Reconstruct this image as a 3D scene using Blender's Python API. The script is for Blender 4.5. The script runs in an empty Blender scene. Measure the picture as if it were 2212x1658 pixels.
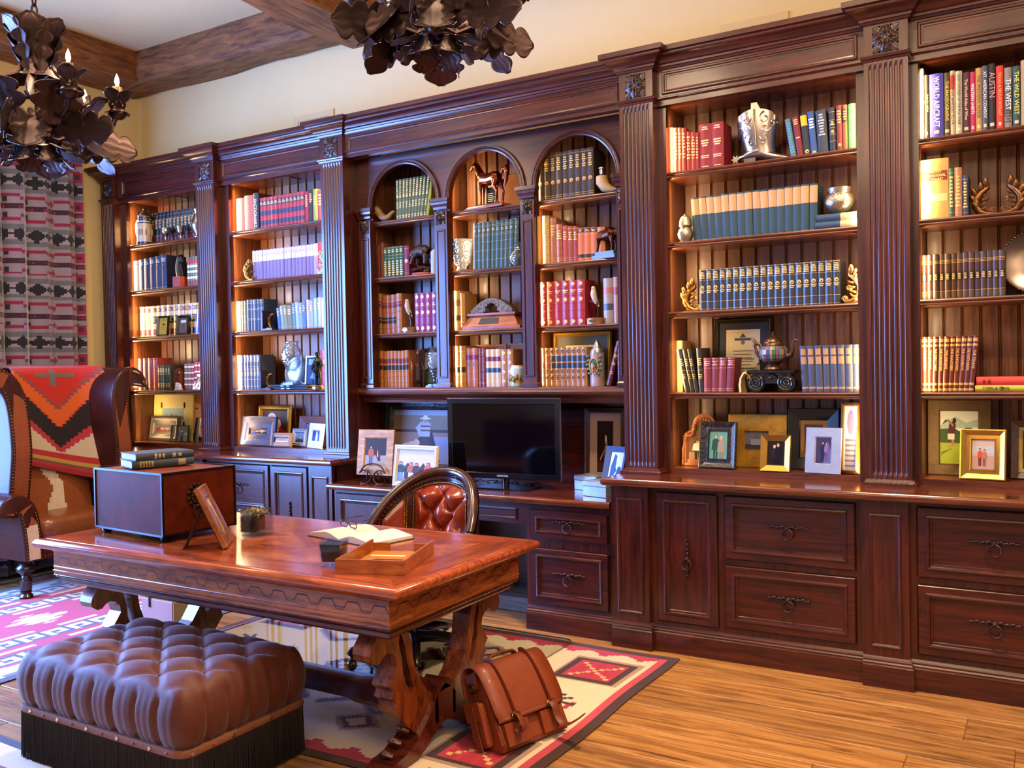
import bpy, math, random
from math import sin, cos, pi, radians as R, sqrt
from mathutils import Vector, Matrix
SC = bpy.context.scene
COL = SC.collection
# ------------------------------------------------------------------ camera
F = 1934.865; CX, CY = 1106.0, 829.0; HC = 1.5
YAW, PITCH, ROLL = 0.5403073, -0.0182010, -0.0186408
_fw = Vector((-sin(YAW)*cos(PITCH), cos(YAW)*cos(PITCH), sin(PITCH)))
_rt = Vector((cos(YAW), sin(YAW), 0)); _up = _rt.cross(_fw)
CR = cos(ROLL)*_rt + sin(ROLL)*_up; CU = -sin(ROLL)*_rt + cos(ROLL)*_up
cam = bpy.data.cameras.new('camera'); camo = bpy.data.objects.new('camera', cam); COL.objects.link(camo)
cam.sensor_width = 36; cam.lens = F*36/2212; cam.clip_start = .05
M4 = Matrix((CR, CU, -_fw)).transposed().to_4x4(); M4.translation = (0, 0, HC); camo.matrix_world = M4
SC.camera = camo
# ------------------------------------------------------------------ sky, lamps, exposure
SC.view_settings.view_transform = 'Standard'; SC.view_settings.look = 'None'
SC.view_settings.gamma = 1; SC.view_settings.use_curve_mapping = False
SC.view_settings.exposure = EXPOSURE = 0.0
cy = SC.cycles
cy.max_bounces = 7; cy.diffuse_bounces = 4; cy.glossy_bounces = 3; cy.transmission_bounces = 7
cy.transparent_max_bounces = 8; cy.caustics_reflective = False; cy.caustics_refractive = False
cy.use_denoising = True; cy.sample_clamp_indirect = 4.0
W = bpy.data.worlds.new('world'); SC.world = W; W.use_nodes = True
W.node_tree.nodes['Background'].inputs[0].default_value = (.35, .55, 1.0, 1)
W.node_tree.nodes['Background'].inputs[1].default_value = 1.2
def lamp(name, loc, aim, size, power, col, size_y=None, spread=pi):
    d = bpy.data.lights.new(name, 'AREA'); d.energy = power; d.color = col; d.size = size; d.spread = spread
    if size_y: d.shape = 'RECTANGLE'; d.size_y = size_y
    o = bpy.data.objects.new(name, d); COL.objects.link(o); o.location = loc
    o.rotation_euler = (Vector(aim)-Vector(loc)).to_track_quat('-Z', 'Y').to_euler()
    return o
WARM = (1.0, .66, .36); WARM2 = (1.0, .74, .47); BLUE = (.17, .36, 1.0)
lamp('window_daylight', (-6.95, 1.75, 1.75), (-3.0, 2.9, 1.2), 2.6, 1250, BLUE, 2.5)
lamp('downlight', (-3.1, 3.75, 4.1), (-2.9, 3.3, 0), .18, 44, WARM2, spread=R(120))
lamp('downlight', (-1.0, 3.2, 4.1), (-1.0, 3.3, 0), .18, 70, WARM2, spread=R(120))
lamp('downlight', (-5.2, 3.4, 4.1), (-5.2, 3.3, 0), .18, 36, WARM2, spread=R(120))
lamp('downlight', (.6, 2.2, 4.1), (.2, 3.5, 0), .18, 60, WARM2, spread=R(140))
lamp('ceiling_fill', (-1.2, .6, 3.9), (-2.4, 4.0, 1.5), 1.6, 72, WARM2)  # added soft fill, out of view, lifts the shadows; no fixture here
lamp('ceiling_fill', (1.2, .2, 3.9), (-1.4, 4.2, 1.2), 1.6, 80, WARM2)  # second added fill panel, unseen, further right
# ------------------------------------------------------------------ helpers
def S(h):
    if not isinstance(h, str): return h
    h = h.lstrip('#')
    return tuple(((c/12.92) if c <= .04045 else ((c+.055)/1.055)**2.4) for c in (int(h[i:i+2], 16)/255 for i in (0, 2, 4)))
def ray(x, y): return _fw*F + CR*(x-CX) - CU*(y-CY)
def atY(x, y, Y): d = ray(x, y)*1.0; d = d*(Y/d.y); return Vector((d.x, Y, HC+d.z))
def atZ(x, y, z): d = ray(x, y); d = d*((z-HC)/d.z); return Vector((d.x, d.y, z))
def atX(x, y, X): d = ray(x, y); d = d*(X/d.x); return Vector((X, d.y, HC+d.z))
def X_(x, y, Y): return atY(x, y, Y).x
def Z_(x, y, Y): return atY(x, y, Y).z
NT = {}
def _new(name):
    m = bpy.data.materials.new(name); m.use_nodes = True; nt = m.node_tree
    return m, nt, nt.nodes['Principled BSDF']
def _coords(nt, scale, kind='Object', rot=(0, 0, 0)):
    tc = nt.nodes.new('ShaderNodeTexCoord'); mp = nt.nodes.new('ShaderNodeMapping')
    mp.inputs['Scale'].default_value = scale; mp.inputs['Rotation'].default_value = rot
    nt.links.new(tc.outputs[kind], mp.inputs[0]); return mp.outputs[0]
def _noise(nt, vec, sc, detail=3, rough=.6, dist=0):
    n = nt.nodes.new('ShaderNodeTexNoise'); n.inputs['Scale'].default_value = sc; n.inputs['Detail'].default_value = detail
    n.inputs['Roughness'].default_value = rough; n.inputs['Distortion'].default_value = dist
    nt.links.new(vec, n.inputs[0]); return n.outputs['Fac']
def _ramp(nt, fac, stops):
    r = nt.nodes.new('ShaderNodeValToRGB'); cr = r.color_ramp
    while len(cr.elements) < len(stops): cr.elements.new(.5)
    for e, (p, c) in zip(cr.elements, stops): e.position = p; e.color = (*S(c), 1)
    nt.links.new(fac, r.inputs[0]); return r.outputs[0]
def _bump(nt, b, h, strength, dist=.01):
    n = nt.nodes.new('ShaderNodeBump'); n.inputs['Strength'].default_value = strength; n.inputs['Distance'].default_value = dist
    nt.links.new(h, n.inputs['Height']); nt.links.new(n.outputs[0], b.inputs['Normal'])
def _mul(nt, a, fac, amt):
    """a * (1 + amt*(fac-.5)*2)"""
    m = nt.nodes.new('ShaderNodeMath'); m.operation = 'MULTIPLY_ADD'; m.inputs[1].default_value = 2*amt; m.inputs[2].default_value = 1-amt
    nt.links.new(fac, m.inputs[0])
    v = nt.nodes.new('ShaderNodeVectorMath'); v.operation = 'SCALE'
    nt.links.new(a, v.inputs[0]); nt.links.new(m.outputs[0], v.inputs['Scale']); return v.outputs[0]
def mat(name, color=None, rough=.5, metal=0, coat=0, sheen=0, vary=None, bump=None, trans=0, ior=1.45, emit=None, spec=None):
    """color None -> colour attribute 'Col'; vary=(scale, amount); bump=(scale, strength, dist)"""
    if name in NT: return NT[name]
    m, nt, b = _new(name)
    b.inputs['Roughness'].default_value = rough; b.inputs['Metallic'].default_value = metal
    b.inputs['Coat Weight'].default_value = coat; b.inputs['Coat Roughness'].default_value = .12
    b.inputs['Sheen Weight'].default_value = sheen; b.inputs['Sheen Roughness'].default_value = .4
    b.inputs['Transmission Weight'].default_value = trans; b.inputs['IOR'].default_value = ior
    if spec is not None: b.inputs['Specular IOR Level'].default_value = spec
    if color is None:
        a = nt.nodes.new('ShaderNodeVertexColor'); a.layer_name = 'Col'; src = a.outputs[0]
    else:
        rgb = nt.nodes.new('ShaderNodeRGB'); rgb.outputs[0].default_value = (*S(color), 1); src = rgb.outputs[0]
    if vary:
        sc = vary[0] if isinstance(vary[0], tuple) else (vary[0],)*3
        src = _mul(nt, src, _noise(nt, _coords(nt, sc), 1, 4, .65), vary[1])
    nt.links.new(src, b.inputs['Base Color'])
    if emit: b.inputs['Emission Color'].default_value = (*S(emit[0]), 1); b.inputs['Emission Strength'].default_value = emit[1]
    if bump:
        sc = bump[0] if isinstance(bump[0], tuple) else (bump[0],)*3
        _bump(nt, b, _noise(nt, _coords(nt, sc), 1, 3, .6), bump[1], bump[2] if len(bump) > 2 else .004)
    NT[name] = m; return m
def wood(name, dark, light, scale=(14, 14, 1.2), rough=.32, coat=.25, mid=None, contrast=(.32, .7), bump=.12, blotch=.35):
    if name in NT: return NT[name]
    m, nt, b = _new(name)
    v = _coords(nt, scale)
    g = _noise(nt, v, 3.0, 6, .65, .6)
    c = _ramp(nt, g, [(contrast[0], dark), (contrast[1], light)] if not mid else [(contrast[0], dark), (.5, mid), (contrast[1], light)])
    c = _mul(nt, c, _noise(nt, _coords(nt, (2.3, 2.3, 2.3)), 1, 3, .6), blotch)
    nt.links.new(c, b.inputs['Base Color'])
    b.inputs['Roughness'].default_value = rough; b.inputs['Coat Weight'].default_value = coat; b.inputs['Coat Roughness'].default_value = .15
    if bump: _bump(nt, b, g, bump, .002)
    NT[name] = m; return m
def rotm(ax, ang): return Matrix.Rotation(ang, 4, ax)
class B:
    """collects faces (with an optional colour and material slot per face) and links them as ONE mesh object"""
    def __init__(s): s.v = []; s.f = []; s.c = []; s.m = []; s.T = None
    def add(s, vs, fs, col=None, mi=0):
        o = len(s.v)
        s.v += [(s.T @ Vector(p)) if s.T else Vector(p) for p in vs]
        for f in fs: s.f.append([i+o for i in f]); s.c.append(col); s.m.append(mi)
        return s
    def quad(s, a, b, c, d, col=None, mi=0): return s.add([a, b, c, d], [(0, 1, 2, 3)], col, mi)
    def poly(s, pts, col=None, mi=0): return s.add(pts, [tuple(range(len(pts)))], col, mi)
    def box(s, x0, y0, z0, x1, y1, z1, col=None, mi=0):
        return s.add([(x0,y0,z0),(x1,y0,z0),(x1,y1,z0),(x0,y1,z0),(x0,y0,z1),(x1,y0,z1),(x1,y1,z1),(x0,y1,z1)],
              [(0,3,2,1),(4,5,6,7),(0,1,5,4),(1,2,6,5),(2,3,7,6),(3,0,4,7)], col, mi)
    def cbox(s, x0, y0, z0, x1, y1, z1, c=.003, col=None, mi=0):
        """box with chamfered edges round the front (-Y) face"""
        a = [(x0,y1),(x0,y0+c),(x0+c,y0),(x1-c,y0),(x1,y0+c),(x1,y1)]
        rows = [(z0, c), (z0+c, 0), (z1-c, 0), (z1, c)]
        vs = []
        for z, k in rows:
            for (x, y) in a:
                vs.append((x, max(y, y0+k) if y < y1 else y, z))
        n = 6; fs = []
        for r in range(3):
            for i in range(n-1): fs.append((r*n+i, r*n+i+1, (r+1)*n+i+1, (r+1)*n+i))
            fs.append((r*n+n-1, r*n, (r+1)*n, (r+1)*n+n-1))
        fs.append(tuple(range(n-1, -1, -1))); fs.append(tuple(3*n+i for i in range(n)))
        return s.add(vs, fs, col, mi)
    def loft(s, rings, closed=True, caps=True, col=None, mi=0):
        n = len(rings[0]); vs = [p for r in rings for p in r]; fs = []
        for r in range(len(rings)-1):
            for i in range(n if closed else n-1):
                j = (i+1) % n; fs.append((r*n+i, r*n+j, (r+1)*n+j, (r+1)*n+i))
        if caps and closed: fs.append(tuple(range(n-1, -1, -1))); fs.append(tuple((len(rings)-1)*n+i for i in range(n)))
        return s.add(vs, fs, col, mi)
    def lathe(s, prof, n=20, c=(0, 0, 0), col=None, mi=0, sx=1, sy=1, flute=None):
        """prof = [(r, z)] bottom to top"""
        rings = []
        for r, z in prof:
            rings.append([(c[0]+sx*max(r, 1e-4)*(1+(flute[1]*cos(flute[0]*2*pi*i/n) if flute else 0))*cos(2*pi*i/n), c[1]+sy*max(r, 1e-4)*(1+(flute[1]*cos(flute[0]*2*pi*i/n) if flute else 0))*sin(2*pi*i/n), c[2]+z) for i in range(n)])
        return s.loft(rings, col=col, mi=mi)
    def tube(s, pts, r, n=8, col=None, mi=0, caps=True, flat=None, up=None):
        """r: number or list; flat=(a,b) scales the section along side/normal"""
        P = [Vector(p) for p in pts]; rings = []; N = None
        for i, p in enumerate(P):
            t = (P[min(i+1, len(P)-1)]-P[max(i-1, 0)]).normalized()
            if N is None:
                u = Vector(up) if up else (Vector((0, 0, 1)) if abs(t.z) < .9 else Vector((1, 0, 0)))
                N = (u-t*u.dot(t)).normalized()
            else:
                N = (N-t*N.dot(t)); N = N.normalized() if N.length > 1e-6 else Vector((0, 0, 1)).cross(t).normalized()
            Bn = t.cross(N); rr = r[i] if isinstance(r, (list, tuple)) else r
            a, b = flat if flat else (1, 1)
            rings.append([p+Bn*(rr*a*cos(2*pi*k/n))+N*(rr*b*sin(2*pi*k/n)) for k in range(n)])
        return s.loft(rings, caps=caps, col=col, mi=mi)
    def cyl(s, p0, p1, r0, r1=None, n=12, col=None, mi=0): return s.tube([p0, p1], [r0, r0 if r1 is None else r1], n, col, mi)
    def ell(s, c, rx, ry, rz, nu=12, nv=8, col=None, mi=0):
        c = Vector(c); rings = []
        for j in range(nv+1):
            t = -pi/2+pi*j/nv; q = max(cos(t), .02)
            rings.append([c+Vector((rx*q*cos(2*pi*i/nu), ry*q*sin(2*pi*i/nu), rz*sin(t))) for i in range(nu)])
        return s.loft(rings, col=col, mi=mi)
    def prism(s, pts, d0, d1, plane='xz', col=None, mi=0):
        """2D outline pushed along the third axis from d0 to d1"""
        f = {'xz': lambda a, b, d: (a, d, b), 'xy': lambda a, b, d: (a, b, d), 'yz': lambda a, b, d: (d, a, b)}[plane]
        return s.loft([[f(a, b, d0) for a, b in pts], [f(a, b, d1) for a, b in pts]], col=col, mi=mi)
    def rings(s, x0, z0, x1, z1, prof, y=0, fill=True, col=None, mi=0, back=True, fillcol=None):
        """rectangular moulding in the XZ plane; prof=[(inset, proud)], proud towards -Y"""
        vs = []; fs = []
        for (i, h) in prof: vs += [(x0+i, y-h, z0+i), (x1-i, y-h, z0+i), (x1-i, y-h, z1-i), (x0+i, y-h, z1-i)]
        for r in range(len(prof)-1):
            for k in range(4): j = (k+1) % 4; fs.append((r*4+k, r*4+j, r*4+4+j, r*4+4+k))
        n = len(prof)*4
        if back: fs.append((3, 2, 1, 0))
        s.add(vs, fs, col, mi)
        if fill: i, h = prof[-1]; s.quad((x0+i, y-h, z0+i), (x1-i, y-h, z0+i), (x1-i, y-h, z1-i), (x0+i, y-h, z1-i), fillcol or col, mi)
        return s
    def sweep(s, path, prof, closed=False, col=None, mi=0, caps=True):
        """profile [(out, z)] mitred along a plan polyline; out is to the right of the direction of travel"""
        n = len(path); rings = []
        for i, p in enumerate(path):
            p = Vector((p[0], p[1]))
            a = Vector(path[i-1][:2]) if (i > 0 or closed) else None
            b = Vector(path[(i+1) % n][:2]) if (i < n-1 or closed) else None
            d1 = (p-a).normalized() if a is not None else None; d2 = (b-p).normalized() if b is not None else None
            if d1 is None: d1 = d2
            if d2 is None: d2 = d1
            n1 = Vector((d1.y, -d1.x)); n2 = Vector((d2.y, -d2.x)); m = (n1+n2); m = m/(m.length_squared/2) if m.length > 1e-5 else n1
            rings.append([(p.x+m.x*o, p.y+m.y*o, z) for o, z in prof])
        if closed: rings.append(rings[0])
        return s.loft(rings, closed=True, caps=caps and not closed, col=col, mi=mi)
    def grid(s, fn, nu, nv, col=None, mi=0, colfn=None, wrap=False):
        """fn(u,v)->point for u,v in 0..1; colfn(u,v) at cell centres"""
        o = len(s.v)
        for j in range(nv+1):
            for i in range(nu+1):
                p = Vector(fn(i/nu, j/nv)); s.v.append((s.T @ p) if s.T else p)
        for j in range(nv):
            for i in range(nu):
                a = o+j*(nu+1)+i; s.f.append([a, a+1, a+nu+2, a+nu+1]); s.m.append(mi)
                s.c.append(colfn((i+.5)/nu, (j+.5)/nv) if colfn else col)
        return s
    def build(s, name, m, parent=None, smooth=None, loc=None, rot=None, weld=False):
        me = bpy.data.meshes.new(name); me.from_pydata([tuple(p) for p in s.v], [], s.f)
        ms = m if isinstance(m, (list, tuple)) else [m]
        for q in ms: me.materials.append(q)
        if any(s.m): me.polygons.foreach_set('material_index', s.m)
        if any(c is not None for c in s.c):
            a = me.color_attributes.new('Col', 'FLOAT_COLOR', 'CORNER'); buf = []; cache = {}
            for f, c in zip(s.f, s.c):
                if c not in cache: cache[c] = (*S(c), 1.0) if c is not None else (.5, .5, .5, 1)
                buf += cache[c]*len(f)
            a.data.foreach_set('color', buf)
        me.validate(); me.update()
        if smooth is not None:
            me.shade_smooth(); me.set_sharp_from_angle(angle=R(smooth))
        o = bpy.data.objects.new(name, me); COL.objects.link(o)
        if parent: o.parent = parent
        if loc: o.location = loc
        if rot: o.rotation_euler = rot
        return o
def tag(o, label=None, cat=None, group=None, kind=None):
    if label: o['label'] = label
    if cat: o['category'] = cat
    if group: o['group'] = group
    if kind: o['kind'] = kind
    return o
def thing(name, label, cat, loc=(0, 0, 0), rot=(0, 0, 0), group=None):
    o = bpy.data.objects.new(name, None); o.empty_display_size = .05; COL.objects.link(o); o.location = loc; o.rotation_euler = rot
    return tag(o, label, cat, group)
def struct(b, name, m, smooth=None, parent=None):
    o = b.build(name, m, parent, smooth)
    if not parent: o['kind'] = 'structure'
    return o
def inst(src, name, parent=None, loc=(0, 0, 0), rot=(0, 0, 0), scale=None):
    o = src.copy(); o.name = name; COL.objects.link(o); o.parent = parent; o.location = loc; o.rotation_euler = rot
    if scale: o.scale = scale
    return o
def text(name, s, size, m, parent=None, loc=(0, 0, 0), rot=(0, 0, 0), depth=.0004, align='CENTER', sx=1, fit=None):
    c = bpy.data.curves.new(name, 'FONT'); c.body = s; c.size = size; c.extrude = depth; c.resolution_u = 2
    c.align_x = align; c.align_y = 'CENTER'
    t = bpy.data.objects.new(name, c); me = bpy.data.meshes.new_from_object(t); bpy.data.objects.remove(t); bpy.data.curves.remove(c)
    me.name = name; me.materials.clear(); me.materials.append(m)
    if fit:
        xs = [v.co.x for v in me.vertices]; w = (max(xs)-min(xs)) if xs else 0
        if w > fit: sx = fit/w
    o = bpy.data.objects.new(name, me); COL.objects.link(o); o.parent = parent; o.location = loc; o.rotation_euler = rot
    o.scale = (sx, 1, 1); o['kind'] = 'stuff'; return o
ORD = ['first','second','third','fourth','fifth','sixth','seventh','eighth','ninth','tenth','eleventh','twelfth','thirteenth','fourteenth','fifteenth','sixteenth','seventeenth','eighteenth','nineteenth','twentieth']
NUM = ['zero','one','two','three','four','five','six','seven','eight','nine','ten','eleven','twelve','thirteen','fourteen','fifteen','sixteen','seventeen','eighteen','nineteen','twenty']
rnd = random.Random(7)
# materials shared by many things
WV = wood('mahogany_upright', '#1e0607', '#541d11', (16, 16, 1.1), .3, .3)
WH = wood('mahogany_lengthwise', '#1e0607', '#541d11', (1.1, 16, 16), .3, .3)
WIN = wood('bookcase_lining_wood', '#3c1c0e', '#7a4826', (18, 18, 1.0), .45, .1)
WSH = wood('bookcase_shelf_wood', '#331109', '#6e3417', (1.2, 14, 14), .35, .25)
IRON = mat('wrought_iron', '#463432', .40, .85, bump=(60, .3, .002), vary=(9, .5))
BLACK = mat('black_lacquer', '#0a0a0c', .25, 0, coat=.3)
VC = mat('coloured_cloth', None, .75)
PRINT = mat('print_paper', None, .4, spec=.15)
SATIN = mat('painted_satin', None, .38, coat=.1)
SILVER = mat('silver_metal', '#b9b2a6', .22, 1, bump=(90, .25, .002))
GILT = mat('gilt_leaf', '#a8763a', .32, .9, bump=(70, .3, .002), vary=(22, .45))
GOLDLINE = mat('gilt_lettering', '#c79a4e', .4, .6)
BRONZE = mat('dark_bronze', '#3b2416', .3, .9, bump=(80, .3, .002), vary=(18, .5))
BRASS = mat('worn_brass', '#8a6530', .3, .95, vary=(20, .4))
def _crystal(name, bump):
    """thin cut glass: mostly see-through, sparkling facets"""
    m = bpy.data.materials.new(name); m.use_nodes = True; nt = m.node_tree; nt.nodes.clear(); N = nt.nodes.new
    o = N('ShaderNodeOutputMaterial'); mx = N('ShaderNodeMixShader'); a = N('ShaderNodeBsdfTransparent'); g = N('ShaderNodeBsdfGlossy'); d = N('ShaderNodeBsdfTranslucent'); f = N('ShaderNodeLayerWeight'); m2 = N('ShaderNodeMixShader'); b = N('ShaderNodeBump')
    a.inputs[0].default_value = (.86, .90, .94, 1); g.inputs['Roughness'].default_value = .06; f.inputs[0].default_value = .36 if bump else .15; m2.inputs[0].default_value = .13 if bump else .02; d.inputs[0].default_value = (.8, .84, .9, 1)
    if bump:
        n = N('ShaderNodeTexVoronoi'); n.inputs['Scale'].default_value = 70; tc = N('ShaderNodeTexCoord'); nt.links.new(tc.outputs['Object'], n.inputs[0]); nt.links.new(n.outputs[0], b.inputs['Height']); b.inputs['Strength'].default_value = .8; b.inputs['Distance'].default_value = .006
        for q in (g, d, f): nt.links.new(b.outputs[0], q.inputs['Normal'])
    L = nt.links.new; L(a.outputs[0], m2.inputs[1]); L(d.outputs[0], m2.inputs[2]); L(f.outputs['Facing'], mx.inputs[0]); L(m2.outputs[0], mx.inputs[1]); L(g.outputs[0], mx.inputs[2]); L(mx.outputs[0], o.inputs[0]); return m
# ================================================================== ROOM
PLASTER = mat('cream_plaster', '#dcc48e', .85, vary=(1.3, .08), bump=(7, .35, .012))
PLASTER_C = mat('ceiling_plaster', '#dcc08a', .9, vary=(1.6, .1), bump=(5, .35, .012))
def _floorwood():
    m, nt, b = _new('oak_floor')
    oi = nt.nodes.new('ShaderNodeObjectInfo')
    tc = nt.nodes.new('ShaderNodeTexCoord'); ad = nt.nodes.new('ShaderNodeVectorMath'); ad.operation = 'MULTIPLY_ADD'
    ad.inputs[1].default_value = (.9, 11, 1)
    cb = nt.nodes.new('ShaderNodeCombineXYZ'); mu = nt.nodes.new('ShaderNodeMath'); mu.operation = 'MULTIPLY'; mu.inputs[1].default_value = 37
    nt.links.new(oi.outputs['Random'], mu.inputs[0]); nt.links.new(mu.outputs[0], cb.inputs[0]); nt.links.new(mu.outputs[0], cb.inputs[2])
    nt.links.new(tc.outputs['Object'], ad.inputs[0]); nt.links.new(cb.outputs[0], ad.inputs[2])
    g = _noise(nt, ad.outputs[0], 2.2, 7, .62, 1.2)
    c = _ramp(nt, g, [(.28, '#472a13'), (.42, '#80542b'), (.55, '#9c6c3a'), (.75, '#b0854c')])
    c = _mul(nt, c, oi.outputs['Random'], .16)
    nt.links.new(c, b.inputs['Base Color']); b.inputs['Roughness'].default_value = .45
    _bump(nt, b, g, .1, .003); return m
OAK = _floorwood()
RX0, RX1, RY0, RY1, RZ = -6.80, 3.0, -2.0, 5.08, 4.135
t = .15
sub = struct(B().box(RX0-t, RY0-t, -.2, RX1+t, RY1+t, -.006), 'floor', wood('subfloor_wood', '#6b3f1c', '#9a6531', (.9, 11, 1), .5))
for row in range(-6, 5):
    y0 = 3.416+.2475*row; y1 = y0+.2475; x = RX0+rnd.uniform(-1.2, 0)
    cuts = []
    while x < 1.0: x += rnd.uniform(1.5, 2.4); cuts.append(x)
    if row == 0: cuts = [-5.1, -3.2, -2.1, -.473, 1.2]
    if row == 1: cuts = [-5.6, -4.0, -1.9, -.119, 1.2]
    if row > 1: cuts = [-5.2+.5*row, -3.0, -.9+.3*row, 1.4]
    x = RX0
    for c in cuts:
        if c <= x+.2: continue
        xa, xb = x+.001, c-.001; ya, yb = y0+.001, y1-.001; k = .003; x = c
        b = B().loft([[(xa, ya, -.006), (xb, ya, -.006), (xb, yb, -.006), (xa, yb, -.006)], [(xa, ya, -.002), (xb, ya, -.002), (xb, yb, -.002), (xa, yb, -.002)],
                      [(xa+k, ya+k, 0), (xb-k, ya+k, 0), (xb-k, yb-k, 0), (xa+k, yb-k, 0)]])
        b.build('plank', OAK, sub)
struct(B().box(RX0-t, RY0-t, RZ, RX1+t, RY1+t, RZ+.1), 'ceiling', PLASTER_C)
struct(B().box(RX0-t, RY1, 0, RX1+t, RY1+t, RZ), 'wall_back', PLASTER)
struct(B().box(RX1, RY0, 0, RX1+t, RY1, RZ), 'wall_right', PLASTER)
struct(B().box(RX0-t, RY0-t, 0, RX1+t, RY0, RZ), 'wall_front', PLASTER)
WY0, WY1, WZ0, WZ1 = .45, 3.05, .25, 3.05
wl = B(); x0, x1 = RX0-t, RX0
wl.box(x0, RY0, 0, x1, WY0, RZ); wl.box(x0, WY1, 0, x1, RY1, RZ); wl.box(x0, WY0, 0, x1, WY1, WZ0); wl.box(x0, WY0, WZ1, x1, WY1, RZ)
struct(wl, 'wall_left', PLASTER)
win = B(); WT = wood('window_wood', '#2a130a', '#57301a')
for (a0, b0, a1, b1) in ((WY0, WZ0, WY0+.08, WZ1), (WY1-.08, WZ0, WY1, WZ1), (WY0+.08, WZ0, WY1-.08, WZ0+.08), (WY0+.08, WZ1-.08, WY1-.08, WZ1), (1.71, WZ0+.08, 1.79, WZ1-.08), (WY0+.08, 2.1, 1.71, 2.15), (1.79, 2.1, WY1-.08, 2.15)):
    win.box(RX0-.12, a0, b0, RX0-.04, a1, b1)
wo = struct(win, 'window_1', WT)
def _pane():
    m = bpy.data.materials.new('window_glass'); m.use_nodes = True; nt = m.node_tree; nt.nodes.clear()
    o = nt.nodes.new('ShaderNodeOutputMaterial'); mx = nt.nodes.new('ShaderNodeMixShader'); a = nt.nodes.new('ShaderNodeBsdfTransparent'); g = nt.nodes.new('ShaderNodeBsdfGlossy')
    g.inputs['Roughness'].default_value = .02; mx.inputs[0].default_value = .08
    nt.links.new(a.outputs[0], mx.inputs[1]); nt.links.new(g.outputs[0], mx.inputs[2]); nt.links.new(mx.outputs[0], o.inputs[0]); return m
PANE = _pane()
for (a0, b0, a1, b1) in ((WY0+.08, WZ0+.08, 1.71, 2.1), (1.79, WZ0+.08, WY1-.08, 2.1), (WY0+.08, 2.15, 1.71, WZ1-.08), (1.79, 2.15, WY1-.08, WZ1-.08)):
    B().box(RX0-.085, a0, b0, RX0-.08, a1, b1).build('pane', PANE, wo)
# beams
BEAM = wood('hewn_beam_wood', '#432410', '#9a6234', (1.3, 9, 9), .7, 0, bump=.5, blotch=.4)
BEAM2 = wood('hewn_beam_wood_crossing', '#432410', '#9a6234', (9, 1.3, 9), .7, 0, bump=.5, blotch=.4)
def beam(name, along, a0, a1, c0, c1, z0, z1, m, wane=.05, seed=1):
    rr = random.Random(seed); rings = []; n = 40
    for i in range(n+1):
        a = a0+(a1-a0)*i/n; j = lambda s=.006: rr.uniform(-s, s); w = wane*(.7+.5*sin(i*.9+seed)+rr.uniform(0, .3))
        sec = [(c0+j(), z1), (c0+j(), z0+w*.8), (c0+w, z0+j()), (c1-w*.7, z0+j()), (c1+j(), z0+w*.5), (c1+j(), z1)]
        rings.append([(a, c, z) if along == 'x' else (c, a, z) for c, z in sec])
    o = struct(B().loft(rings), name, m, smooth=25); return o
beam('ceiling_beam', 'x', RX0, RX1, 4.755, RY1, 3.887, RZ+.01, BEAM, .05, 1)
beam('ceiling_beam', 'y', RY0, 4.755, RX0, -6.38, 3.887, RZ+.01, BEAM2, .02, 2)
beam('ceiling_beam', 'y', RY0, RY1, -4.44, -4.01, 3.85, RZ+.01, BEAM2, .07, 3)
beam('ceiling_beam', 'y', RY0, RY1, -1.6, -1.17, 3.85, RZ+.01, BEAM2, .07, 4)
# air vents above the bookcase
VENTM = mat('vent_enamel', '#d3b98a', .5); VDARK = mat('vent_shadow_gap', '#3a2c18', .8)
def vent(x0, x1, z1, label):
    t = thing('air_vent', label, 'air vent', ((x0+x1)/2, RY1, z1-.16)); w = (x1-x0)/2
    B().rings(-w, -.16, w, .16, [(0, .002), (0, .012), (.045, .012), (.05, .004)], fill=False, back=False).build('frame', VENTM, t)
    B().box(-w+.05, -.0022, -.11, w-.05, -.001, .11).build('backing', VDARK, t)
    n = int((2*w-.1)/.035)
    sl = B().box(-.004, -.010, -.11, .004, -.0025, .11).build('slat', VENTM, t, loc=(-w+.06, 0, 0))
    for i in range(1, n): inst(sl, 'slat', t, (-w+.06+i*(2*w-.12)/(n-1), 0, 0))
vent(X_(1557, 55, RY1), X_(1704, 30, RY1), Z_(1704, 24, RY1), 'cream slatted air vent on plaster wall above the blue book bay')
vent(X_(640, 256, RY1)-.02, X_(722, 236, RY1), Z_(722, 235, RY1), 'cream slatted air vent on wall behind the third carved pilaster')
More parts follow.
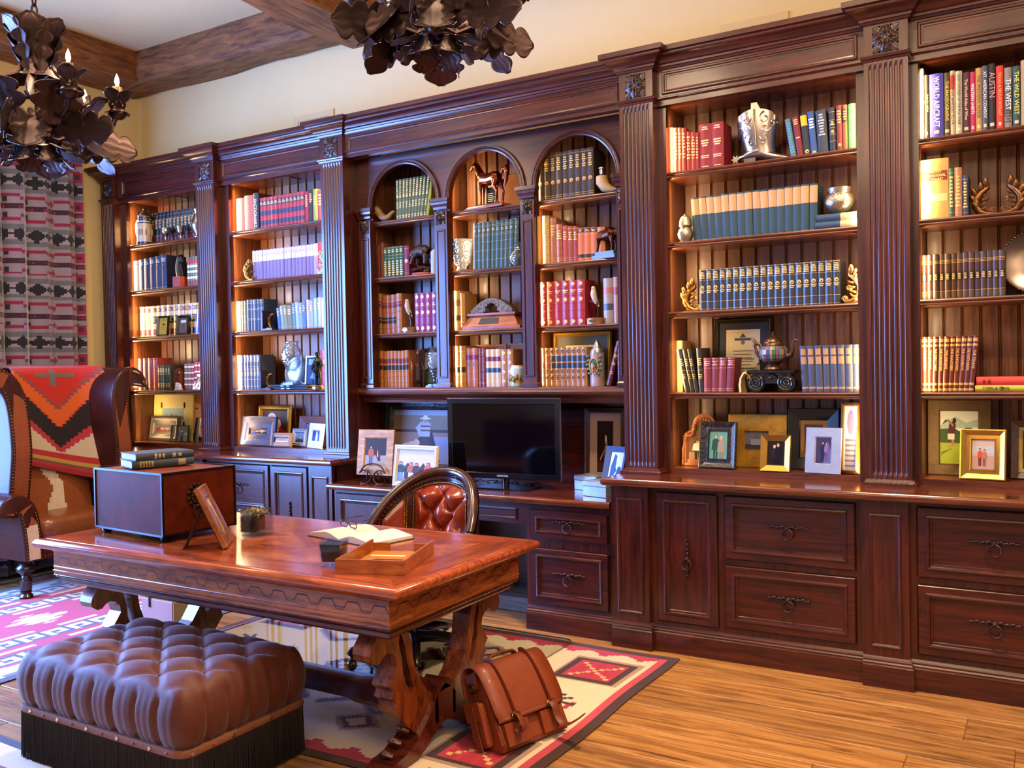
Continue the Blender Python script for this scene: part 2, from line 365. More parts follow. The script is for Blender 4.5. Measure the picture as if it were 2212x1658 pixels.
# curtain
def curt_col(u, v):  # grey cloth tones with the blue daylight haze tinted in as lavender
    """u along the cloth in metres, v height in metres"""
    P = .41; q = (v-.31)*1.0 % P; k = u % .30; cell = .34
    def tri(x, c, w): return max(0, 1-abs(x-c)/w)
    if q < .035: return '#3c2238' if (q < .008 or q > .027 or int(u/.012) % 2) else '#8d2543'
    # stepped magenta lines
    st = int(abs(((u/cell) % 1)-.5)*4)/4*.16
    for c in (.085+st*.55, P-.05-st*.55):
        if abs(q-c) < .0125: return '#86284a'
    if (abs(q-.08) < .022 or abs(q-(P-.05)) < .022) and abs(k-.15) < .02: return '#262838'
    if .145 < q < .30:
        y = (q-.2225)/.05; y = math.floor(abs(y)*5)/5; uu = (u % .135)/.135
        if y < 1.0:
            e = (1-uu/.5) if uu < .5 else (uu-.5)/.5
            if y < e*.95: return '#22232e'
            if y < .75: return '#988fa4'
        return '#666878'
    if False:
        w = .23; y = (q-.25)/.115; uu = (u % .15)/.15; lim = abs(uu-.5)*2
        if abs(y) < .8:
            s = abs(int(y*8+(.5 if y > 0 else -.5)))/8
            if (u % .30) < .15:
                if lim < 1-s*1.05 and lim > .25+0*s: return '#22232e' if s < .75 else '#8b8790'
            else:
                if lim > s*1.0 and lim > .35: return '#22232e' if s < .8 else '#8b8790'
            if s < .5: return '#c9bcae'
        return '#85828e'
    return '#8d8399'
def curtain():
    t = thing('curtain', 'grey patterned curtain with magenta and black woven motifs beside the bookcase', 'curtain', (-6.705, 3.9, 0))
    y0, y1 = 3.12, 4.47; z0, z1 = .02, 3.38; rr = random.Random(3)
    ph = [rr.uniform(.75, 1.3) for _ in range(40)]
    n = 150; pts = []; s = [0]
    for i in range(n+1):
        u = i/n; y = y0+(y1-y0)*u; a = u*7*2*pi; k = ph[int(u*7) % 40]
        x = max(-.078, .062*k*sin(a)+.01*sin(a*2.3+1)); pts.append((x, y+.012*sin(2*a)))
        if i: s.append(s[-1]+sqrt((pts[i][0]-pts[i-1][0])**2+(pts[i][1]-pts[i-1][1])**2))
    def fn(u, v):
        i = min(int(u*n+.001), n); g = .75+.25*v; return (pts[i][0]*(.85+.15*(1-v)), (pts[i][1]-3.9), z0+(z1-z0)*v)
    def cf(u, v):
        i = min(int(u*n), n); d = s[-1]-s[i]; z = z0+(z1-z0)*v
        if d < .1:
            q = (z-.31) % .41
            if q >= .035:
                if any(abs(q-c) < .04 for c in (.09, .33)) and .015 < d < .095: return '#3a3340' if (any(abs(q-c) < .018 for c in (.09, .33)) and .035 < d < .075) else '#93264a'
        return curt_col(d+.06, z)
    B().grid(fn, n, 260, colfn=cf).build('cloth', mat('woven_curtain_cloth', None, .9, sheen=.3, bump=(260, .25, .002)), t, 60)
curtain()
rod = thing('curtain_rod', 'dark wooden curtain rod with round knob end near the ceiling corner', 'curtain rod', (-6.70, 4.0, 3.42))
B().tube([(0, -1.6, 0), (0, .45, 0)], .032, 12).build('pole', wood('dark_rod_wood', '#24120c', '#4d2c1d', (12, 1, 12)), rod, 40)
fb = B(); fb.lathe([(.02, 0), (.045, .01), (.04, .03), (.06, .05), (.075, .09), (.065, .13), (.03, .16), (.001, .17)], 16, flute=(8, .06))
fb.build('knob', wood('dark_rod_wood', '', ''), rod, 40, loc=(0, .45, 0), rot=(-pi/2, 0, 0))
rg = B().tube([(.045*cos(a), 0, .045*sin(a)) for a in [i*pi/8 for i in range(17)]], .008, 6).build('ring', IRON, rod, 40, loc=(0, .38, 0))
for i in range(1, 9): inst(rg, 'ring', rod, (0, .38-.19*i, 0))
# ================================================================== BUILT-IN BOOKCASE WALL
YF, YP, YA, YARCH = 4.65, 4.57, 4.65, 4.78          # face frame, pilaster face, centre frieze, arch wall
DL = .06                                            # the left section stands this much further back
SHELF_R = [2.545, 2.165, 1.787, 1.347]; SHELF_L = [2.557, 2.183, 1.807, 1.370]; SHELF_C = [2.511, 2.129, 1.748, 1.380]
ZTOP = 3.2
P = {1: (-6.70, -6.53, DL), 2: (-5.545, -5.345, DL), 3: (-4.28, -4.078, DL), 5: (-2.02, -1.825, 0), 6: (-.75, -.555, 0), 7: (.49, .685, 0)}
PNAME = {1: 'leftmost pilaster, dark, beside the curtain', 2: 'second fluted pilaster from the curtain wall', 3: 'fluted pilaster left of the three arches', 5: 'fluted pilaster right of the television and arches', 6: 'broad fluted pilaster between boot bay and last bay', 7: 'fluted pilaster closing the last book bay'}
def flute_face(b, x0, x1, y, z0, z1, n=7, m=.018):
    w = (x1-x0-2*m)/n; r = w*.36; us = [0]
    for i in range(n):
        c = m+w*(i+.5); us += [c-r*k for k in (1, .92, .6, 0, -.6, -.92, -1)]
    us.append(x1-x0); zs = [z0, z0+.022, z0+.03, z0+.04, z0+.052, z1-.052, z1-.04, z1-.03, z1-.022, z1]
    def dep(u, z):
        for i in range(n):
            c = m+w*(i+.5)
            if abs(u-c) < r*.999:
                dz = max(0, (z0+.022+r)-z, z-(z1-.022-r)); q = r*r-(u-c)**2-dz*dz
                return sqrt(q)*.75 if q > 0 else 0
        return 0
    vs = [(x0+u, y+dep(u, z), z) for z in zs for u in us]; k = len(us)
    b.add(vs, [(j*k+i, j*k+i+1, (j+1)*k+i+1, (j+1)*k+i) for j in range(len(zs)-1) for i in range(k-1)])
def rosette(parent, x, y, z, w, h, m, seed=0):
    def fn(u, v):
        a, b_ = u-.5, v-.5; r = sqrt(a*a+b_*b_)*2; th = math.atan2(b_, a)
        p = abs(cos(2*th))**.6*.55+.45; hgt = max(0, 1-(r/(p*1.05))**3)*.016*(.55+.45*abs(sin(8*th)))*(1-.5*max(0, .35-r)*2)+.006*(1 if r < .16 else 0)
        q = abs(abs(a)-abs(b_)); hgt += .007*max(0, 1-q*6)*(r > .5)*(.6+.4*sin(r*40))
        return ((u-.5)*w, -.003-hgt, (v-.5)*h)
    B().grid(fn, 26, 26).box(-w/2, -.003, -h/2, w/2, .002, h/2).build('rosette', m, parent, 50, loc=(x, y, z))
CARVE = mat('dark_carved_wood', '#2c130b', .38, coat=.2)
CROWN = [(-.02, 3.095), (.008, 3.095), (.012, 3.105), (.018, 3.108), (.02, 3.118), (.03, 3.124), (.036, 3.135), (.05, 3.147), (.066, 3.154), (.07, 3.160), (.07, 3.166), (.078, 3.170), (.085, 3.172), (.085, 3.198), (.08, 3.2), (-.02, 3.2)]
def pilaster(i):
    x0, x1, d = P[i]; y = YP+d; zb = .905+(.01 if d else 0)
    t = thing('pilaster', f'dark mahogany {PNAME[i]}', 'pilaster', (0, 0, 0))
    b = B(); flute_face(b, x0, x1, y, zb+.028, 2.92)
    b.quad((x0, y, zb+.028), (x0, y+.10, zb+.028), (x0, y+.10, 2.92), (x0, y, 2.92)); b.quad((x1, y, zb+.028), (x1, y, 2.92), (x1, y+.10, 2.92), (x1, y+.10, zb+.028))
    b.build('shaft', WV, t, 40)
    B().box(x0, y, 2.95, x1, y+.09, 3.12).build('capital_block', WV, t)
    B().sweep([(x0, y+.1), (x0, y), (x1, y), (x1, y+.1)], [(-.02, 2.92), (.004, 2.92), (.008, 2.93), (.014, 2.934), (.016, 2.942), (.006, 2.95), (-.02, 2.95)]).build('necking', WH, t)
    B().sweep([(x0, y+.1), (x0, y), (x1, y), (x1, y+.1)], [(-.03, zb), (.022, zb), (.022, zb+.012), (.014, zb+.017), (.011, zb+.026), (.002, zb+.03), (-.03, zb+.03)]).build('base_moulding', WH, t)
    rosette(t, (x0+x1)/2, y, 3.02, .115, .125, CARVE, i)
for i in P: pilaster(i)
# crown
path = [(-6.70, 5.06)]
for i, nxt in ((1, YF+DL-.025), (2, YF+DL-.025), (3, YA), (5, YF-.025), (6, YF-.025), (7, YF-.025)):
    x0, x1, d = P[i]; y = YP+d
    if i > 1: path.append((x0, path[-1][1]))
    path += [(x0, y), (x1, y), (x1, nxt)]
path.append((1.75, path[-1][1]))
tag(B().sweep(path, CROWN).build('crown_moulding', WH, None, 30), 'long dark mahogany crown moulding stepping along the top of the bookcase', 'moulding')
def board(b, x0, x1, z0, z1, y, d=.008):
    """one beaded back board with chamfered edges"""
    k = .005; b.loft([[(x0, y, z0), (x0+k, y-d, z0), (x1-k*2.2, y-d, z0), (x1-k*1.6, y-d*.3, z0), (x1-k, y-d, z0), (x1, y, z0)], [(x0, y, z1), (x0+k, y-d, z1), (x1-k*2.2, y-d, z1), (x1-k*1.6, y-d*.3, z1), (x1-k, y-d, z1), (x1, y, z1)]])
def backing(t, x0, x1, z0, z1, y, n):
    w = (x1-x0)/n; b = B(); board(b, 0, w-.0015, z0, z1, y-.005); s = b.build('plank', WIN, t, loc=(x0, 0, 0))
    for i in range(1, n): inst(s, 'plank', t, (x0+i*w, 0, 0))
    B().box(x0, y-.005, z0, x1, y+.01, z1).build('back_panel', WSH, t)
EDGE = [(-.05, -.034), (-.012, -.034), (-.004, -.03), (0, -.024), (-.002, -.018), (.004, -.014), (.007, -.008), (.004, -.002), (-.002, 0), (-.05, 0)]
def shelf(t, x0, x1, yf, yb, z, arc=.0):
    b = B(); b.box(x0, yf+.045, z-.03, x1, yb, z)
    b.sweep([(x0, yf), (x1, yf)], [(o, z+q) for o, q in EDGE]); return b.build('shelf', WSH, t)
def frieze(t, x0, x1, y, z0, z1, nm='frieze'):
    b = B(); b.box(x0, y, z0, x1, y+.05, z1); b.rings(x0+.035, 2.962, x1-.035, 3.082, [(0, 0), (0, .006), (.006, .010), (.012, .010), (.017, .004), (.024, .003), (.026, -.001)], y=y, back=False)
    b.sweep([(x0, y), (x1, y)], [(-.01, z0+.028), (.004, z0+.028), (.007, z0+.032), (.013, z0+.036), (.013, z0+.041), (.004, z0+.046), (-.01, z0+.046)])
    return b.build(nm, WH, t)
LIGHTS = []
def strip(x, y, z0, z1, side, e, aim=(.75, .65)):
    d = bpy.data.lights.new('cabinet_light_strip', 'AREA'); d.shape = 'RECTANGLE'; d.size = .012; d.size_y = z1-z0; d.energy = .42*e*(z1-z0); d.color = (1, .66, .33)
    o = bpy.data.objects.new('cabinet_light_strip', d); COL.objects.link(o); o.location = (x, y, (z0+z1)/2)
    zz = -Vector((side*aim[0], aim[1], 0)).normalized(); yy = Vector((0, 0, 1)); o.rotation_euler = Matrix((yy.cross(zz), yy, zz)).transposed().to_euler()
def bay(i, x0, x1, d, shelves, xl, xr, label, yb, el, er, nb=11):
    """x0,x1 opening; xl,xr neighbouring pilaster edges"""
    t = thing('bookcase', label, 'bookcase'); y = YF+d; zt = 2.912+(.008 if d else 0); zd = .935+(.012 if d else 0); zc = .905+(.01 if d else 0)
    for a, b_ in ((xl, x0), (x1, xr)): B().box(a, y, zc, b_, y+.02, 2.93).build('face_stile', WV, t)
    frieze(t, xl, xr, y-.025, 2.905, 3.11)
    B().box(x0-.045, y+.02, zc, x0, yb, 2.94).build('side_panel', WIN, t); B().box(x1, y+.02, zc, x1+.045, yb, 2.94).build('side_panel', WIN, t)
    B().box(x0, y+.002, zt, x1, yb, zt+.03).build('top_panel', WSH, t)
    B().box((x0+x1)/2-.09, y+.08, zt-.004, (x0+x1)/2+.09, y+.2, zt-.0005).build('light_cover', WV, t)
    B().box(x0, y, zc, x1, yb, zd).build('bottom_deck', WSH, t)
    backing(t, x0, x1, zd, zt, yb+.008, nb)
    for z in shelves: shelf(t, x0, x1, y, yb-.005, z)
    zs = [zd]+sorted(shelves)+[zt]
    for k in range(len(zs)-1):
        lo, hi = zs[k]+.01, zs[k+1]-.045
        if el: strip(x0+.012, y+.022, lo, hi, 1, el*(.35 if k == 0 else 1))
        if er: strip(x1-.012, y+.022, lo, hi, -1, er)
    return t
bay(1, -6.487, -5.62, DL, SHELF_L, -6.53, -5.545, 'bookcase bay nearest the curtain, with beer stein on its top shelf', 5.02, 34, 8)
bay(2, -5.278, -4.352, DL, SHELF_L, -5.345, -4.28, 'bookcase bay with tall crystal vase, second from the curtain', 5.02, 34, 8)
bay(4, -1.781, -.80, 0, SHELF_R, -1.825, -.75, 'bookcase bay with silver boot on its top shelf', 4.93, 19, 9, 12)
bay(5, -.522, .45, 0, SHELF_R, -.555, .49, 'rightmost bookcase bay with tall coloured books on its top shelf', 4.93, 18, 6, 12)
# centre bay with three arches
def centre():
    t = thing('arched_hutch', 'three arched mahogany hutch bay above the television recess', 'bookcase')
    xl, xr = -4.078, -2.02; yb = 5.02; cs = [-4.0, -3.365, -2.72, -2.08]; hw = .048
    B().box(xl-.03, YP+DL+.1, .765, xl, 5.04, 3.1).build('side_panel', WV, t); B().box(xr, YP+.09, .765, xr+.03, 5.04, 3.1).build('side_panel', WV, t)
    frieze(t, xl, xr, YA, 2.935, 3.11)
    # arch wall: one plate with three arched openings
    zs, r, zt = 2.60, .268, 2.95; b = B(); N = 20
    xs = [xl]+[c for c in cs[1:3]]+[xr]
    for k in range(3):
        a0, a1 = xs[k], xs[k+1]; c = (cs[k]+cs[k+1])/2
        arc = [(c+r*cos(pi-pi*q/N), zs+r*1.0*sin(pi*q/N)) for q in range(N+1)]
        top = [(a0+(a1-a0)*q/N, zt) for q in range(N+1)]
        for yy, fl in ((YARCH, 0), (YARCH+.03, 1)):
            o = [(x, yy, z) for x, z in arc]; u = [(x, yy, z) for x, z in top]
            b.add(o+u, [((q, q+1, N+2+q, N+1+q) if not fl else (q+1, q, N+1+q, N+2+q)) for q in range(N)])
            b.poly([(a0, yy, zs), (c-r, yy, zs), (a0, yy, zt)]); b.poly([(c+r, yy, zs), (a1, yy, zs), (a1, yy, zt)])
        b.add([(x, YARCH, z) for x, z in arc]+[(x, YARCH+.03, z) for x, z in arc], [(q+1, q, N+1+q, N+2+q) for q in range(N)])
        for q0, q1 in ((a0, c-r), (c+r, a1)): b.box(q0, YARCH, 1.38, q1, YARCH+.03, zs)
    b.build('arch_wall', WH, t, 30)
    for k in range(3):                                             # archivolt mouldings
        c = (cs[k]+cs[k+1])/2; rings = []
        for q in range(33):
            a = pi-pi*q/32
            rings.append([(c+rr*cos(a), YARCH-h, zs+rr*sin(a)) for rr, h in ((.266, 0), (.266, .012), (.274, .016), (.28, .012), (.286, .012), (.291, .018), (.298, .018), (.302, 0))])
        B().loft(rings).build('arch_moulding', WH, t, 40)
    for k, c in enumerate(cs):                                     # colonnettes
        b = B().box(c-hw, YARCH-.03, 1.38, c+hw, YARCH, 2.52)
        b.rings(c-hw+.012, 1.44, c+hw-.012, 2.40, [(0, 0), (.004, .006), (.01, .006), (.014, 0), (.018, -.006), (.022, -.006)], y=YARCH-.0302, back=False)
        b.sweep([(c-hw, YARCH), (c-hw, YARCH-.03), (c+hw, YARCH-.03), (c+hw, YARCH)], [(-.01, 1.38), (.01, 1.38), (.01, 1.40), (.003, 1.41), (-.01, 1.41)])
        b.sweep([(c-hw, YARCH), (c-hw, YARCH-.03), (c+hw, YARCH-.03), (c+hw, YARCH)], [(-.02, 2.53), (.004, 2.53), (.006, 2.545), (.016, 2.56), (.018, 2.575), (.024, 2.578), (.024, 2.60), (-.02, 2.60)])
        co = b.build('colonnette', WV, t)
        rosette(co, c, YARCH-.03, 2.475, .07, .085, CARVE)
    for c in cs[1:3]: B().box(c-.03, YARCH+.03, 1.38, c+.03, yb, 2.93).build('divider', WIN, t)
    B().box(xl, YARCH+.03, 1.38, cs[0]+.04, yb, 2.93).build('divider', WIN, t); B().box(cs[3]-.04, YARCH+.03, 1.38, xr, yb, 2.93).build('divider', WIN, t)
    ed = [(cs[0]+.04, cs[1]-.03), (cs[1]+.03, cs[2]-.03), (cs[2]+.03, cs[3]-.04)]
    for k, (a, b_) in enumerate(ed):
        for z in SHELF_C[:3]: shelf(t, a-.008, b_+.008, YARCH+.012, yb-.005, z)
        backing(t, a, b_, 1.38, 2.93, yb+.008, 7)
        zz = [1.38, 1.748, 2.129, 2.511, 2.86]
        for q in range(4):
            if k: strip(a+.012, YARCH+.045, zz[q]+.01, zz[q+1]-.045, 1, 24)
    B().box(xl, YARCH+.03, 2.93, xr, yb, 2.95).build('top_panel', WSH, t)
    b = B().box(xl, YARCH-.03, 1.335, xr, yb, 1.38)
    b.sweep([(xl, YARCH-.035), (xr, YARCH-.035)], [(-.02, 1.33), (0, 1.33), (.008, 1.337), (.012, 1.35), (.008, 1.36), (.004, 1.364), (.004, 1.37), (0, 1.379), (-.02, 1.379)])
    b.sweep([(xl, YARCH+.02), (xr, YARCH+.02)], [(-.02, 1.28), (0, 1.28), (.004, 1.295), (.012, 1.31), (.03, 1.325), (.035, 1.334), (-.02, 1.334)])
    b.build('bottom_shelf', WSH, t)
    B().box(xl, 5.0, .765, xr, 5.04, 1.34).build('recess_back', WH, t)
centre()
# ---- base cabinets
def panel_front(x0, z0, x1, z1, y, proud=.012, ins=.036):
    return B().rings(x0, z0, x1, z1, [(0, 0), (0, proud-.003), (.003, proud), (ins-.003, proud), (ins, proud+.004), (ins+.006, proud+.006), (ins+.012, proud+.004), (ins+.016, proud-.006), (ins+.024, proud-.007), (ins+.027, proud-.011)], y=y)
def handle(parent, x, y, z, vert=False):
    b = B(); n = 9; L = .092
    for k in range(n):
        u = -L+2*L*k/(n-1); r = .006+.0035*(1-abs(k-4)/4)
        b.ell((u, -.004, .004*(k % 2)), .0125, .006, r, 8, 5)
    b.cyl((-L, -.003, 0), (L, -.003, 0), .004, n=6); b.ell((0, -.012, -.002), .009, .012, .009, 8, 6)
    b.tube([(.027*sin(a), -.016-.004*(1-cos(a)), -.032+.027*cos(a)) for a in [k*2*pi/16 for k in range(17)]], .0045, 6)
    h = b.build('handle', IRON, parent, 50, loc=(x, y, z))
    if vert:
        h.rotation_euler = (0, pi/2, 0)
    return h
def vhandle(parent, x, y, z):
    b = B(); L = .092
    for k in range(9):
        u = -L+2*L*k/8; b.ell((.002*(k % 2), -.004, u), .006+.0035*(1-abs(k-4)/4), .006, .0125, 8, 5)
    b.cyl((0, -.003, -L), (0, -.003, L), .004, n=6); b.ell((0, -.012, -.002), .009, .012, .009, 8, 6)
    b.tube([(.027*sin(a), -.016-.004*(1-cos(a)), -.028+.027*cos(a)) for a in [k*2*pi/16 for k in range(17)]], .0045, 6)
    return b.build('handle', IRON, parent, 50, loc=(x, y, z))
PLINTH = [(-.02, 0), (.02, 0), (.02, .1), (.014, .104), (.014, .112), (.009, .118), (.009, .126), (.003, .134), (0, .14), (-.02, .14)]
def cabinet(label, x0, x1, y, zt, fronts, posts=(), plinth_x=None, back=5.06, cx=None):
    """fronts: (kind, x0, z0, x1, z1); posts: (x0, x1)"""
    t = thing('base_cabinet', label, 'cabinet')
    c0, c1 = cx or (x0, x1)
    B().box(c0, y, 0, c1, back, zt).build('carcass', WV, t)
    for k, a, z0, b_, z1 in fronts:
        f = panel_front(a, z0, b_, z1, y-.001).build(k, WH if k == 'drawer' else WV, t)
        B().rings(a-.006, z0-.006, b_+.006, z1+.006, [(0, 0), (0, .004), (.006, .002)], y=y-.0005, fill=False, back=False).build('edge_bead', BLACK if 0 else CARVE, f)
        if k == 'drawer': handle(f, (a+b_)/2, y-.005, (z0+z1)/2+.02)
        elif k == 'door': vhandle(f, (a+b_)/2, y-.005, (z0+z1)/2)
    for a, b_ in posts:
        bb = B().box(a, y-.03, 0, b_, y+.02, zt)
        bb.rings(a+.03, .18, b_-.03, .80, [(0, .001), (.002, .006), (.008, .008), (.014, .004), (.02, -.004), (.028, -.005), (.03, -.01)], y=y-.03, back=False)
        bb.build('post', WV, t)
    px = plinth_x or (x0, x1); pts = [(px[0], y)]
    for a, b_ in posts: pts = ([(a, y-.03)] if a <= px[0]+.01 else pts+[(a, y), (a, y-.03)])+[(b_, y-.03), (b_, y)]
    if pts[-1][0] < px[1]: pts.append((px[1], y))
    B().sweep(pts, PLINTH).build('plinth', WH, t, 25)
    return t
DZ = [(.172, .482), (.52, .835)]
cabinet('mahogany base cabinet with one door and two wide drawers below the boot bay', -2.02, -.75, 4.41, .868, [('door', -1.77, .162, -1.447, .836), ('drawer', -1.406, .172, -.785, .483), ('drawer', -1.406, .52, -.785, .835)], [(-2.02, -1.81)], cx=(-1.99, -.75))
cabinet('mahogany base cabinet with two wide drawers below the rightmost bay', -.75, .5, 4.41, .868, [('drawer', -.516, .168, .1, .483), ('drawer', -.516, .52, .1, .836)], [(-.75, -.55)])
cabinet('low desk pedestal with small drawer over deep drawer, right of knee space', -2.585, -2.025, 4.44, .735, [('drawer', -2.553, .155, -2.07, .47), ('drawer', -2.553, .525, -2.07, .688)])
cabinet('low desk pedestal with panelled door behind the leather desk chair', -4.043, -3.45, 4.44, .735, [('door', -4.015, .155, -3.5, .70)])
cabinet('mahogany base cabinet with drawers and narrow door below the vase bay', -5.55, -4.065, 4.47, .878, [('drawer', -5.29, .52, -4.668, .85), ('drawer', -5.29, .172, -4.668, .483), ('door', -4.64, .165, -4.304, .85)], [(-5.55, -5.317), (-4.27, -4.065)])
cabinet('mahogany base cabinet behind the wing chair below the stein bay', -6.78, -5.55, 4.47, .878, [('drawer', -6.45, .52, -5.65, .85), ('drawer', -6.45, .172, -5.65, .483)], [(-6.74, -6.53)])
kn = thing('knee_space', 'pencil drawer rail and dark back of the built-in desk knee space', 'desk', (0, 0, 0))
B().box(-3.45, 4.44, .60, -2.585, 4.47, .735).build('rail', WH, kn)
f = B().rings(-3.36, .622, -2.645, .69, [(0, 0), (0, .006), (.01, .008), (.016, .004), (.02, -.002)], y=4.4395).build('drawer', WH, kn)
B().box(-3.45, 5.0, 0, -2.585, 5.06, .735).build('back_panel', WH, kn)
B().box(-3.45, 4.72, 0, -2.585, 5.0, .085).build('platform', wood('platform_wood', '#3b2a20', '#6b5240', (1.2, 12, 12), .6, 0), kn)
def worktop(label, path, z, yb, depth_over):
    t = thing('worktop', label, 'worktop')
    xs = [p[0] for p in path]; ys = [p[1] for p in path]
    pr = [(-.03, z-.037), (-.006, z-.037), (.002, z-.03), (.004, z-.022), (.004, z-.014), (.0, z-.006), (-.008, z), (-.03, z)]
    b = B().sweep(path, pr); x0, x1, y0 = min(xs)+(.0295 if len(path) > 2 else 0), max(xs)-(.0295 if len(path) == 4 else 0), min(ys)+.0295
    b.box(x0, y0, z-.036, x1, yb, z-.0002); b.build('slab', wood('worktop_wood', '#33120a', '#7a361c', (1.1, 13, 13), .16, .7), t, 35)
worktop('long polished mahogany worktop under the boot bay and last bay', [(-2.045, 5.0), (-2.045, 4.31), (1.0, 4.31)], .905, 5.06, 0)
worktop('lower polished worktop of the built-in desk under the television', [(-4.062, 4.385), (-2.035, 4.385)], .765, 5.03, 0)
worktop('polished worktop with bluish sheen under the two left bays', [(-6.76, 4.39), (-4.03, 4.39), (-4.03, 5.0)], .915, 5.06, 0)
# ================================================================== BOOKS
BOOK = mat('book_cloth', None, .62, vary=(30, .14), bump=(420, .12, .001))
LEATH = mat('book_leather', None, .42, coat=.08, vary=(25, .22), bump=(160, .25, .001))
PAGES = mat('page_edges', '#c7b48f', .85, vary=((3, 3, 400), .15))
GILT2 = mat('gilt_print', None, .42, .25)
def _arc(w, s, n, u0=-1, u1=1, off=0):
    pts = []
    for i in range(n+1):
        u = u0+(u1-u0)*i/n; pts.append((u*w/2, s*(1-cos(u*pi/2))*1.0-off if True else 0))
    return pts
def book(name, w, h, d, col, bands=(), leather=False, label=None, group=None, loc=(0, 0, 0), lean=0, title=None, flat=None, rz=0):
    s = min(.22*w, .007); t = .0028; A = _arc(w, s, 6)
    out = [(-w/2, d)]+A+[(w/2, d)]; inn = [(w/2-t, d), (w/2-t, s+t+.001)]+[(x*.86, y+t) for x, y in reversed(A[1:-1])]+[(-w/2+t, s+t+.001), (-w/2+t, d)]
    b = B(); pr = out+inn; m = len(pr); o = len(out)
    top = [(x, y, h) for x, y in pr]; bot = [(x, y, 0) for x, y in pr]
    b.add(bot+top, [(i, (i+1) % m, m+(i+1) % m, m+i) for i in range(m)], col)
    q = list(zip(range(o), range(m-1, o-1, -1)))
    for zz in (0, m):
        for i in range(o-1):
            a, c = i, i+1; a2 = min(max(m-1-i, o), m-1); c2 = min(max(m-2-i, o), m-1)
            f = [zz+a, zz+c, zz+c2, zz+a2] if a2 != c2 else [zz+a, zz+c, zz+c2]
            b.f.append(f if zz else f[::-1]); b.c.append(col); b.m.append(0)
    for k in bands:
        if k[0] == 'R':
            for z in k[1]:
                rr = []
                for dz, of in ((-.0035, 0), (-.002, .0016), (.002, .0016), (.0035, 0)): rr.append([(x, y-of, z*h+dz) for x, y in A])
                b.loft(rr, closed=False, caps=False, col=col)
    root = b.build(name, LEATH if leather else BOOK, None, 35, loc=loc, rot=(0, lean, rz))
    if flat: root.rotation_euler = flat
    tag(root, label, 'book', group)
    B().box(-w/2+t+.0002, s+t+.003, .003, w/2-t-.0002, d-.003, h-.003).build('page_block', PAGES, root)
    g = B(); rr = random.Random(int(w*1e5)+int(h*1e4))
    def stripq(bb, z0, z1, u0, u1, c, of=.0006, n=4):
        P_ = _arc(w, s, n, u0, u1, of); bb.loft([[(x, y, z0) for x, y in P_], [(x, y, z1) for x, y in P_]], closed=False, caps=False, col=c)
    for k in bands:
        if k[0] == 'L':
            lb = B(); q = .97 if len(k) < 5 else min(k[4], .99); stripq(lb, k[1]*h, k[2]*h, -q, q, k[3], .0005, 6); lb.build('title_label', LEATH if leather else BOOK, root, 40)
        if k[0] == 'G':
            for z in k[1]: stripq(g, z*h-.0008, z*h+.0008, -.95, .95, k[2] if len(k) > 2 else '#d0a050', .001)
        if k[0] == 'T':
            c = k[4] if len(k) > 4 else '#d8ad62'; dz = (k[2]-k[1])/k[3]
            for i in range(k[3]):
                a = rr.uniform(.35, .78); z = k[1]+dz*(i+.5); stripq(g, (z-dz*.28)*h, (z+dz*.28)*h, -a, a, c, .0012)
        if k[0] == 'M':
            c = k[2] if len(k) > 2 else '#d8ad62'; r = min(w*.3, .012); z = k[1]*h; vs = []
            for i in range(10):
                a = 2*pi*i/10; u = r*cos(a)/(w/2); vs.append((r*cos(a), s*(1-cos(u*pi/2))-.0013, z+r*sin(a)))
            g.poly(vs[::-1], c)
    if g.f: g.build('gilt_lettering', GILT2, root, 40)['kind'] = 'stuff'
    if title:
        tx, zf, sz, c = title[:4]; hor = len(title) > 4 and title[4] == 'h'
        text('title', tx, sz, mat('ink_'+c.strip('#'), c, .5), root, (0 if hor or len(title) < 6 else title[5]*w/2, -.0012, zf*h), (pi/2, 0, 0) if hor else (pi/2, pi/2, 0), fit=w*.8 if hor else h*(title[6] if len(title) > 6 else .8))
    return root
RANGES = [(-6.487, -5.62), (-5.278, -4.352), (-1.781, -.80), (-.522, .45)]; RANGES_C = [(-3.96, -3.395), (-3.335, -2.75), (-2.69, -2.12)]
def bounds(x, z):
    for a, b_ in RANGES+(RANGES_C if z > 1.33 else []):
        if a-.08 < x < b_+.08: return a+.001, b_-.001
    return -99, 99
def row(Y, z, x0, x1, items, desc, group=None, d=.15, lean=0, lean1=None, ords=True, gap=.0006, nm='book'):
    """items: list of dicts(h, c, b, w (relative), l leather, t title, n label); spread from x0 to x1 (bottom edges)"""
    lo, hi = bounds((x0+x1)/2, z); x0 = max(x0, lo); x1 = min(x1, hi)
    n = len(items); tot = sum(i.get('w', 1) for i in items); x = x0; out = []
    for k, it in enumerate(items):
        w = (x1-x0)*it.get('w', 1)/tot; a = lean+(lean1-lean)*k/max(n-1, 1) if lean1 is not None else lean
        ww = max(w*cos(a)-gap, .006); h = it['h']
        lab = it.get('n') or (f'{ORD[k]} from left of {NUM[n]} {desc}' if n > 1 else desc)
        book(nm, ww, h, min(d, it.get('d', d)), it['c'], it.get('b', ()), it.get('l', False), lab, group, (x+w/2, Y+rnd.uniform(-.002, .003), z+abs(sin(a))*ww/2+.0004), a, it.get('t'))
        x += w
    return out
def same(n, h, c, b=(), l=False, jit=.0, **k): return [dict(h=h+rnd.uniform(-jit, jit), c=c, b=b, l=l, **k) for _ in range(n)]
def hz(px, py, Y, z): return Z_(px, py, Y)-z
def lin(n, a, b_): return [a+(b_-a)*i/max(n-1, 1) for i in range(n)]
Y1, YC, Y4 = 4.75, 4.825, 4.69
zoom = lambda ox, oy, s: (lambda x, y=0: (ox+x/s, oy+y/s))
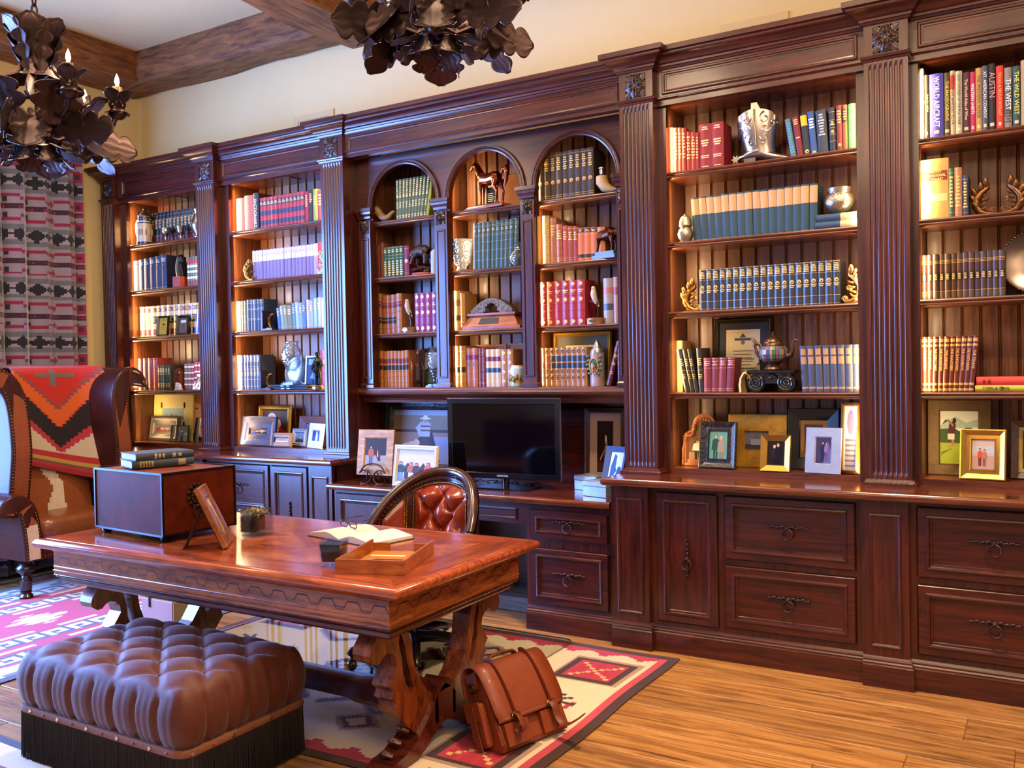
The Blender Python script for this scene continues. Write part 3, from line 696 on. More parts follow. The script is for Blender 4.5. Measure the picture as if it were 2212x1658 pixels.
z2 = zoom(180, 300, 3.605); z3 = zoom(250, 600, 3.685); z4 = zoom(720, 250, 3.3515); z5 = zoom(760, 450, 3.568); z6 = zoom(1400, 180, 4.364); z7 = zoom(1400, 500, 4.364); z9 = zoom(1920, 80, 3.948); z10 = zoom(1920, 460, 3.948)
def xr(zf, xa, xb, y, Y): a, b_ = zf(xa, y), zf(xb, y); return X_(a[0], a[1], Y), X_(b_[0], b_[1], Y)
def hh(zf, x, y, Y, z): p = zf(x, y); return Z_(p[0], p[1], Y)-z
s1, s2, s3, s4 = SHELF_L
# --- stein bay
x0, x1 = xr(z2, 500, 925, 780, 4.83)
row(4.83, s1, x0, x1, same(15, .262, '#14131a', [('L', .06, .24, '#5d1526'), ('G', (.9, .8, .3, .27)), ('T', .5, .78, 6)], True), 'black gilt volumes with red feet behind the beer stein', 'black gilt volumes in the stein bay')
x0, x1 = xr(z2, 387, 648, 1165, Y1)
row(Y1, s2, x0, x1, [dict(h=.253+.004*k, c='#23263f', b=[('T', .80, .92, 4, '#b9b0a0'), ('G', (.06,), '#b9b0a0')], w=1, t=(str(k+1), .73, .02, '#c8bfae', 'h')) for k in range(6)], 'navy numbered volumes left of the horse head bookend', 'navy numbered volumes', d=.2)
x0, x1 = xr(z2, 806, 925, 1135, Y1)
row(Y1, s2, x0, x1, same(6, .232, '#3d5a4c', [('L', .78, .9, '#9c2333'), ('L', .64, .72, '#cfc6b4'), ('L', .46, .54, '#cfc6b4'), ('L', .26, .34, '#cfc6b4'), ('L', .08, .18, '#8d2130'), ('G', (.75, .6, .4, .22))]), 'small green banded books right of the horse head bookend', 'green banded books')
x0, x1 = xr(z2, 440, 925, 1525, 4.80)
row(4.80, s3, x0, x1, [dict(h=.252, c='#c0a06a', w=1+.15*(k % 3), b=[('L', .80, .93, ('#7a2326', '#6c1d24')[k % 2] if k < 9 else ('#26358c' if k == 9 else '#1d3b33')), ('L', .42, .66, '#1b1c22' if k > 1 else '#c0a06a'), ('L', .06, .24, '#7a2326' if k < 9 else '#26358c'), ('T', .82, .91, 3), ('T', .48, .62, 3), ('G', (.7, .35, .3))], l=True) for k in range(11)], 'tan law volumes with dark labels behind two framed plaques', 'tan law volumes', d=.18)
x0, x1 = xr(z3, 180, 333, 880, Y1)
row(Y1, s4, x0, x1, same(4, .262, '#9c4038', [('T', .8, .93, 4, '#caa06a'), ('G', (.76, .1), '#caa06a')], d=.2), 'tall rust red volumes behind the small jet model', 'rust red volumes')
x0, x1 = xr(z3, 336, 430, 880, Y1)
row(Y1, s4, x0, x1, same(5, .2, '#2f3b22', [('T', .62, .9, 5), ('T', .1, .3, 3)]), 'small green gilt books left of the arched bookend', 'small green gilt books')
x0, x1 = xr(z3, 540, 700, 880, Y1+.02)
row(Y1+.02, s4, x0, x1, [dict(h=.21+.012*(k > 2), c='#7d2430' if k > 1 else '#70503e', b=[('L', .84, .9, '#d0c0a8'), ('L', .62, .68, '#d0c0a8'), ('L', .4, .46, '#d0c0a8'), ('L', .18, .24, '#d0c0a8'), ('G', (.95, .75, .53, .3, .1))]) for k in range(6)], 'red and cream checked books right of the arched bookend', 'checked red books', lean=.04)
# --- vase bay
x0, x1 = xr(z2, 1188, 1320, 700, Y1)
row(Y1, s1, x0, x1, [dict(h=.252, c='#b0523f', w=1), dict(h=.262, c='#b8604a', w=.95)], 'thick salmon red volumes at the left end of top shelf', 'thick salmon volumes', d=.2)
x0, x1 = xr(z2, 1322, 1366, 690, Y1)
row(Y1, s1, x0, x1, [dict(h=.272, c='#3d3026', b=[('L', .0, 1, '#2d2a28')], t=('DICTIONARY', .45, .035, '#e8e2d8', 'v', 0, .8))], 'tall dark dictionary with white spine lettering', d=.23)
x0, x1 = xr(z2, 1372, 1722, 670, Y1)
row(Y1, s1, x0, x1, same(12, .228, '#a5343c', [('L', .73, .90, '#33384f'), ('L', .42, .57, '#33384f'), ('L', .12, .26, '#33384f'), ('T', .76, .87, 3)]), 'red books with three slate bands on top shelf', 'red and slate banded books')
x0, x1 = xr(z2, 1722, 1862, 640, Y1)
row(Y1, s1, x0, x1, [dict(h=.225, c='#8c2333', b=[('T', .5, .9, 6)], w=.9, n='slim crimson book beside the red and slate banded set'), dict(h=.232, c='#1d1d1c', b=[('L', .55, .8, '#2b2b2b'), ('T', .6, .9, 5)], w=.9, n='slim black book between crimson and green ones on top shelf'), dict(h=.232, c='#7c8a35', b=[('T', .5, .8, 4)], w=1, n='lime green book near the right end of the top shelf'), dict(h=.215, c='#a02a3c', b=[('T', .5, .9, 4)], w=1, n='red book ending the top shelf beside the lime green one')], '')
x0, x1 = xr(z2, 1315, 1792, 1070, Y1)
row(Y1, s2, x0, x1, same(17, .222, '#77668c', [('L', .62, .98, '#c9bfcd', 1), ('T', .8, .92, 3, '#a08cae')]), 'lilac volumes with white upper spines', 'lilac volumes', d=.16)
x0, x1 = xr(z2, 1792, 1868, 1050, Y1)
row(Y1, s2, x0, x1, [dict(h=.222, c='#9a86ab', b=[('L', .62, .98, '#d8cdd6', 1)], w=.9, n='lilac and white volume touching the bright red book'), dict(h=.226, c='#b0242c', w=1.1, n='bright red book at the right end of the lilac row')], '')
x0, x1 = xr(z2, 1183, 1272, 1490, Y1)
row(Y1, s3, x0, x1, same(4, .232, '#6b6242', [('G', (.9, .7, .5, .3), '#c8b070')]), 'olive gilt books at the left end of third shelf', 'olive gilt books')
x0, x1 = xr(z2, 1272, 1402, 1490, Y1)
row(Y1, s3, x0, x1, same(5, .238, '#31465e', [('G', (.95, .88, .72, .68, .4, .36), '#c8b070')], d=.19), 'steel blue gilt books left of the bookend on third shelf', 'steel blue gilt books')
x0, x1 = xr(z2, 1514, 1872, 1475, Y1)
cs = ['#3f5f92', '#7f8f8c', '#7a7f62', '#6d6a4e', '#557f9a', '#92a7b5', '#7a93a5', '#4468a8', '#b9a5a5', '#8090b5', '#7a9a98', '#6a88b0', '#a07a9a']
row(Y1, s3, x0, x1, [dict(h=.162+.004*k+(.01 if k % 3 else 0), c=c, b=[('T', .6, .85, 3), ('G', (.1, .92))], w=1+.4*(k == 3)) for k, c in enumerate(cs)], 'pale blue and green novels leaning on third shelf', 'pale blue novels', d=.12, lean=-.10, lean1=.02)
x0, x1 = xr(z3, 966, 1147, 885, Y1)
row(Y1, s4, x0, x1, same(7, .262, '#4b5266', [('G', (.96, .8, .66, .3, .1), '#d8c890'), ('L', .82, .95, '#b3a68c', .6), ('T', .4, .62, 4)]), 'slate gilt volumes at the left end of fourth shelf', 'slate gilt volumes')
x0, x1 = xr(z3, 1628, 1690, 885, Y1+.03)
row(Y1+.03, s4, x0, x1, same(1, .28, '#7c1f2c', [('R', (.2, .4, .6, .8)), ('T', .65, .75, 2)], True), 'tall burgundy leather volume standing behind the golfer statue')
for k, (h_, w_, cc) in enumerate(((.24, .018, '#20242e'), (.23, .018, '#1a2a40'))):
    p0, p1 = xr(z3, 1240, 1545, 885, Y1+.01)
    book('book', w_, p1-p0-.012*k, .17, cc, [('T', .3, .6, 2, '#b8b8c0')], False, ('thin navy book lying under the crystal vase, lower of two', 'thin dark book lying directly under the crystal vase')[k], 'flat books under the vase', (p0, 4.73, s4+.0005+w_/2+k*.0186), 0, flat=(0, pi/2, 0))
# --- left arch
t1, t2, t3, t4 = SHELF_C
za = zoom(750, 280, 7.536)
x0, x1 = xr(za, 790, 1275, 1420, YC)
row(YC, t1, x0, x1, same(10, .272, '#4f5a3c', [('T', .55, .96, 9, '#d8c070'), ('M', .57), ('T', .28, .45, 4, '#c8b470'), ('T', .03, .12, 2, '#d8c070')], d=.2), 'green gilt volumes leaning right under the left arch', 'leaning green gilt volumes', lean=.005, lean1=.15)
x0, x1 = xr(za, 1275, 1310, 1400, YC)
row(YC, t1, x0, x1+.004, [dict(h=.27, c='#8f8a1c', d=.2)], 'bright olive yellow cover leaning at the end of the green row', lean=.17)
x0, x1 = xr(z5, 168, 242, 520, YC)
row(YC, t2, x0, x1, [dict(h=.232, c='#5a2a1c', w=.8, n='worn dark brown book at left edge below the left arch', d=.2), dict(h=.245, c='#6b3526', w=1.2, b=[('L', .3, .5, '#3c4252', .5)], n='thick brown leather book left of five green novels', l=True, d=.2)], '')
x0, x1 = xr(z5, 243, 398, 510, YC)
row(YC, t2, x0, x1, same(5, .208, '#1d4a33', [('T', .8, .92, 2), ('T', .05, .55, 7), ('G', (.97, .72, .62))]), 'emerald green gilt novels beside the bear statue', 'emerald gilt novels')
x0, x1 = xr(z5, 400, 438, 505, YC)
row(YC, t2, x0, x1, [dict(h=.205, c='#6d1b2e', b=[('M', .5), ('G', (.9, .1))], d=.16)], 'burgundy book with gilt emblem between green novels and bear statue')
x0, x1 = xr(z5, 165, 382, 950, YC)
row(YC, t3, x0, x1, [dict(h=(.278, .262, .262, .264, .27)[k], w=(.7, 1.1, 1, 1.2, 1.25)[k], c=('#8a5a34', '#8a4a28', '#8a4a28', '#8a5230', '#946038')[k], b=[('R', (.15, .35, .55, .75, .9)), ('L', .66, .8, '#5e1a20')]+([('L', .26, .42, '#1a1818')] if k < 4 else []), l=True) for k in range(5)], 'worn brown leather volumes left of the white bird statue', 'worn brown leather volumes', d=.2)
x0, x1 = xr(z5, 482, 655, 940, YC)
row(YC, t3, x0, x1, same(4, .262, '#7e2f5a', [('R', (.2, .4, .6, .8)), ('M', .9), ('M', .5), ('M', .1), ('T', .66, .74, 2)], True), 'plum leather volumes right of the white bird statue', 'plum leather volumes')
x0, x1 = xr(z5, 176, 438, 1362, YC)
row(YC, t4, x0, x1, same(8, .25, '#a0602f', [('R', (.15, .3, .45, .62, .8)), ('L', .66, .78, '#6a1f26'), ('L', .48, .6, '#1c1a1c')], True, jit=.004), 'tan law books with red and black labels, left hutch', 'tan law books in hutch', d=.18)
# --- middle arch
x0, x1 = xr(z5, 930, 1275, 455, YC)
row(YC, t2, x0, x1, same(10, .30, '#344a44', [('G', (.93, .9, .74, .71, .58, .4, .2), '#a89058'), ('T', .8, .86, 2, '#b09a60')], True), 'grey green leather volumes right of the crystal bowl', 'grey green leather volumes', lean=.02, lean1=.05, d=.16)
x0, x1 = xr(z5, 780, 872, 925, YC)
row(YC, t3, x0, x1, [dict(h=.258, c='#b98a4c', w=1.6, b=[('L', .62, .78, '#8a5a30'), ('L', .25, .38, '#4a3a28')], l=True, n='thick honey leather book left of the stone bridge model', d=.2), dict(h=.24, c='#a5763f', w=1, b=[('R', (.2, .4, .6, .8))], l=True, n='thinner honey leather book touching the stone bridge model', d=.2)], '')
x0, x1 = xr(z5, 763, 878, 1360, YC)
row(YC, t4, x0, x1, same(2, .268, '#a87436', [('R', (.12, .3, .5, .68, .85)), ('T', .72, .82, 3), ('L', .36, .48, '#2c2014')], True), 'golden leather volumes at left end of middle hutch bottom', 'golden leather volumes')
x0, x1 = xr(z5, 880, 970, 1360, YC)
row(YC, t4, x0, x1, same(2, .252, '#a05a34', [('L', .7, .82, '#6a1d48'), ('M', .58, '#2c5a52'), ('G', (.92, .4, .2))], True), 'orange calf volumes with plum labels, middle hutch', 'orange calf volumes')
x0, x1 = xr(z5, 974, 1032, 1360, YC)
row(YC, t4, x0, x1, same(2, .248, '#6d2a2c', [('R', (.2, .4, .6, .8)), ('G', (.9, .1))], True), 'slim burgundy volumes in middle of the hutch bottom row', 'slim burgundy volumes')
x0, x1 = xr(z5, 1034, 1148, 1360, YC)
row(YC, t4, x0, x1, same(3, .240, '#bfa684', [('L', .68, .8, '#6a1d3c'), ('L', .38, .5, '#1d3c5c'), ('G', (.92, .86, .6, .3, .2, .1))], True), 'cream volumes with navy labels, middle hutch', 'cream labelled volumes')
x0, x1 = xr(z5, 1150, 1240, 1360, YC)
row(YC, t4, x0, x1, same(2, .236, '#9a6a50', [('M', .9), ('M', .65), ('M', .4), ('M', .15), ('G', (.8, .5, .25))], True), 'pinkish tan tooled volumes left of the painted jar', 'pinkish tooled volumes')
# --- right arch
zb = zoom(1110, 260, 7.536)
x0, x1 = xr(zb, 385, 1300, 1240, YC)
row(YC, t1, x0, x1, same(9, .286, '#352820', [('T', .62, .9, 6), ('M', .38, '#c89a5a'), ('G', (.94, .1, .06))], d=.2), 'dark brown volumes with gilt medallions under right arch', 'medallion volumes')
it = [(1470, 1512, 797, '#b08a4a'), (1514, 1561, 722, '#b99a66'), (1563, 1612, 738, '#8f5f48'), (1614, 1657, 783, '#8f4630'), (1659, 1695, 793, '#a03a28'), (1697, 1733, 797, '#8a3a20'), (1735, 1769, 797, '#8a3024'), (1770, 1813, 810, '#b8602f'), (1815, 1860, 808, '#b8602f'), (1863, 1910, 806, '#b8602f'), (1912, 1966, 803, '#a85a2a')]
nn = ['plain honey book', 'tallest cream tooled book', 'tall pinkish brown book', 'red brown gilt book', 'plain red book', 'slim rust book', 'slim dark red gilt book', 'orange book with black bands, leftmost of three', 'orange book with black bands, middle of three', 'orange book with black bands, rightmost of three', 'ornate orange gilt book beside the bronze bull']
x0 = xr(z4, 1470, 1500, 1040, YC)[0]
for k, (a, b_, tp, c) in enumerate(it):
    xa, xb = xr(z4, a, b_, 1045, YC); h = hh(z4, (a+b_)/2, tp, YC, t2)
    bd = [('L', .86, .98, '#22201e'), ('L', .1, .2, '#22201e'), ('T', .88, .95, 2), ('G', (.8, .24))] if k in (7, 8, 9) else [('T', .6, .85, 4), ('G', (.93, .12, .06))]+([('R', (.2, .4, .6, .8))] if k in (1, 3) else [])
    row(YC, t2, xa, xb+.001, [dict(h=h, c=c, b=bd, l=k in (0, 1, 3, 10), d=.2 if k in (1, 2) else .14)], nn[k]+' under the right arch', 'mixed warm books under the right arch')
x0, x1 = xr(z5, 1426, 1797, 890, YC)
row(YC, t3, x0, x1, same(6, .272, '#8f1f2c', [('R', (.17, .34, .5, .67, .84)), ('M', .92), ('M', .58), ('M', .09), ('T', .72, .8, 2)], True, d=.16), 'crimson leather volumes left of the right bird statue', 'crimson leather volumes')
x0, x1 = xr(z5, 1940, 2068, 880, YC)
row(YC, t3, x0, x1, [dict(h=.268, c='#8f7a64', w=1.3, b=[('L', .66, .8, '#a5563c'), ('L', .3, .44, '#3a3a3c')], l=True, n='grey tan leather book right of the right bird statue'), dict(h=.272, c='#a06a4a', w=.9, b=[('L', .62, .78, '#8a2a2a')], l=True, n='tan and red leather book against the broad pilaster, right hutch')], '')
x0, x1 = xr(z5, 1434, 1812, 1362, YC)
row(YC, t4, x0, x1, [dict(h=.236, c='#9a6c44', w=1 if k else .8, b=[('R', (.15, .3, .45, .62, .8)), ('L', .64, .78, '#2a3346' if k > 1 else ('#a0402a' if k else '#b08a3a')), ('L', .47, .6, '#1f2a40' if k > 1 else '#a0402a'), ('M', .9, '#4a2a18'), ('M', .38, '#4a2a18'), ('M', .22, '#4a2a18')], l=True) for k in range(9)], 'tooled calf volumes left of the tree trunk stein', 'tooled calf volumes')
p = z5(1985, 1362); x0 = X_(p[0]-8, p[1], YC)
row(YC, t4, x0, x0+.032, [dict(h=.265, c='#5f1a24', b=[('R', (.15, .3, .45, .6, .75, .9)), ('M', .5), ('M', .3), ('M', .68)], l=True, d=.16)], 'burgundy leather volume leaning right beside the tree trunk stein', lean=.27)
x0, x1 = xr(z5, 2047, 2078, 1362, YC)
row(YC, t4, x0, x1, [dict(h=.265, c='#5f1a24', b=[('R', (.15, .3, .45, .6, .75, .9)), ('M', .5), ('M', .3), ('M', .68)], l=True, d=.16)], 'upright burgundy leather volume at the right edge of hutch bottom')
# --- boot bay
r1, r2, r3, r4 = SHELF_R
bs = [178, 240, 282, 320, 360, 405, 450, 478]; tp = [420, 412, 402, 400, 428, 425, 420]
for k in range(7):
    xa, xb = xr(z6, bs[k], bs[k+1], 800, Y4); h = hh(z6, bs[k]+15, tp[k], Y4, r1)
    row(Y4, r1, xa, xb, [dict(h=h-.004*k, c='#94362f' if k < 3 else '#8a1f2b', b=[('T', .3, .9, 8, '#d0a070')] if k else (), d=.17)], f'{ORD[k]} from left of seven thin red volumes, boot bay', 'thin red volumes')
x0, x1 = xr(z6, 480, 712, 775, Y4)
row(Y4, r1, x0, x1, same(2, .243, '#7a1522', [('T', .86, .95, 2, '#d8b890'), ('T', .5, .66, 3, '#d8b890'), ('T', .24, .32, 2, '#d8b890'), ('T', .05, .08, 1, '#d8b890')], d=.21), 'big crimson ledgers left of the silver boot', 'big crimson ledgers')
it = [(1345, 1397, 345, 675, '#4a6a7e', 'slate blue book leaning left against the silver boot', -.15), (1405, 1467, 330, 668, '#6a1a26', 'burgundy gilt book second from the silver boot', -.13), (1470, 1534, 305, 660, '#23262c', 'black book with yellow top label near the boot', -.10), (1537, 1598, 280, 652, '#2c4c86', 'bright blue book in the leaning group by the boot', -.09), (1602, 1700, 270, 642, '#2f3644', 'thick slate book in the leaning group by the boot', -.06), (1712, 1776, 240, 630, '#1b2230', 'navy leather book with gilt bands right of boot', -.03), (1782, 1835, 220, 622, '#7a2c22', 'red brown book with gilt seal right of boot', -.02), (1838, 1880, 215, 615, '#9a4a2c', 'orange book with black label right of boot', -.01), (1886, 1958, 205, 607, '#3f8a4c', 'green book at the right end of the boot shelf', 0)]
for k, (a, b_, tp_, bt, c, n_, ln) in enumerate(it):
    xa, xb = xr(z6, a, b_, bt, Y4); h = hh(z6, a-30 if ln < -.04 else a, tp_, Y4, r1)+.006
    bd = [[('T', .1, .9, 12, '#3a86a0')], [('T', .8, .95, 3), ('T', .45, .5, 1)], [('L', .72, .97, '#c8a81e'), ('M', .1)], [('T', .6, .85, 4, '#c8d0e0'), ('M', .05)], [('T', .4, .92, 8, '#98a0a8')], [('G', (.9, .72, .55, .4, .25)), ('T', .6, .7, 3), ('T', .42, .5, 3)], [('T', .6, .9, 5), ('M', .14)], [('L', .62, .9, '#20202a'), ('T', .66, .88, 4)], [('T', .85, .92, 2), ('L', .66, .8, '#b0a050', .5), ('T', .3, .4, 2)]][k]
    row(Y4, r1, xa, xb, [dict(h=h, c=c, b=bd, d=.17, l=k == 5)], n_, 'mixed books right of the boot', lean=ln)
x0, x1 = xr(z6, 425, 1592, 1400, Y4)
row(Y4, r2, x0, x1, same(16, .236, '#1f3a48', [('L', .60, .965, '#b98a5c', 1), ('G', (.02,), '#8fa0a0')], jit=.002, d=.16), 'teal volumes with peeling tan labels, boot bay', 'teal volumes with tan labels', lean=-.06, lean1=.02)
for k in range(2):
    xa, xb = xr(z6, 1576, 1976, 1340, Y4)
    book('book', .037, xb-xa-.01*k, .15, '#1f3a52', [('L', .60, .99, '#c0a070', 1)], False, ('teal volume lying under the pot, lower of two', 'teal volume lying directly under the silver pot')[k], 'flat teal volumes', (xa+.008*k, 4.68, r2+.0005+.0185+k*.0375), 0, flat=(0, pi/2, 0))
x0, x1 = xr(z7, 482, 1812, 700, Y4)
row(Y4, r3, x0, x1, same(20, .222, '#222633', [('T', .77, .95, 5), ('G', (.985, .74, .22, .04)), ('M', .56), ('T', .42, .5, 2), ('L', .06, .18, '#2b2a34')], True, d=.17), 'navy gilt history volumes between the gilt scrolls', 'navy gilt history volumes')
x0, x1 = xr(z7, 208, 262, 1490, Y4+.03)
row(Y4+.06, r4, x0, x0+.06, [dict(h=.285, c='#b48a54', d=.2)], 'large plain tan slipcase at the left end of teapot shelf')
for k, (xt, xb0, xb1) in enumerate(((250, 343, 392), (297, 393, 432), (343, 433, 472), (442, 473, 522))):
    xa, xb = xr(z7, xb0, xb1, 1490, Y4)
    row(Y4, r4, xa, xb, [dict(h=.238 if k < 3 else .240, c='#262220', b=[('T', .6, .78, 4), ('T', .3, .42, 3), ('G', (.5,))], d=.16, l=True)], f'{ORD[k]} from left of four black gilt volumes leaning left', 'leaning black volumes', lean=(-.20, -.18, -.17, -.05)[k])
x0, x1 = xr(z7, 524, 800, 1490, Y4)
row(Y4, r4, x0, x1, same(4, .186, '#6d2430', [('G', (.97, .9, .8, .7, .1, .05), '#c89080'), ('T', .76, .92, 3, '#c89080')], d=.13), 'small burgundy books left of the brass swan', 'small burgundy books', lean=0, lean1=.06)
x0, x1 = xr(z7, 1450, 2003, 1500, Y4)
row(Y4, r4, x0, x1, same(8, .236, '#3a3f52', [('L', .80, .93, '#a5764c', .7), ('L', .60, .76, '#a5764c', .75), ('L', .07, .11, '#a5764c', .9)], d=.16), 'slate volumes with tan labels right of the teapot', 'slate volumes with tan labels', lean=-.05, lean1=0)
# --- last bay
it = [(243, 300, 275, '#8d8078', 'THE BEATLES ANTHOLOGY', '#f4f0ea', .024, 'tall grey book with white lettering, last bay'), (303, 343, 325, '#1d1a1a', 'REQUIEM', '#e0c840', .020, 'slim black book with yellow title beside the violet one'), (349, 468, 322, '#3b36a8', 'WORLD AIRCRAFT', '#e6e6f2', .034, 'thick violet blue book with white lettering'), (472, 522, 306, '#3a352a', 'THE PHOTOGRAPHS', '#c0a850', .020, 'dark olive book right of the violet blue one'), (524, 568, 288, '#a39586', 'LUFKIN  FROM SAWDUST TO OIL', '#3a2420', .016, 'taupe book with red patch at its head'), (570, 628, 293, '#9a938a', 'GOLF COURSES OF THE PGA TOUR', '#4a4642', .018, 'pale grey book with dark lettering, last bay'), (631, 692, 303, '#44222a', 'The World Atlas of Wine', '#d8c8a0', .018, 'maroon book with cream lettering, last bay'), (695, 740, 298, '#a01c50', 'WESTERN SHIRTS', '#f0e0e4', .018, 'magenta book, the only one on its shelf'), (742, 795, 265, '#a8814a', 'THE WESTERN HORSE', '#6a4a28', .020, 'tan book right of the magenta one'), (797, 848, 248, '#3a4256', 'XIT  AMERICAN COWBOY', '#d8d8dc', .018, 'slate blue book with white lettering, last bay'), (852, 912, 230, '#171416', 'AUSTIN', '#b08080', .034, 'black book with large faded lettering, last bay'), (917, 980, 248, '#c02a20', 'TEXAS A SELF-PORTRAIT', '#f0a060', .018, 'bright red book on top shelf of last bay'), (985, 1052, 262, '#7a7470', 'THE WEST', '#f0ece6', .030, 'grey photographic book right of the bright red one'), (1058, 1125, 250, '#1e4446', 'THE WILD WEST', '#d8d058', .026, 'dark teal book with yellow lettering, last bay'), (1128, 1190, 200, '#a08058', None, None, 0, 'tall tan book cut by the photo edge')]
for k, (a, b_, tp_, c, tt, tc, sz, n_) in enumerate(it):
    xa, xb = xr(z9, a, b_, 820, Y4); h = hh(z9, a, tp_, Y4, r1)
    bd = [('L', .72, .93, '#b02030', .9)] if k == 4 else ([('T', .1, .5, 9, '#3a3634'), ('L', .25, .75, '#5a5450')] if k == 12 else ([('T', .05, .14, 1, '#b8a890')] if k < 14 else ()))
    row(Y4, r1, xa, xb, [dict(h=h, c=c, b=bd, d=.2, t=(tt, .56 if k != 10 else .68, sz, tc, 'v', 0, .78 if k not in (1, 10) else .5) if tt else None)], n_, 'tall books on the top shelf of the last bay')
xa, xb = xr(z9, 258, 512, 1530, Y4)
row(Y4, r2, xa, xb, [dict(h=.285, c='#b08a52', b=[('L', .64, .80, '#7a2a1c', .92), ('L', .30, .42, '#c8b080', .9), ('G', (.86, .6))], d=.2, t=("WEBSTER'S\nINTERNATIONAL\nDICTIONARY", .72, .018, '#d8b880', 'h'))], 'huge worn tan dictionary with red title patch')
for a, b_, tp_, c, n_ in ((514, 556, 1120, '#1d5256', 'slim teal gilt book right of the huge dictionary'), (559, 625, 1115, '#9a6a54', 'pinkish tan book between teal and navy books'), (627, 680, 1180, '#2c3150', 'short navy book left of the gilt scroll pair')):
    xa, xb = xr(z9, a, b_, 1510, Y4); row(Y4, r2, xa, xb, [dict(h=hh(z9, a, tp_, Y4, r2), c=c, b=[('T', .2, .85, 9, '#c8a868' if 'teal' in n_ or 'navy' in n_ else '#4a3028'), ('G', (.9, .1))], d=.16)], n_)
x0, x1 = xr(z10, 272, 995, 715, Y4)
row(Y4, r3, x0, x1, same(14, .212, '#3c2018', [('L', .86, .98, '#3f3028'), ('L', .02, .15, '#4a3a26'), ('G', (.85, .82, .79, .17)), ('T', .42, .56, 4), ('L', .40, .59, '#20130f')], True, d=.16), 'brown gilt classics left of the silver platter', 'brown gilt classics')
tts = ['THE RIVERMEN', 'THE INDIANS', 'THE GREAT CHIEFS', 'THE CHRONICLERS', 'THE INDIANS', 'THE RANCHERS', 'THE GUNFIGHTERS', 'THE COWBOYS', 'THE FORTY-NINERS', 'THE TEXANS']
x0, x1 = xr(z10, 280, 722, 1510, Y4)
row(Y4, r4, x0, x1, [dict(h=.262, c='#5a2418', b=[('L', .9, .96, '#b58a4e'), ('L', .82, .86, '#b58a4e'), ('L', .12, .16, '#b58a4e'), ('L', .02, .06, '#b58a4e')], l=True, t=(tts[k], .58, .015, '#e0b878', 'v', 0, .4), d=.17) for k in range(10)], 'russet leather volumes leaning right in the last bay', 'russet leather volumes', lean=.0, lean1=.09)
for k, (tt, c, tc) in enumerate((('JIMMY BUFFETT', '#a8a030', '#20201c'), ('', '#c8382c', '#6a1a18'))):
    xa, xb = xr(z10, 735 if k == 0 else 748, 1195, 1500, Y4)
    bk = book('book', .030 if k == 0 else .038, xb-xa, .17, c, [('M', .5, '#7a2030')] if k == 0 else [('T', .1, .3, 2, '#8a2018')], False, ('yellow green book lying under a red one, last bay', 'red book lying flat on the yellow green one')[k], 'flat books in the last bay', (xa, Y4, r4+.0155+k*.0345), 0, flat=(0, pi/2, 0))
    if tt: text('title', tt, .02, mat('ink_'+tc.strip('#'), tc, .5), bk, (0, -.0012, .085), (pi/2, pi/2, pi), sx=.8)
# ================================================================== PICTURE FRAMES
SKIN = '#b98468'
def person(u, v, h, top, low, hair='#2a1c14', w=.36, skin=SKIN):
    """a small standing printed figure: feet at (u,v), height h, in picture units"""
    k = h*w
    return [('p', [(u-k*.30, v), (u-k*.04, v), (u-k*.02, v+h*.5), (u-k*.34, v+h*.5)], low), ('p', [(u+k*.04, v), (u+k*.30, v), (u+k*.34, v+h*.5), (u+k*.02, v+h*.5)], low),
            ('p', [(u-k*.36, v+h*.45), (u+k*.36, v+h*.45), (u+k*.46, v+h*.80), (u+k*.2, v+h*.85), (u-k*.2, v+h*.85), (u-k*.46, v+h*.80)], top),
            ('p', [(u-k*.58, v+h*.46), (u-k*.42, v+h*.46), (u-k*.33, v+h*.81), (u-k*.47, v+h*.79)], top), ('p', [(u+k*.42, v+h*.46), (u+k*.58, v+h*.46), (u+k*.47, v+h*.79), (u+k*.33, v+h*.81)], top),
            ('e', u, v+h*.935, k*.23, h*.085, hair), ('e', u+k*.01, v+h*.915, k*.17, h*.066, skin)]
def bust(u, v, s, top, hair='#2a1c14', skin=SKIN):
    return [('p', [(u-s*.62, v), (u+s*.62, v), (u+s*.56, v+s*.42), (u+s*.2, v+s*.58), (u-s*.2, v+s*.58), (u-s*.56, v+s*.42)], top), ('p', [(u-s*.1, v+s*.5), (u+s*.1, v+s*.5), (u, v+s*.36)], '#d8d0c4'),
            ('e', u, v+s*.86, s*.27, s*.33, hair), ('e', u, v+s*.80, s*.2, s*.27, skin)]
def picture(parent, x0, z0, x1, z1, y, bg, shapes, name='photo'):
    b = B(); w, h = x1-x0, z1-z0; b.quad((x0, y, z0), (x1, y, z0), (x1, y, z1), (x0, y, z1), bg)
    for i, s in enumerate(shapes):
        yy = y-.00012*(i+1); cl = lambda q: min(max(q, 0), 1)
        if s[0] == 'r': pts = [(s[1], s[2]), (s[3], s[2]), (s[3], s[4]), (s[1], s[4])]
        elif s[0] == 'e': pts = [(s[1]+s[3]*cos(2*pi*k/14), s[2]+s[4]*sin(2*pi*k/14)) for k in range(14)]
        else: pts = s[1]
        pts = [(cl(a), cl(c)) for a, c in pts]
        ar = sum(pts[k][0]*pts[(k+1) % len(pts)][1]-pts[(k+1) % len(pts)][0]*pts[k][1] for k in range(len(pts)))
        if ar < 0: pts = pts[::-1]
        b.poly([(x0+a*w, yy, z0+c*h) for a, c in pts], s[-1])
    o = b.build(name, PRINT, parent); o['kind'] = 'stuff'; return o
FLAT = [(0, 0), (0, .012), (.002, .014), (.9, .014), (1, .008)]
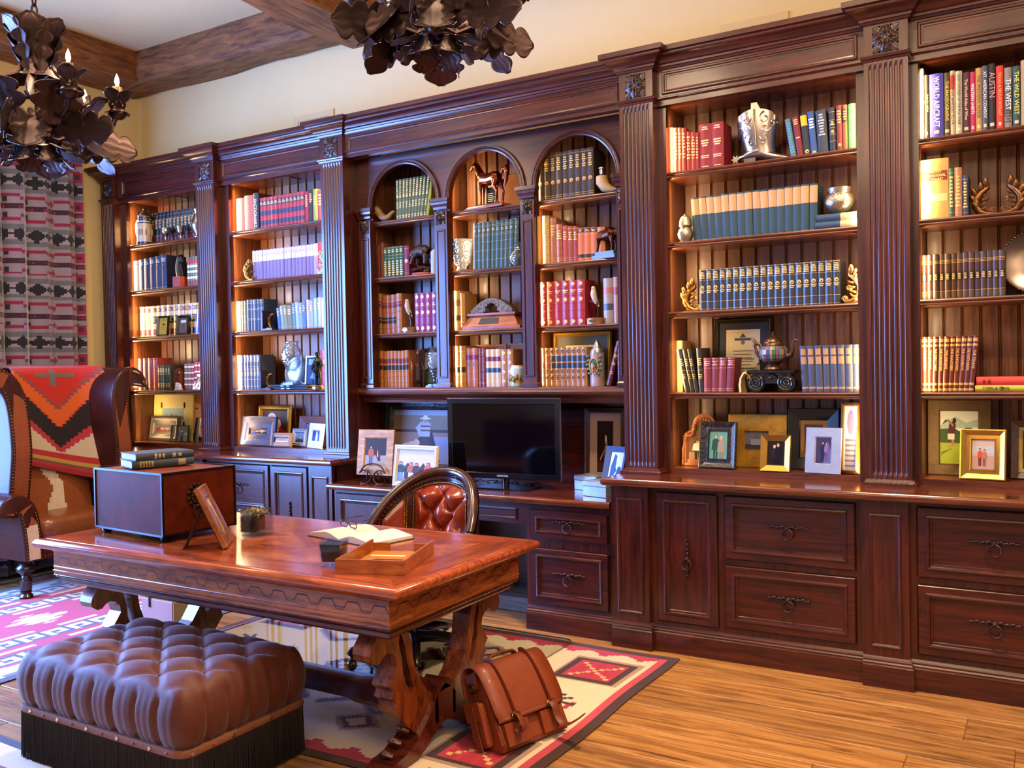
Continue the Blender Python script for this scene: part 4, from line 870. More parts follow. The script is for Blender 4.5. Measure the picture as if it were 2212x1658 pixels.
def frame(label, pxl, pxr, pyb, pyt, z, wm, m, bg, shapes, prof='flat', tilt=.16, rz=0, Y=None, matb=None, cat='picture frame', group=None, w=None, h=None, matw=.25, wmz=None, nm='picture_frame', off=0):
    """stands on height z; edges given where the camera sees them"""
    pm = ((pxl+pxr)/2, pyb)
    p = atZ(pm[0], pm[1], z) if Y is None else Vector((X_(pm[0], pm[1], Y), Y, z))
    Y = p.y+off; ww = w or abs(X_(pxr, pyb, Y)-X_(pxl, pyb, Y))/max(cos(rz), .3); H = h or (Z_(pm[0], pyt, Y)-z)
    H = H/cos(tilt)*(1 if tilt < .01 else (1+sin(tilt)*.0))
    if Y > 4.66 and z > .9:
        lo, hi = bounds(p.x, z); q = ww*abs(cos(rz))/2+.004
        if hi-lo > 2*q: p.x = min(max(p.x, lo+q), hi-q)
    t = thing(nm, label, cat, (p.x, Y, z+.0006), (-tilt, 0, rz), group)
    fw = wm*ww; D = .018
    P_ = {'flat': [(0, 0), (0, .010), (.002, .012), (fw*.88, .012), (fw*.92, .010), (fw, .006)],
          'scoop': [(0, 0), (0, .020), (fw*.1, .023), (fw*.2, .021), (fw*.55, .010), (fw*.82, .012), (fw*.9, .015), (fw, .007)],
          'slope': [(0, 0), (0, .022), (fw*.06, .025), (fw*.92, .010), (fw, .006)],
          'ridge': [(0, 0), (0, .008), (fw*.1, .014), (fw*.3, .02), (fw*.5, .016), (fw*.7, .019), (fw*.88, .012), (fw, .006)],
          'inslope': [(0, 0), (0, .012), (fw*.1, .016), (fw*.86, .034), (fw*.92, .034), (fw, .02)]}[prof]
    B().rings(-ww/2, 0, ww/2, H, P_, fill=False).build('moulding', m, t, 20)
    a0, c0, a1, c1 = -ww/2+fw, fw, ww/2-fw, H-fw; yi = -P_[-1][1]
    if matb:
        mw = matw*min(a1-a0, c1-c0); B().rings(a0, c0, a1, c1, [(0, .0005), (mw*.93, .0005), (mw, -.0008)], y=yi, fill=False, back=False, col=matb).build('mat_board', PRINT, t)
        a0, c0, a1, c1 = a0+mw, c0+mw, a1-mw, c1-mw
    picture(t, a0, c0, a1, c1, yi+.0012 if matb else yi+.0004, bg, shapes)
    if tilt > .05:
        B().prism([(0.0, H*.62), (.006, H*.62), (max(.02, H*tan_(tilt+.45)*.52)+.004, 0.002+H*.0), (max(.02, H*tan_(tilt+.45)*.52)-.004, 0.002)], -ww*.08, ww*.08, 'yz').build('easel_leg', BLACK, t) if False else None
    return t
tan_ = math.tan
F_PEW = mat('pewter_frame', '#5c544c', .4, .7, bump=(60, .6, .003)); F_GOLD = mat('gold_frame', '#a8813a', .33, .85, vary=(30, .3), bump=(50, .3, .002)); F_GOLD2 = mat('mottled_gold_frame', '#a67a28', .45, .5, vary=(26, .7), bump=(40, .3, .002))
F_BLK = mat('black_frame', '#0f0d0e', .3, coat=.3); F_BLKC = mat('carved_black_frame', '#16120f', .4, coat=.2, bump=(28, 1, .008)); F_CREAM = mat('cream_frame', '#cdbc6c', .55, vary=(8, .15)); F_BRZ = mat('hammered_bronze_frame', '#5a4526', .5, .4, bump=(34, .8, .006), vary=(30, .35))
F_SIL = mat('pale_silver_frame', '#a9b0c0', .35, .6, vary=(14, .25), bump=(20, .3, .003)); F_WHT = mat('white_frame', '#cfc8c4', .45); F_PINK = mat('rose_gilt_frame', '#b08a72', .4, .4, bump=(46, .7, .005)); F_ROSE = mat('copper_gilt_frame', '#8f5636', .4, .55, bump=(40, .5, .004))
F_PINE = wood('knotty_pine_frame', '#8a5522', '#d29a50', (3, 14, 14), .5, .1); F_BRN = mat('brown_leather_frame', '#5c2e1e', .45, bump=(40, .3, .002)); F_DKW = wood('dark_frame_wood', '#170c09', '#4a2a1a', (8, 8, 8), .35, .3); F_BLUE = mat('blue_grey_frame', '#39507e', .5, vary=(30, .3)); F_BARK = mat('bark_gold_frame', '#8a6426', .5, .3, bump=(30, 1, .01), vary=(20, .6))
dk = .947
SNOWY = [('r', 0, 0, 1, .45, '#d8d8dc'), ('p', [(0, .45), (.2, .62), (.35, .5), (.6, .66), (.8, .52), (1, .6), (1, .4), (0, .4)], '#7a8494')]
frame('pewter frame with couple in dark red jackets, left of the skiers picture', 289, 355, 951, 898, dk, .2, F_PEW, '#4a5058', [('p', [(0, .5), (.3, .8), (.6, .6), (1, .85), (1, .3), (0, .3)], '#2c3432')]+bust(.38, 0, .62, '#6a1420')+bust(.66, 0, .55, '#5c1220', '#b89868'), 'ridge', rz=-.05)
t = frame('wide cream frame showing two skiers, with dark feather ovals', 316, 398, 944, 852, dk, .235, F_CREAM, '#7fa4b8', SNOWY+person(.42, .08, .62, '#20222c', '#1a1a22')+person(.68, .04, .56, '#a82018', '#1c1c24'), 'flat', Y=4.92, tilt=.06)
fo = B()
for (a, c, r1_, r2_) in ((-.05, .40, .022, .011), (.05, .40, .022, .011), (-.135, .30, .011, .026), (.135, .30, .011, .026), (-.135, .14, .011, .024), (.135, .14, .011, .024)):
    fo.ell((a*1.05, -.013, c*.98), r1_, .004, r2_, 10, 6)
fo.build('feather_ovals', BRONZE, t)['kind'] = 'stuff'
frame('unframed drawing of a blond man in profile behind the small photographs', 386, 446, 942, 846, dk, .006, F_CREAM, '#c8a888', [('p', [(.0, 0), (.35, .22), (.75, .1), (1, .0)], '#20242c'), ('p', [(0, 0), (.1, .32), (.4, .2), (.55, 0)], '#cfd4d8'), ('p', [(.12, .3), (.2, .62), (.3, .78), (.7, .82), (.9, .62), (.86, .5), (1, .42), (.9, .36), (.92, .25), (.7, .12), (.4, .18)], '#c99a72'), ('p', [(.1, .55), (.05, .8), (.25, .98), (.7, 1), (.98, .85), (.85, .72), (.6, .8), (.38, .74), (.3, .58), (.2, .62)], '#9a6c30'), ('e', .3, .56, .06, .08, '#b07a54'), ('p', [(.6, .66), (.72, .68), (.74, .65), (.62, .64)], '#5a3c1c'), ('p', [(.66, .32), (.84, .3), (.82, .27), (.66, .29)], '#9a4a3c')], 'flat', Y=4.98, tilt=.03, cat='drawing', nm='portrait_drawing')
frame('small frameless blue grey photo of two hikers', 371, 404, 954, 919, dk, .02, F_BLK, '#59616e', SNOWY[1:]+person(.35, .02, .75, '#30384a', '#20242e')+person(.65, 0, .72, '#4a4a58', '#1c1e28'), 'flat', rz=.1)
frame('narrow black frame turned sideways at the second pilaster', 404, 446, 955, 904, dk, .12, F_BLK, '#c8c0a8', person(.4, .1, .7, '#2a2a30', '#1a1a20')+[('p', [(.2, .1), (.8, .3), (.7, .5), (.3, .3)], '#4a4038')], 'slope', rz=-.6, Y=4.80, w=.15, h=.2)
frame('navy frame with beaded gilt rim holding couple in blue and black', 505, 582, 963, 900, dk, .25, mat('navy_gilt_frame', '#23263c', .4, .3, vary=(30, .4), bump=(70, .6, .003)), '#6a3c28', bust(.4, 0, .62, '#2440a0')+bust(.68, 0, .72, '#16161c', '#8a8480'), 'scoop', rz=-.06)
frame('gold frame with studio portrait of grey man and woman in red', 556, 627, 952, 875, dk, .13, F_GOLD, '#2e2018', bust(.38, .1, .7, '#3a3c48', '#a8a09a')+bust(.64, 0, .66, '#a01820', '#2a1612'), 'ridge', Y=4.90, tilt=.1)
frame('small rose gilt frame with scalloped rim, three faces', 586, 630, 966, 935, dk, .2, F_PINK, '#a8a49c', bust(.25, 0, .5, '#d0d0d4')+bust(.5, 0, .55, '#c8ccd4')+bust(.76, 0, .5, '#d4d0cc'), 'ridge', rz=.05)
frame('small patterned silver frame between rose gilt and white brick frames', 630, 664, 965, 926, dk, .22, F_SIL, '#6f8cc0', [('r', 0, 0, 1, .3, '#3a4c90')]+person(.35, .02, .8, '#8090c0', '#3a4470')+person(.65, .02, .76, '#9aa8d0', '#44508a'), 'ridge', rz=-.05)
frame('brown leather frame half hidden behind the white brick frame', 647, 712, 948, 899, dk, .2, F_BRN, '#3c4a7a', [('r', .3, 0, .7, .9, '#8a94b0')], 'slope', Y=4.90, tilt=.12)
frame('white brick patterned frame with yellow edge and blue photo', 658, 704, 970, 915, dk, .24, mat('whitewashed_frame', '#c8c2b8', .7, vary=((4, 4, 60), .2), bump=((6, 6, 70), .6, .004)), '#35508c', [('r', .1, .45, .4, 1, '#2a3a5c'), ('p', [(.4, 0), (.75, 0), (.75, .5), (.6, .95), (.48, .9)], '#b8c4d8')], 'flat', rz=-.35, Y=4.77)
# television recess
zc = .765
eas = frame('knotty pine frame on a scrolled iron easel', 774, 845, 1018, 929, zc+.05, .21, F_PINE, '#3a3030', [('r', 0, 0, 1, .4, '#9a8c80'), ('p', [(.62, .2), (.75, .2), (.7, .62), (.5, .6), (.52, .4)], '#5a2a1c'), ('p', [(.58, .35), (.63, .35), (.6, .6)], '#e0dcd8')]+person(.28, .02, .72, '#a85a30', '#3c5a88'), 'flat', Y=4.53, tilt=.14, rz=.1)
ez = B(); W_ = .125
for s in (-1, 1):
    ez.tube([(s*.05*cos(a)+s*.06, -.03-.0, -.012+.045*sin(a)-.0) for a in [pi*.2+k*pi*1.5/14 for k in range(15)]], .005, 6)
    ez.tube([(s*.035, -.03, .02), (s*.05, -.02, -.02), (s*.06, .05, -.02), (s*.03, .13, -.045), (s*.02, .05, .2), (s*.018, .02, .29)], .005, 6)
ez.tube([(.09*cos(a), -.03, .015+.06*sin(a)) for a in [k*pi/14 for k in range(15)]], .005, 6)
ez.build('easel_stand', IRON, eas, 40)
hf = frame('large black carved frame with photograph of cowboy, horse and calf', 824, 990, 1012, 857, zc, .14, F_BLKC, '#6e5a4c', [('r', 0, .88, 1, 1, '#8a8c94'), ('r', 0, .62, 1, .9, '#7a6450'), ('r', 0, .58, 1, .63, '#3a302c'), ('r', 0, 0, 1, .58, '#8a6e62'), ('r', .6, 0, 1, .5, '#8a8ca8'), ('p', [(.42, .12), (.75, .1), (.78, .3), (.68, .55), (.52, .56), (.42, .4)], '#4a2a20'), ('p', [(.6, .5), (.7, .6), (.78, .3), (.7, .28)], '#3a201a'), ('p', [(.47, .5), (.66, .5), (.68, .74), (.6, .8), (.5, .78), (.4, .66), (.43, .62)], '#a0a0a8'), ('r', .5, .6, .67, .63, '#5c3a3c'), ('r', .5, .68, .67, .71, '#5c3a3c'), ('e', .58, .81, .04, .05, '#a87858'), ('e', .58, .84, .1, .018, '#cfc8c0'), ('p', [(.53, .84), (.63, .84), (.61, .9), (.55, .9)], '#cfc8c0'), ('p', [(.15, .18), (.42, .16), (.44, .36), (.38, .42), (.18, .36)], '#c0a890'), ('e', .42, .38, .07, .07, '#c0a890'), ('e', .36, .43, .04, .02, '#8a6a54'), ('p', [(.62, .12), (.8, .02), (.86, .05), (.7, .2)], '#4a2a20')], 'ridge', Y=4.93, tilt=.08)
frame('white frame with group photo of riders and dark horses', 847, 943, 1035, 963, zc, .10, F_WHT, '#c4b4ac', [('r', 0, 0, 1, .12, '#8a7c70')]+[('p', [(a, .1), (a+.14, .1), (a+.17, .5), (a+.1, .62), (a+.02, .5)], '#3c2620') for a in (.18, .62)]+person(.08, .02, .62, '#2c3a2c', '#5c78a0')+person(.38, .04, .58, '#a85a28', '#c8c4c0')+person(.53, .05, .56, '#4a2a2c', '#2a2a30')+person(.86, .05, .58, '#c05048', '#6a80a0'), 'ridge', Y=4.44, tilt=.15, rz=-.02)
_w = bpy.data.objects['picture_frame.010'] if False else None
fr4 = frame('dark ridged frame with photograph of woman in long gown, beside the pilaster', 1261, 1353, 1022, 878, zc, .14, F_DKW, '#241414', [('r', 0, 0, 1, .2, '#3c2420'), ('r', .72, .2, 1, .5, '#4a3a34'), ('p', [(.42, 0), (.66, 0), (.6, .38), (.58, .52), (.48, .52), (.48, .38)], '#8a8298'), ('p', [(.2, .22), (.48, .42), (.5, .48), (.18, .26)], '#a87a5c'), ('e', .53, .62, .05, .08, '#a87a5c'), ('p', [(.48, .62), (.52, .74), (.6, .7), (.66, .3), (.6, .3), (.58, .6)], '#cfc0b0')], 'ridge', Y=4.94, tilt=.05, matb='#a58678', matw=.24)
frame('blue frame tilted back, photo of two faces in profile', 1294, 1345, 1030, 968, zc, .2, F_BLUE, '#b8c8dc', [('p', [(.1, 0), (.12, .6), (.3, .95), (.5, .9), (.5, .6), (.62, .5), (.45, .4), (.45, .1)], '#2c4c80'), ('p', [(.6, 0), (.55, .35), (.7, .62), (.95, .6), (1, .2), (1, 0)], '#26406c')], 'slope', Y=4.66, tilt=.3, rz=-.3)
# boot bay deck
dk = .935
AR = thing('picture_frame', 'arched copper gilt frame with scrolled crest holding an old family photo', 'picture frame', (X_(1521, 1000, 4.80), 4.80, dk+.001), (-.1, 0, .1))
wA, hA = .115, .27; b = B(); bp = B(); N = 30
def archpt(k, s, ext=0):
    pr = [(-1, 0), (-1, .52), (-.9, .60), (-.62, .64), (-.55, .76)]+[(-.55*cos(q*pi/10), .76+.24*sin(q*pi/10)) for q in range(1, 10)]+[(.55, .76), (.62, .64), (.9, .60), (1, .52), (1, 0)]
    return [(x*wA*s, .02+(z*hA*s if z else 0)+(1-s)*.05) for x, z in pr]
o1, o2, o3 = archpt(0, 1), archpt(0, .86), archpt(0, .74)
rings_ = [[(x, 0, z) for x, z in o1], [(x, -.014, z) for x, z in o1], [(x, -.018, z) for x, z in o2], [(x, -.008, z) for x, z in o3]]
b.loft(rings_, closed=False, caps=False)
b.box(-wA, -.016, 0, wA, 0, .035); b.build('moulding', F_ROSE, AR, 40)
b = B()
for (x, z) in o2[::1]: b.ell((x, -.02, z), .009, .006, .009, 8, 5)
for s in (-1, 1):
    b.tube([(s*(.075+.018*cos(a)*(1-k/20)), -.022, .175+.018*sin(a)*(1-k/20)) for k, a in enumerate([j*.6 for j in range(14)])], .005, 6); b.lathe([(.008, 0), (.01, .02), (.007, .05), (.01, .09), (.004, .11), (.001, .12)], 10, (s*wA, -.014, 0))
b.build('scroll_ornament', F_ROSE, AR, 40)['kind'] = 'stuff'
picture(AR, -wA*.78, .035, wA*.78, hA*.62, -.006, '#8a6a4c', [('r', 0, .3, 1, 1, '#5c4028')]+person(.3, 0, .8, '#cfc4b0', '#2c2420')+person(.6, 0, .7, '#3c2c24', '#b8ac98'))
B().poly([(x, -.005, z) for x, z in o3], None).build('backing', mat('sepia_backing', '#4a3420', .7), AR)
frame('black carved frame with couple in green jacket and silver dress', 1510, 1590, 1009, 912, dk, .26, F_BLKC, '#5a8a78', person(.36, -.2, 1.1, '#24463c', '#24463c', '#6a6058')+person(.68, -.25, 1.08, '#8a7a68', '#7a6c5c', '#b09a70'), 'scoop', Y=4.70, rz=-.05)
frame('wide mottled gold frame sloping to a small building photo', 1572, 1698, 1005, 896, dk, .31, F_GOLD2, '#6a6880', [('r', 0, 0, 1, .3, '#3a3c4c'), ('r', .25, .25, .8, .6, '#8c8ca0'), ('p', [(.3, .6), (.52, .95), (.74, .6)], '#5a5c74')], 'inslope', Y=4.83, tilt=.12)
frame('small bright gold frame with dancing couple in black', 1643, 1708, 1016, 941, dk, .22, F_GOLD, '#1e140e', person(.4, -.1, .95, '#28181a', '#141014', '#c0a070')+person(.62, -.1, 1.02, '#141216', '#141216', '#8a8480'), 'slope', Y=4.675, rz=-.04)
frame('tall black frame with beaded gilt inner rim', 1702, 1813, 1006, 883, dk, .24, F_BLK, '#5a3c30', [('r', .2, 0, .8, .7, '#7a5c58')]+person(.5, .0, .8, '#8a2a3a', '#3a2a4a'), 'slope', Y=4.83, tilt=.1, matb='#9a6424', matw=.16)
frame('pale silver frame with dancing pair on steps', 1738, 1817, 1023, 925, dk, .29, F_SIL, '#34304c', [('p', [(.5, 0), (1, 0), (1, .5), (.75, .9)], '#5c587c')]+person(.45, .08, .78, '#1c2444', '#1a2040')+person(.68, .12, .7, '#7a5a90', '#5c4878'), 'flat', Y=4.675, rz=-.12)
frame('thick bark gold frame with striped cloth portrait, cut by the pilaster', 1816, 1862, 1018, 871, dk, .2, F_BARK, '#b8b4c8', [('e', .5, .75, .3, .2, '#6a6480'), ('r', .1, 0, .9, .5, '#8a8494')]+[('r', .1, .05+.08*k, .9, .08+.08*k, '#5a5464') for k in range(6)], 'inslope', Y=4.70, rz=-.05)
# last bay deck
frame('large hammered bronze frame with golfer on a sunny green', 1993, 2129, 1026, 864, dk, .2, F_BRZ, '#c8d0c4', [('r', 0, 0, 1, .42, '#8a9a30'), ('p', [(0, .4), (0, .7), (.15, .85), (.3, .72), (.5, .62), (.75, .72), (1, .6), (1, .38)], '#3c5228'), ('p', [(0, .72), (.4, .9), (.7, .78), (1, .86), (1, .7), (0, .66)], '#9aaca0'), ('p', [(.02, .16), (.3, .28), (.32, .3), (.04, .22)], '#5a6a24'), ('p', [(.2, .34), (.3, .34), (.3, .54), (.36, .54), (.38, .36), (.3, .33), (.24, .3)], '#9a6a54'), ('r', .2, .46, .38, .58, '#c8c4bc'), ('p', [(.2, .57), (.38, .57), (.42, .74), (.36, .82), (.24, .76)], '#4a2c2c'), ('p', [(.36, .74), (.2, .86), (.18, .82), (.34, .7)], '#9a6a54'), ('e', .38, .82, .05, .05, '#2c2420')], 'flat', Y=4.85, tilt=.07)
frame('gold frame with couple standing on a pale beach', 2073, 2173, 1034, 929, dk, .26, F_GOLD, '#b09c98', [('r', 0, .55, 1, .8, '#a8a8b0'), ('r', 0, .0, 1, .45, '#a8887c')]+person(.36, .1, .62, '#b84838', '#5c2420')+person(.56, .1, .58, '#a06a54', '#7a4a44'), 'scoop', Y=4.70, rz=-.1)
frame('dark frame with gilt inner edge cut by the photo edge', 2183, 2290, 1031, 910, dk, .16, F_DKW, '#4a2a18', person(.5, 0, .8, '#6a3a24', '#2c1a14'), 'slope', Y=4.80, matb='#a08a50', matw=.12, rz=-.05)
# framed diplomas and pictures on the shelves
DOC = lambda n, top=.8: [('r', .2+.02*(k % 3), top-.07*k, .8-.03*((k*2) % 3), top-.07*k+.018, '#6c6250') for k in range(n)]
d1 = frame('gilt edged framed diploma behind the calf volumes, right hutch', 1196, 1322, 832, 716, t4, .07, F_GOLD2, '#c8b888', DOC(3, .88)+DOC(5, .5), 'ridge', Y=4.97, tilt=.03, matb='#4a463c', matw=.2, cat='diploma', nm='framed_diploma')
text('diploma_lettering', 'University of Oklahoma', .018, mat('ink_black', '#2a2418', .6), d1, (.02, -.0105, .175), (pi/2, 0, 0), fit=.2)
d2 = frame('black and gold framed engineer certificate with dome emblem, behind the teapot', 1543, 1667, 842, 686, r4, .09, mat('black_gold_frame', '#2a2214', .35, .4, vary=(20, .8)), '#c4b8a0', [('r', .06, .05, .94, .95, '#b8ab90'), ('r', .07, .06, .93, .94, '#c4b8a0'), ('p', [(.4, .84), (.5, .93), (.6, .84)], '#4a4a50'), ('r', .25, .78, .75, .83, '#4a4a50'), ('e', .5, .74, .06, .045, '#6a6a68')]+DOC(6, .56), 'ridge', Y=4.88, tilt=.06, matb='#33343c', matw=.14, cat='certificate', nm='framed_certificate')
text('certificate_lettering', 'James Keith Burkhart', .016, mat('ink_black', '', .6), d2, (0, -.0106, .178), (pi/2, 0, 0), fit=.13); text('certificate_lettering', 'PROFESSIONAL ENGINEER', .014, mat('ink_black', '', .6), d2, (0, -.0106, .125), (pi/2, 0, 0), fit=.15)
LEAP = mat('tooled_tan_leather', '#9a5a2c', .5, vary=(20, .25), bump=(50, .5, .003))
for n_, a, c, tp in (('tooled leather panel behind the cream volumes, left of two', 1022, 1096, 744), ('tooled leather panel behind the painted jar', 1099, 1152, 741)):
    q = frame(n_, a, c, 830, tp, t4, .05, LEAP, '#9a5a2c', [], 'flat', Y=4.985, tilt=.02, cat='leather plaque', nm='tooled_plaque')
    B().ell((0, -.006, .19), .035, .008, .045, 12, 8).tube([(-.05, -.008, .12), (-.02, -.012, .2), (.03, -.012, .16), (.05, -.008, .22)], .008, 8).build('embossed_relief', LEAP, q, 50)
frame('dark framed landscape painting behind the brown bottle', 912, 950, 832, 760, t4, .14, F_DKW, '#c8b49a', [('r', 0, 0, 1, .42, '#5c5a34'), ('p', [(0, .42), (.3, .5), (.6, .44), (1, .52), (1, .4), (0, .38)], '#3c3c28')], 'slope', Y=4.93, tilt=.08, rz=-.3, w=.2, h=.26, cat='painting', nm='framed_painting')
pl1 = frame('black plaque with gold plate in front of tan law volumes', 342, 365, 722, 683, s3, .1, F_BLK, '#a8842c', [('e', .5, .6, .12, .08, '#3a2c10'), ('r', .3, .85, .7, .88, '#3a2c10'), ('r', .25, .4, .75, .42, '#3a2c10'), ('r', .3, .3, .7, .32, '#3a2c10')], 'slope', Y=4.755, tilt=.1, cat='plaque', nm='award_plaque')
pl2 = frame('dark plaque with brown plate and white label, tan law shelf', 384, 408, 720, 682, s3, .12, F_BLK, '#5a4434', [('r', .2, .68, .8, .85, '#b8b0a8'), ('e', .5, .45, .06, .05, '#2c2018')], 'slope', Y=4.755, tilt=.1, cat='plaque', nm='award_plaque')
frame('blue plaque at the second pilaster edge, tan law shelf', 426, 444, 719, 676, s3, .12, F_SIL, '#2c3c8c', [('r', .3, .4, .7, .7, '#c8c8d8')], 'flat', Y=4.755, tilt=.1, cat='plaque', nm='award_plaque')
frame('small silver framed photo in front of the checked red books', 413, 440, 839, 808, s4, .16, F_SIL, '#3a3440', bust(.5, 0, .7, '#c0b8c0')+bust(.8, 0, .5, '#7a2030'), 'flat', Y=4.745, tilt=.22, rz=-.35)
frame('brass plate with galloping horse behind the fish bookend', 562, 596, 842, 770, s4, .06, F_BRN, '#8a6a30', [('p', [(.2, .55), (.35, .7), (.7, .68), (.85, .8), (.9, .72), (.75, .6), (.8, .5), (.7, .52), (.4, .54), (.25, .48)], '#1c1410')], 'flat', Y=4.92, tilt=.04, cat='plaque', nm='award_plaque')
frame('white and blue award panel behind the golfer statue', 660, 698, 838, 768, s4, .08, F_SIL, '#20365c', [('r', .1, .75, .9, .95, '#9ab0cc'), ('p', [(.2, .3), (.5, .6), (.85, .5), (.7, .25)], '#7a94b8')], 'flat', Y=4.90, tilt=.08, cat='award panel', nm='award_plaque')
# ================================================================== ORNAMENTS ON THE SHELVES
CERAM = mat('painted_stoneware', None, .28, coat=.3)
TIN = mat('pewter_lid', '#5a564f', .35, .85)
CRYST = _crystal('cut_crystal', False)
CRYS_B = _crystal('cut_crystal_facets', True)
VERD = mat('mosaic_glaze', None, .3, coat=.3)
STONE = mat('carved_stone', '#6f675e', .85, vary=(40, .4), bump=(45, 1, .006))
def blob(o, vox=.004, it=3):
    m = o.modifiers.new('merge', 'REMESH'); m.mode = 'VOXEL'; m.voxel_size = vox; m.use_smooth_shade = True
    s = o.modifiers.new('soften', 'SMOOTH'); s.iterations = it; s.factor = .5; return o
def at_shelf(px, py, Y): return X_(px, py, Y)
def stein(x, y, z, h, r, label, kind):
    t = thing('beer_stein', label, 'stein', (x, y, z+.0004))
    if kind == 'blue':
        b = B()
        for a, c, col in ((0, .10, '#262a50'), (.10, .13, '#c8b89c'), (.13, .74, '#c8b090'), (.74, .78, '#262a50'), (.78, .84, '#c8b89c'), (.84, .985, '#242850'), (.985, 1, '#c8b89c')):
            prf = lambda q: r*(1.06 if q < .1 else (1.0 if q < .78 else .82))
            b.lathe([(prf(a+.001), a*h*.74), (prf(c-.001), c*h*.74)], 24, col=col)
        b.build('body', CERAM, t, 40)
        rr = B()
        for k in range(12):
            a = 2*pi*k/12; c_ = (r*1.0*cos(a), r*1.0*sin(a), h*.32)
            rr.ell(c_, .009, .009, .03, 8, 6, '#b09878'); rr.ell((r*.83*cos(a+.2), r*.83*sin(a+.2), h*.67), .004, .004, .006, 6, 4, '#c8b89c')
        rr.ell((0, -r*.96, h*.33), .022, .008, .03, 12, 8, '#3f8a78'); rr.ell((0, -r*1.04, h*.33), .014, .006, .02, 10, 6, '#c8a488')
        rr.build('relief', CERAM, t, 50)['kind'] = 'stuff'
        B().tube([(-r*.8, 0, h*.66), (-r*1.5, 0, h*.64), (-r*1.72, 0, h*.5), (-r*1.6, 0, h*.3), (-r*1.25, 0, h*.17), (-r*.95, 0, h*.14)], [.012, .011, .010, .010, .010, .008], 8, '#c8b090').build('handle', CERAM, t, 50)
        l = B(); l.lathe([(r*.84, h*.74), (r*.86, h*.755), (r*.6, h*.80), (r*.42, h*.86), (r*.2, h*.89), (r*.12, h*.91), (r*.22, h*.93), (r*.1, h*.96), (.001, h)], 20)
        l.tube([(-r*.8, 0, h*.76), (-r*1.1, 0, h*.78), (-r*1.2, 0, h*.72)], .005, 6); l.ell((-r*1.15, 0, h*.84), .006, .01, .022, 8, 6); l.build('lid', TIN, t, 40)
    else:
        b = B(); nn = 36; rr = random.Random(5); rings = []
        for j in range(22):
            rings.append([((r*(1+.05*sin(i*2.7+j*1.3)+rr.uniform(-.03, .03)))*cos(2*pi*i/nn), (r*(1+.05*sin(i*2.7+j*1.3)))*sin(2*pi*i/nn), h*.70*j/21) for i in range(nn)])
        b.loft(rings); b.build('body', mat('bark_glaze', '#8f7a72', .4, coat=.2, vary=(30, .5), bump=(60, .8, .004)), t, 60)
        b = B(); b.lathe([(r*.98, h*.70), (r*.98, h*.74), (r*.8, h*.79), (r*.62, h*.80), (r*.58, h*.84), (r*.4, h*.88), (r*.36, h*.91), (r*.14, h*.97), (.001, h)], 20); b.build('lid', mat('silver_lid', '#a09ca0', .3, .85, bump=(50, .3, .002)), t, 40)
        c = B(); c.ell((0, -r*.97, h*.42), r*.62, .012, h*.15, 18, 8, '#1f4a44'); c.tube([(r*.66*cos(a), -r*1.0-.004, h*.42+h*.16*sin(a)) for a in [k*2*pi/20 for k in range(21)]], .004, 6, '#b0743c')
        c.ell((0, -r*1.12, h*.40), .011, .016, .02, 10, 8, '#9a5a34'); c.ell((0, -r*1.25, h*.375), .007, .01, .01, 8, 6, '#8a4a2a'); c.ell((0, -r*1.02, h*.34), .02, .012, .022, 10, 8, '#9a5a34')
        for s in (-1, 1):
            c.ell((s*.017, -r*1.08, h*.425), .009, .004, .005, 8, 5, '#9a5a34'); c.tube([(s*.006, -r*1.08, h*.44), (s*.02, -r*1.12, h*.48), (s*.032, -r*1.1, h*.5)], .003, 6, '#3a2416'); c.tube([(s*.018, -r*1.12, h*.475), (s*.012, -r*1.15, h*.5)], .0025, 6, '#3a2416')
            for k in range(5): c.ell((s*(.03+.008*k % .02), -r*.9-.004, h*(.27+.09*k)), .012, .004, .008, 8, 5, '#2c6450')
        c.build('stag_medallion', CERAM, t, 50)['kind'] = 'stuff'
    return t
stein(at_shelf(313, 520, 4.775), 4.775, s1, .315, .060, 'cream and navy beer stein with pewter lid on stein bay top shelf', 'blue')
stein(at_shelf(1291, 833, 4.86), 4.86, t4, .285, .043, 'bark textured stein with stag head medallion and silver lid', 'tree')
def turned(name, label, cat, x, y, z, prof, m, n=24, part='body', flute=None, extra=None):
    t = thing(name, label, cat, (x, y, z+.0004)); o = B().lathe(prof, n, flute=flute).build(part, m, t, 50)
    return t
sc = lambda pr, s: [(r*s, z*s) for r, z in pr]
GOB = [(.026, 0), (.026, .004), (.012, .012), (.006, .02), (.006, .034), (.010, .04), (.024, .05), (.03, .064), (.031, .078), (.028, .092), (.03, .095), (.026, .095), (.024, .08), (.001, .055)]
turned('silver_goblet', 'small silver goblet in front of black volumes, nearer the stein', 'goblet', at_shelf(358, 516, 4.765), 4.765, s1, sc(GOB, 1.2), SILVER)
turned('silver_goblet', 'small flared silver goblet between the round goblet and the pitcher', 'goblet', at_shelf(391, 511, 4.765), 4.765, s1, sc([(.024, 0), (.024, .004), (.01, .014), (.008, .03), (.018, .042), (.028, .05), (.03, .07), (.038, .092), (.035, .092), (.026, .07), (.001, .05)], 1.15), SILVER)
pt = turned('silver_pitcher', 'tall silver pitcher at the second pilaster on the stein shelf', 'pitcher', at_shelf(430, 506, 4.76), 4.76, s1, sc([(.036, 0), (.037, .006), (.026, .014), (.026, .022), (.046, .05), (.052, .075), (.048, .1), (.034, .13), (.03, .15), (.036, .172), (.044, .18), (.04, .18), (.028, .15), (.001, .06)], 1.25), SILVER)
B().tube([(.03, 0, .165), (.07, 0, .16), (.078, 0, .12), (.05, 0, .07)], .005, 8).build('handle', SILVER, pt, 50)
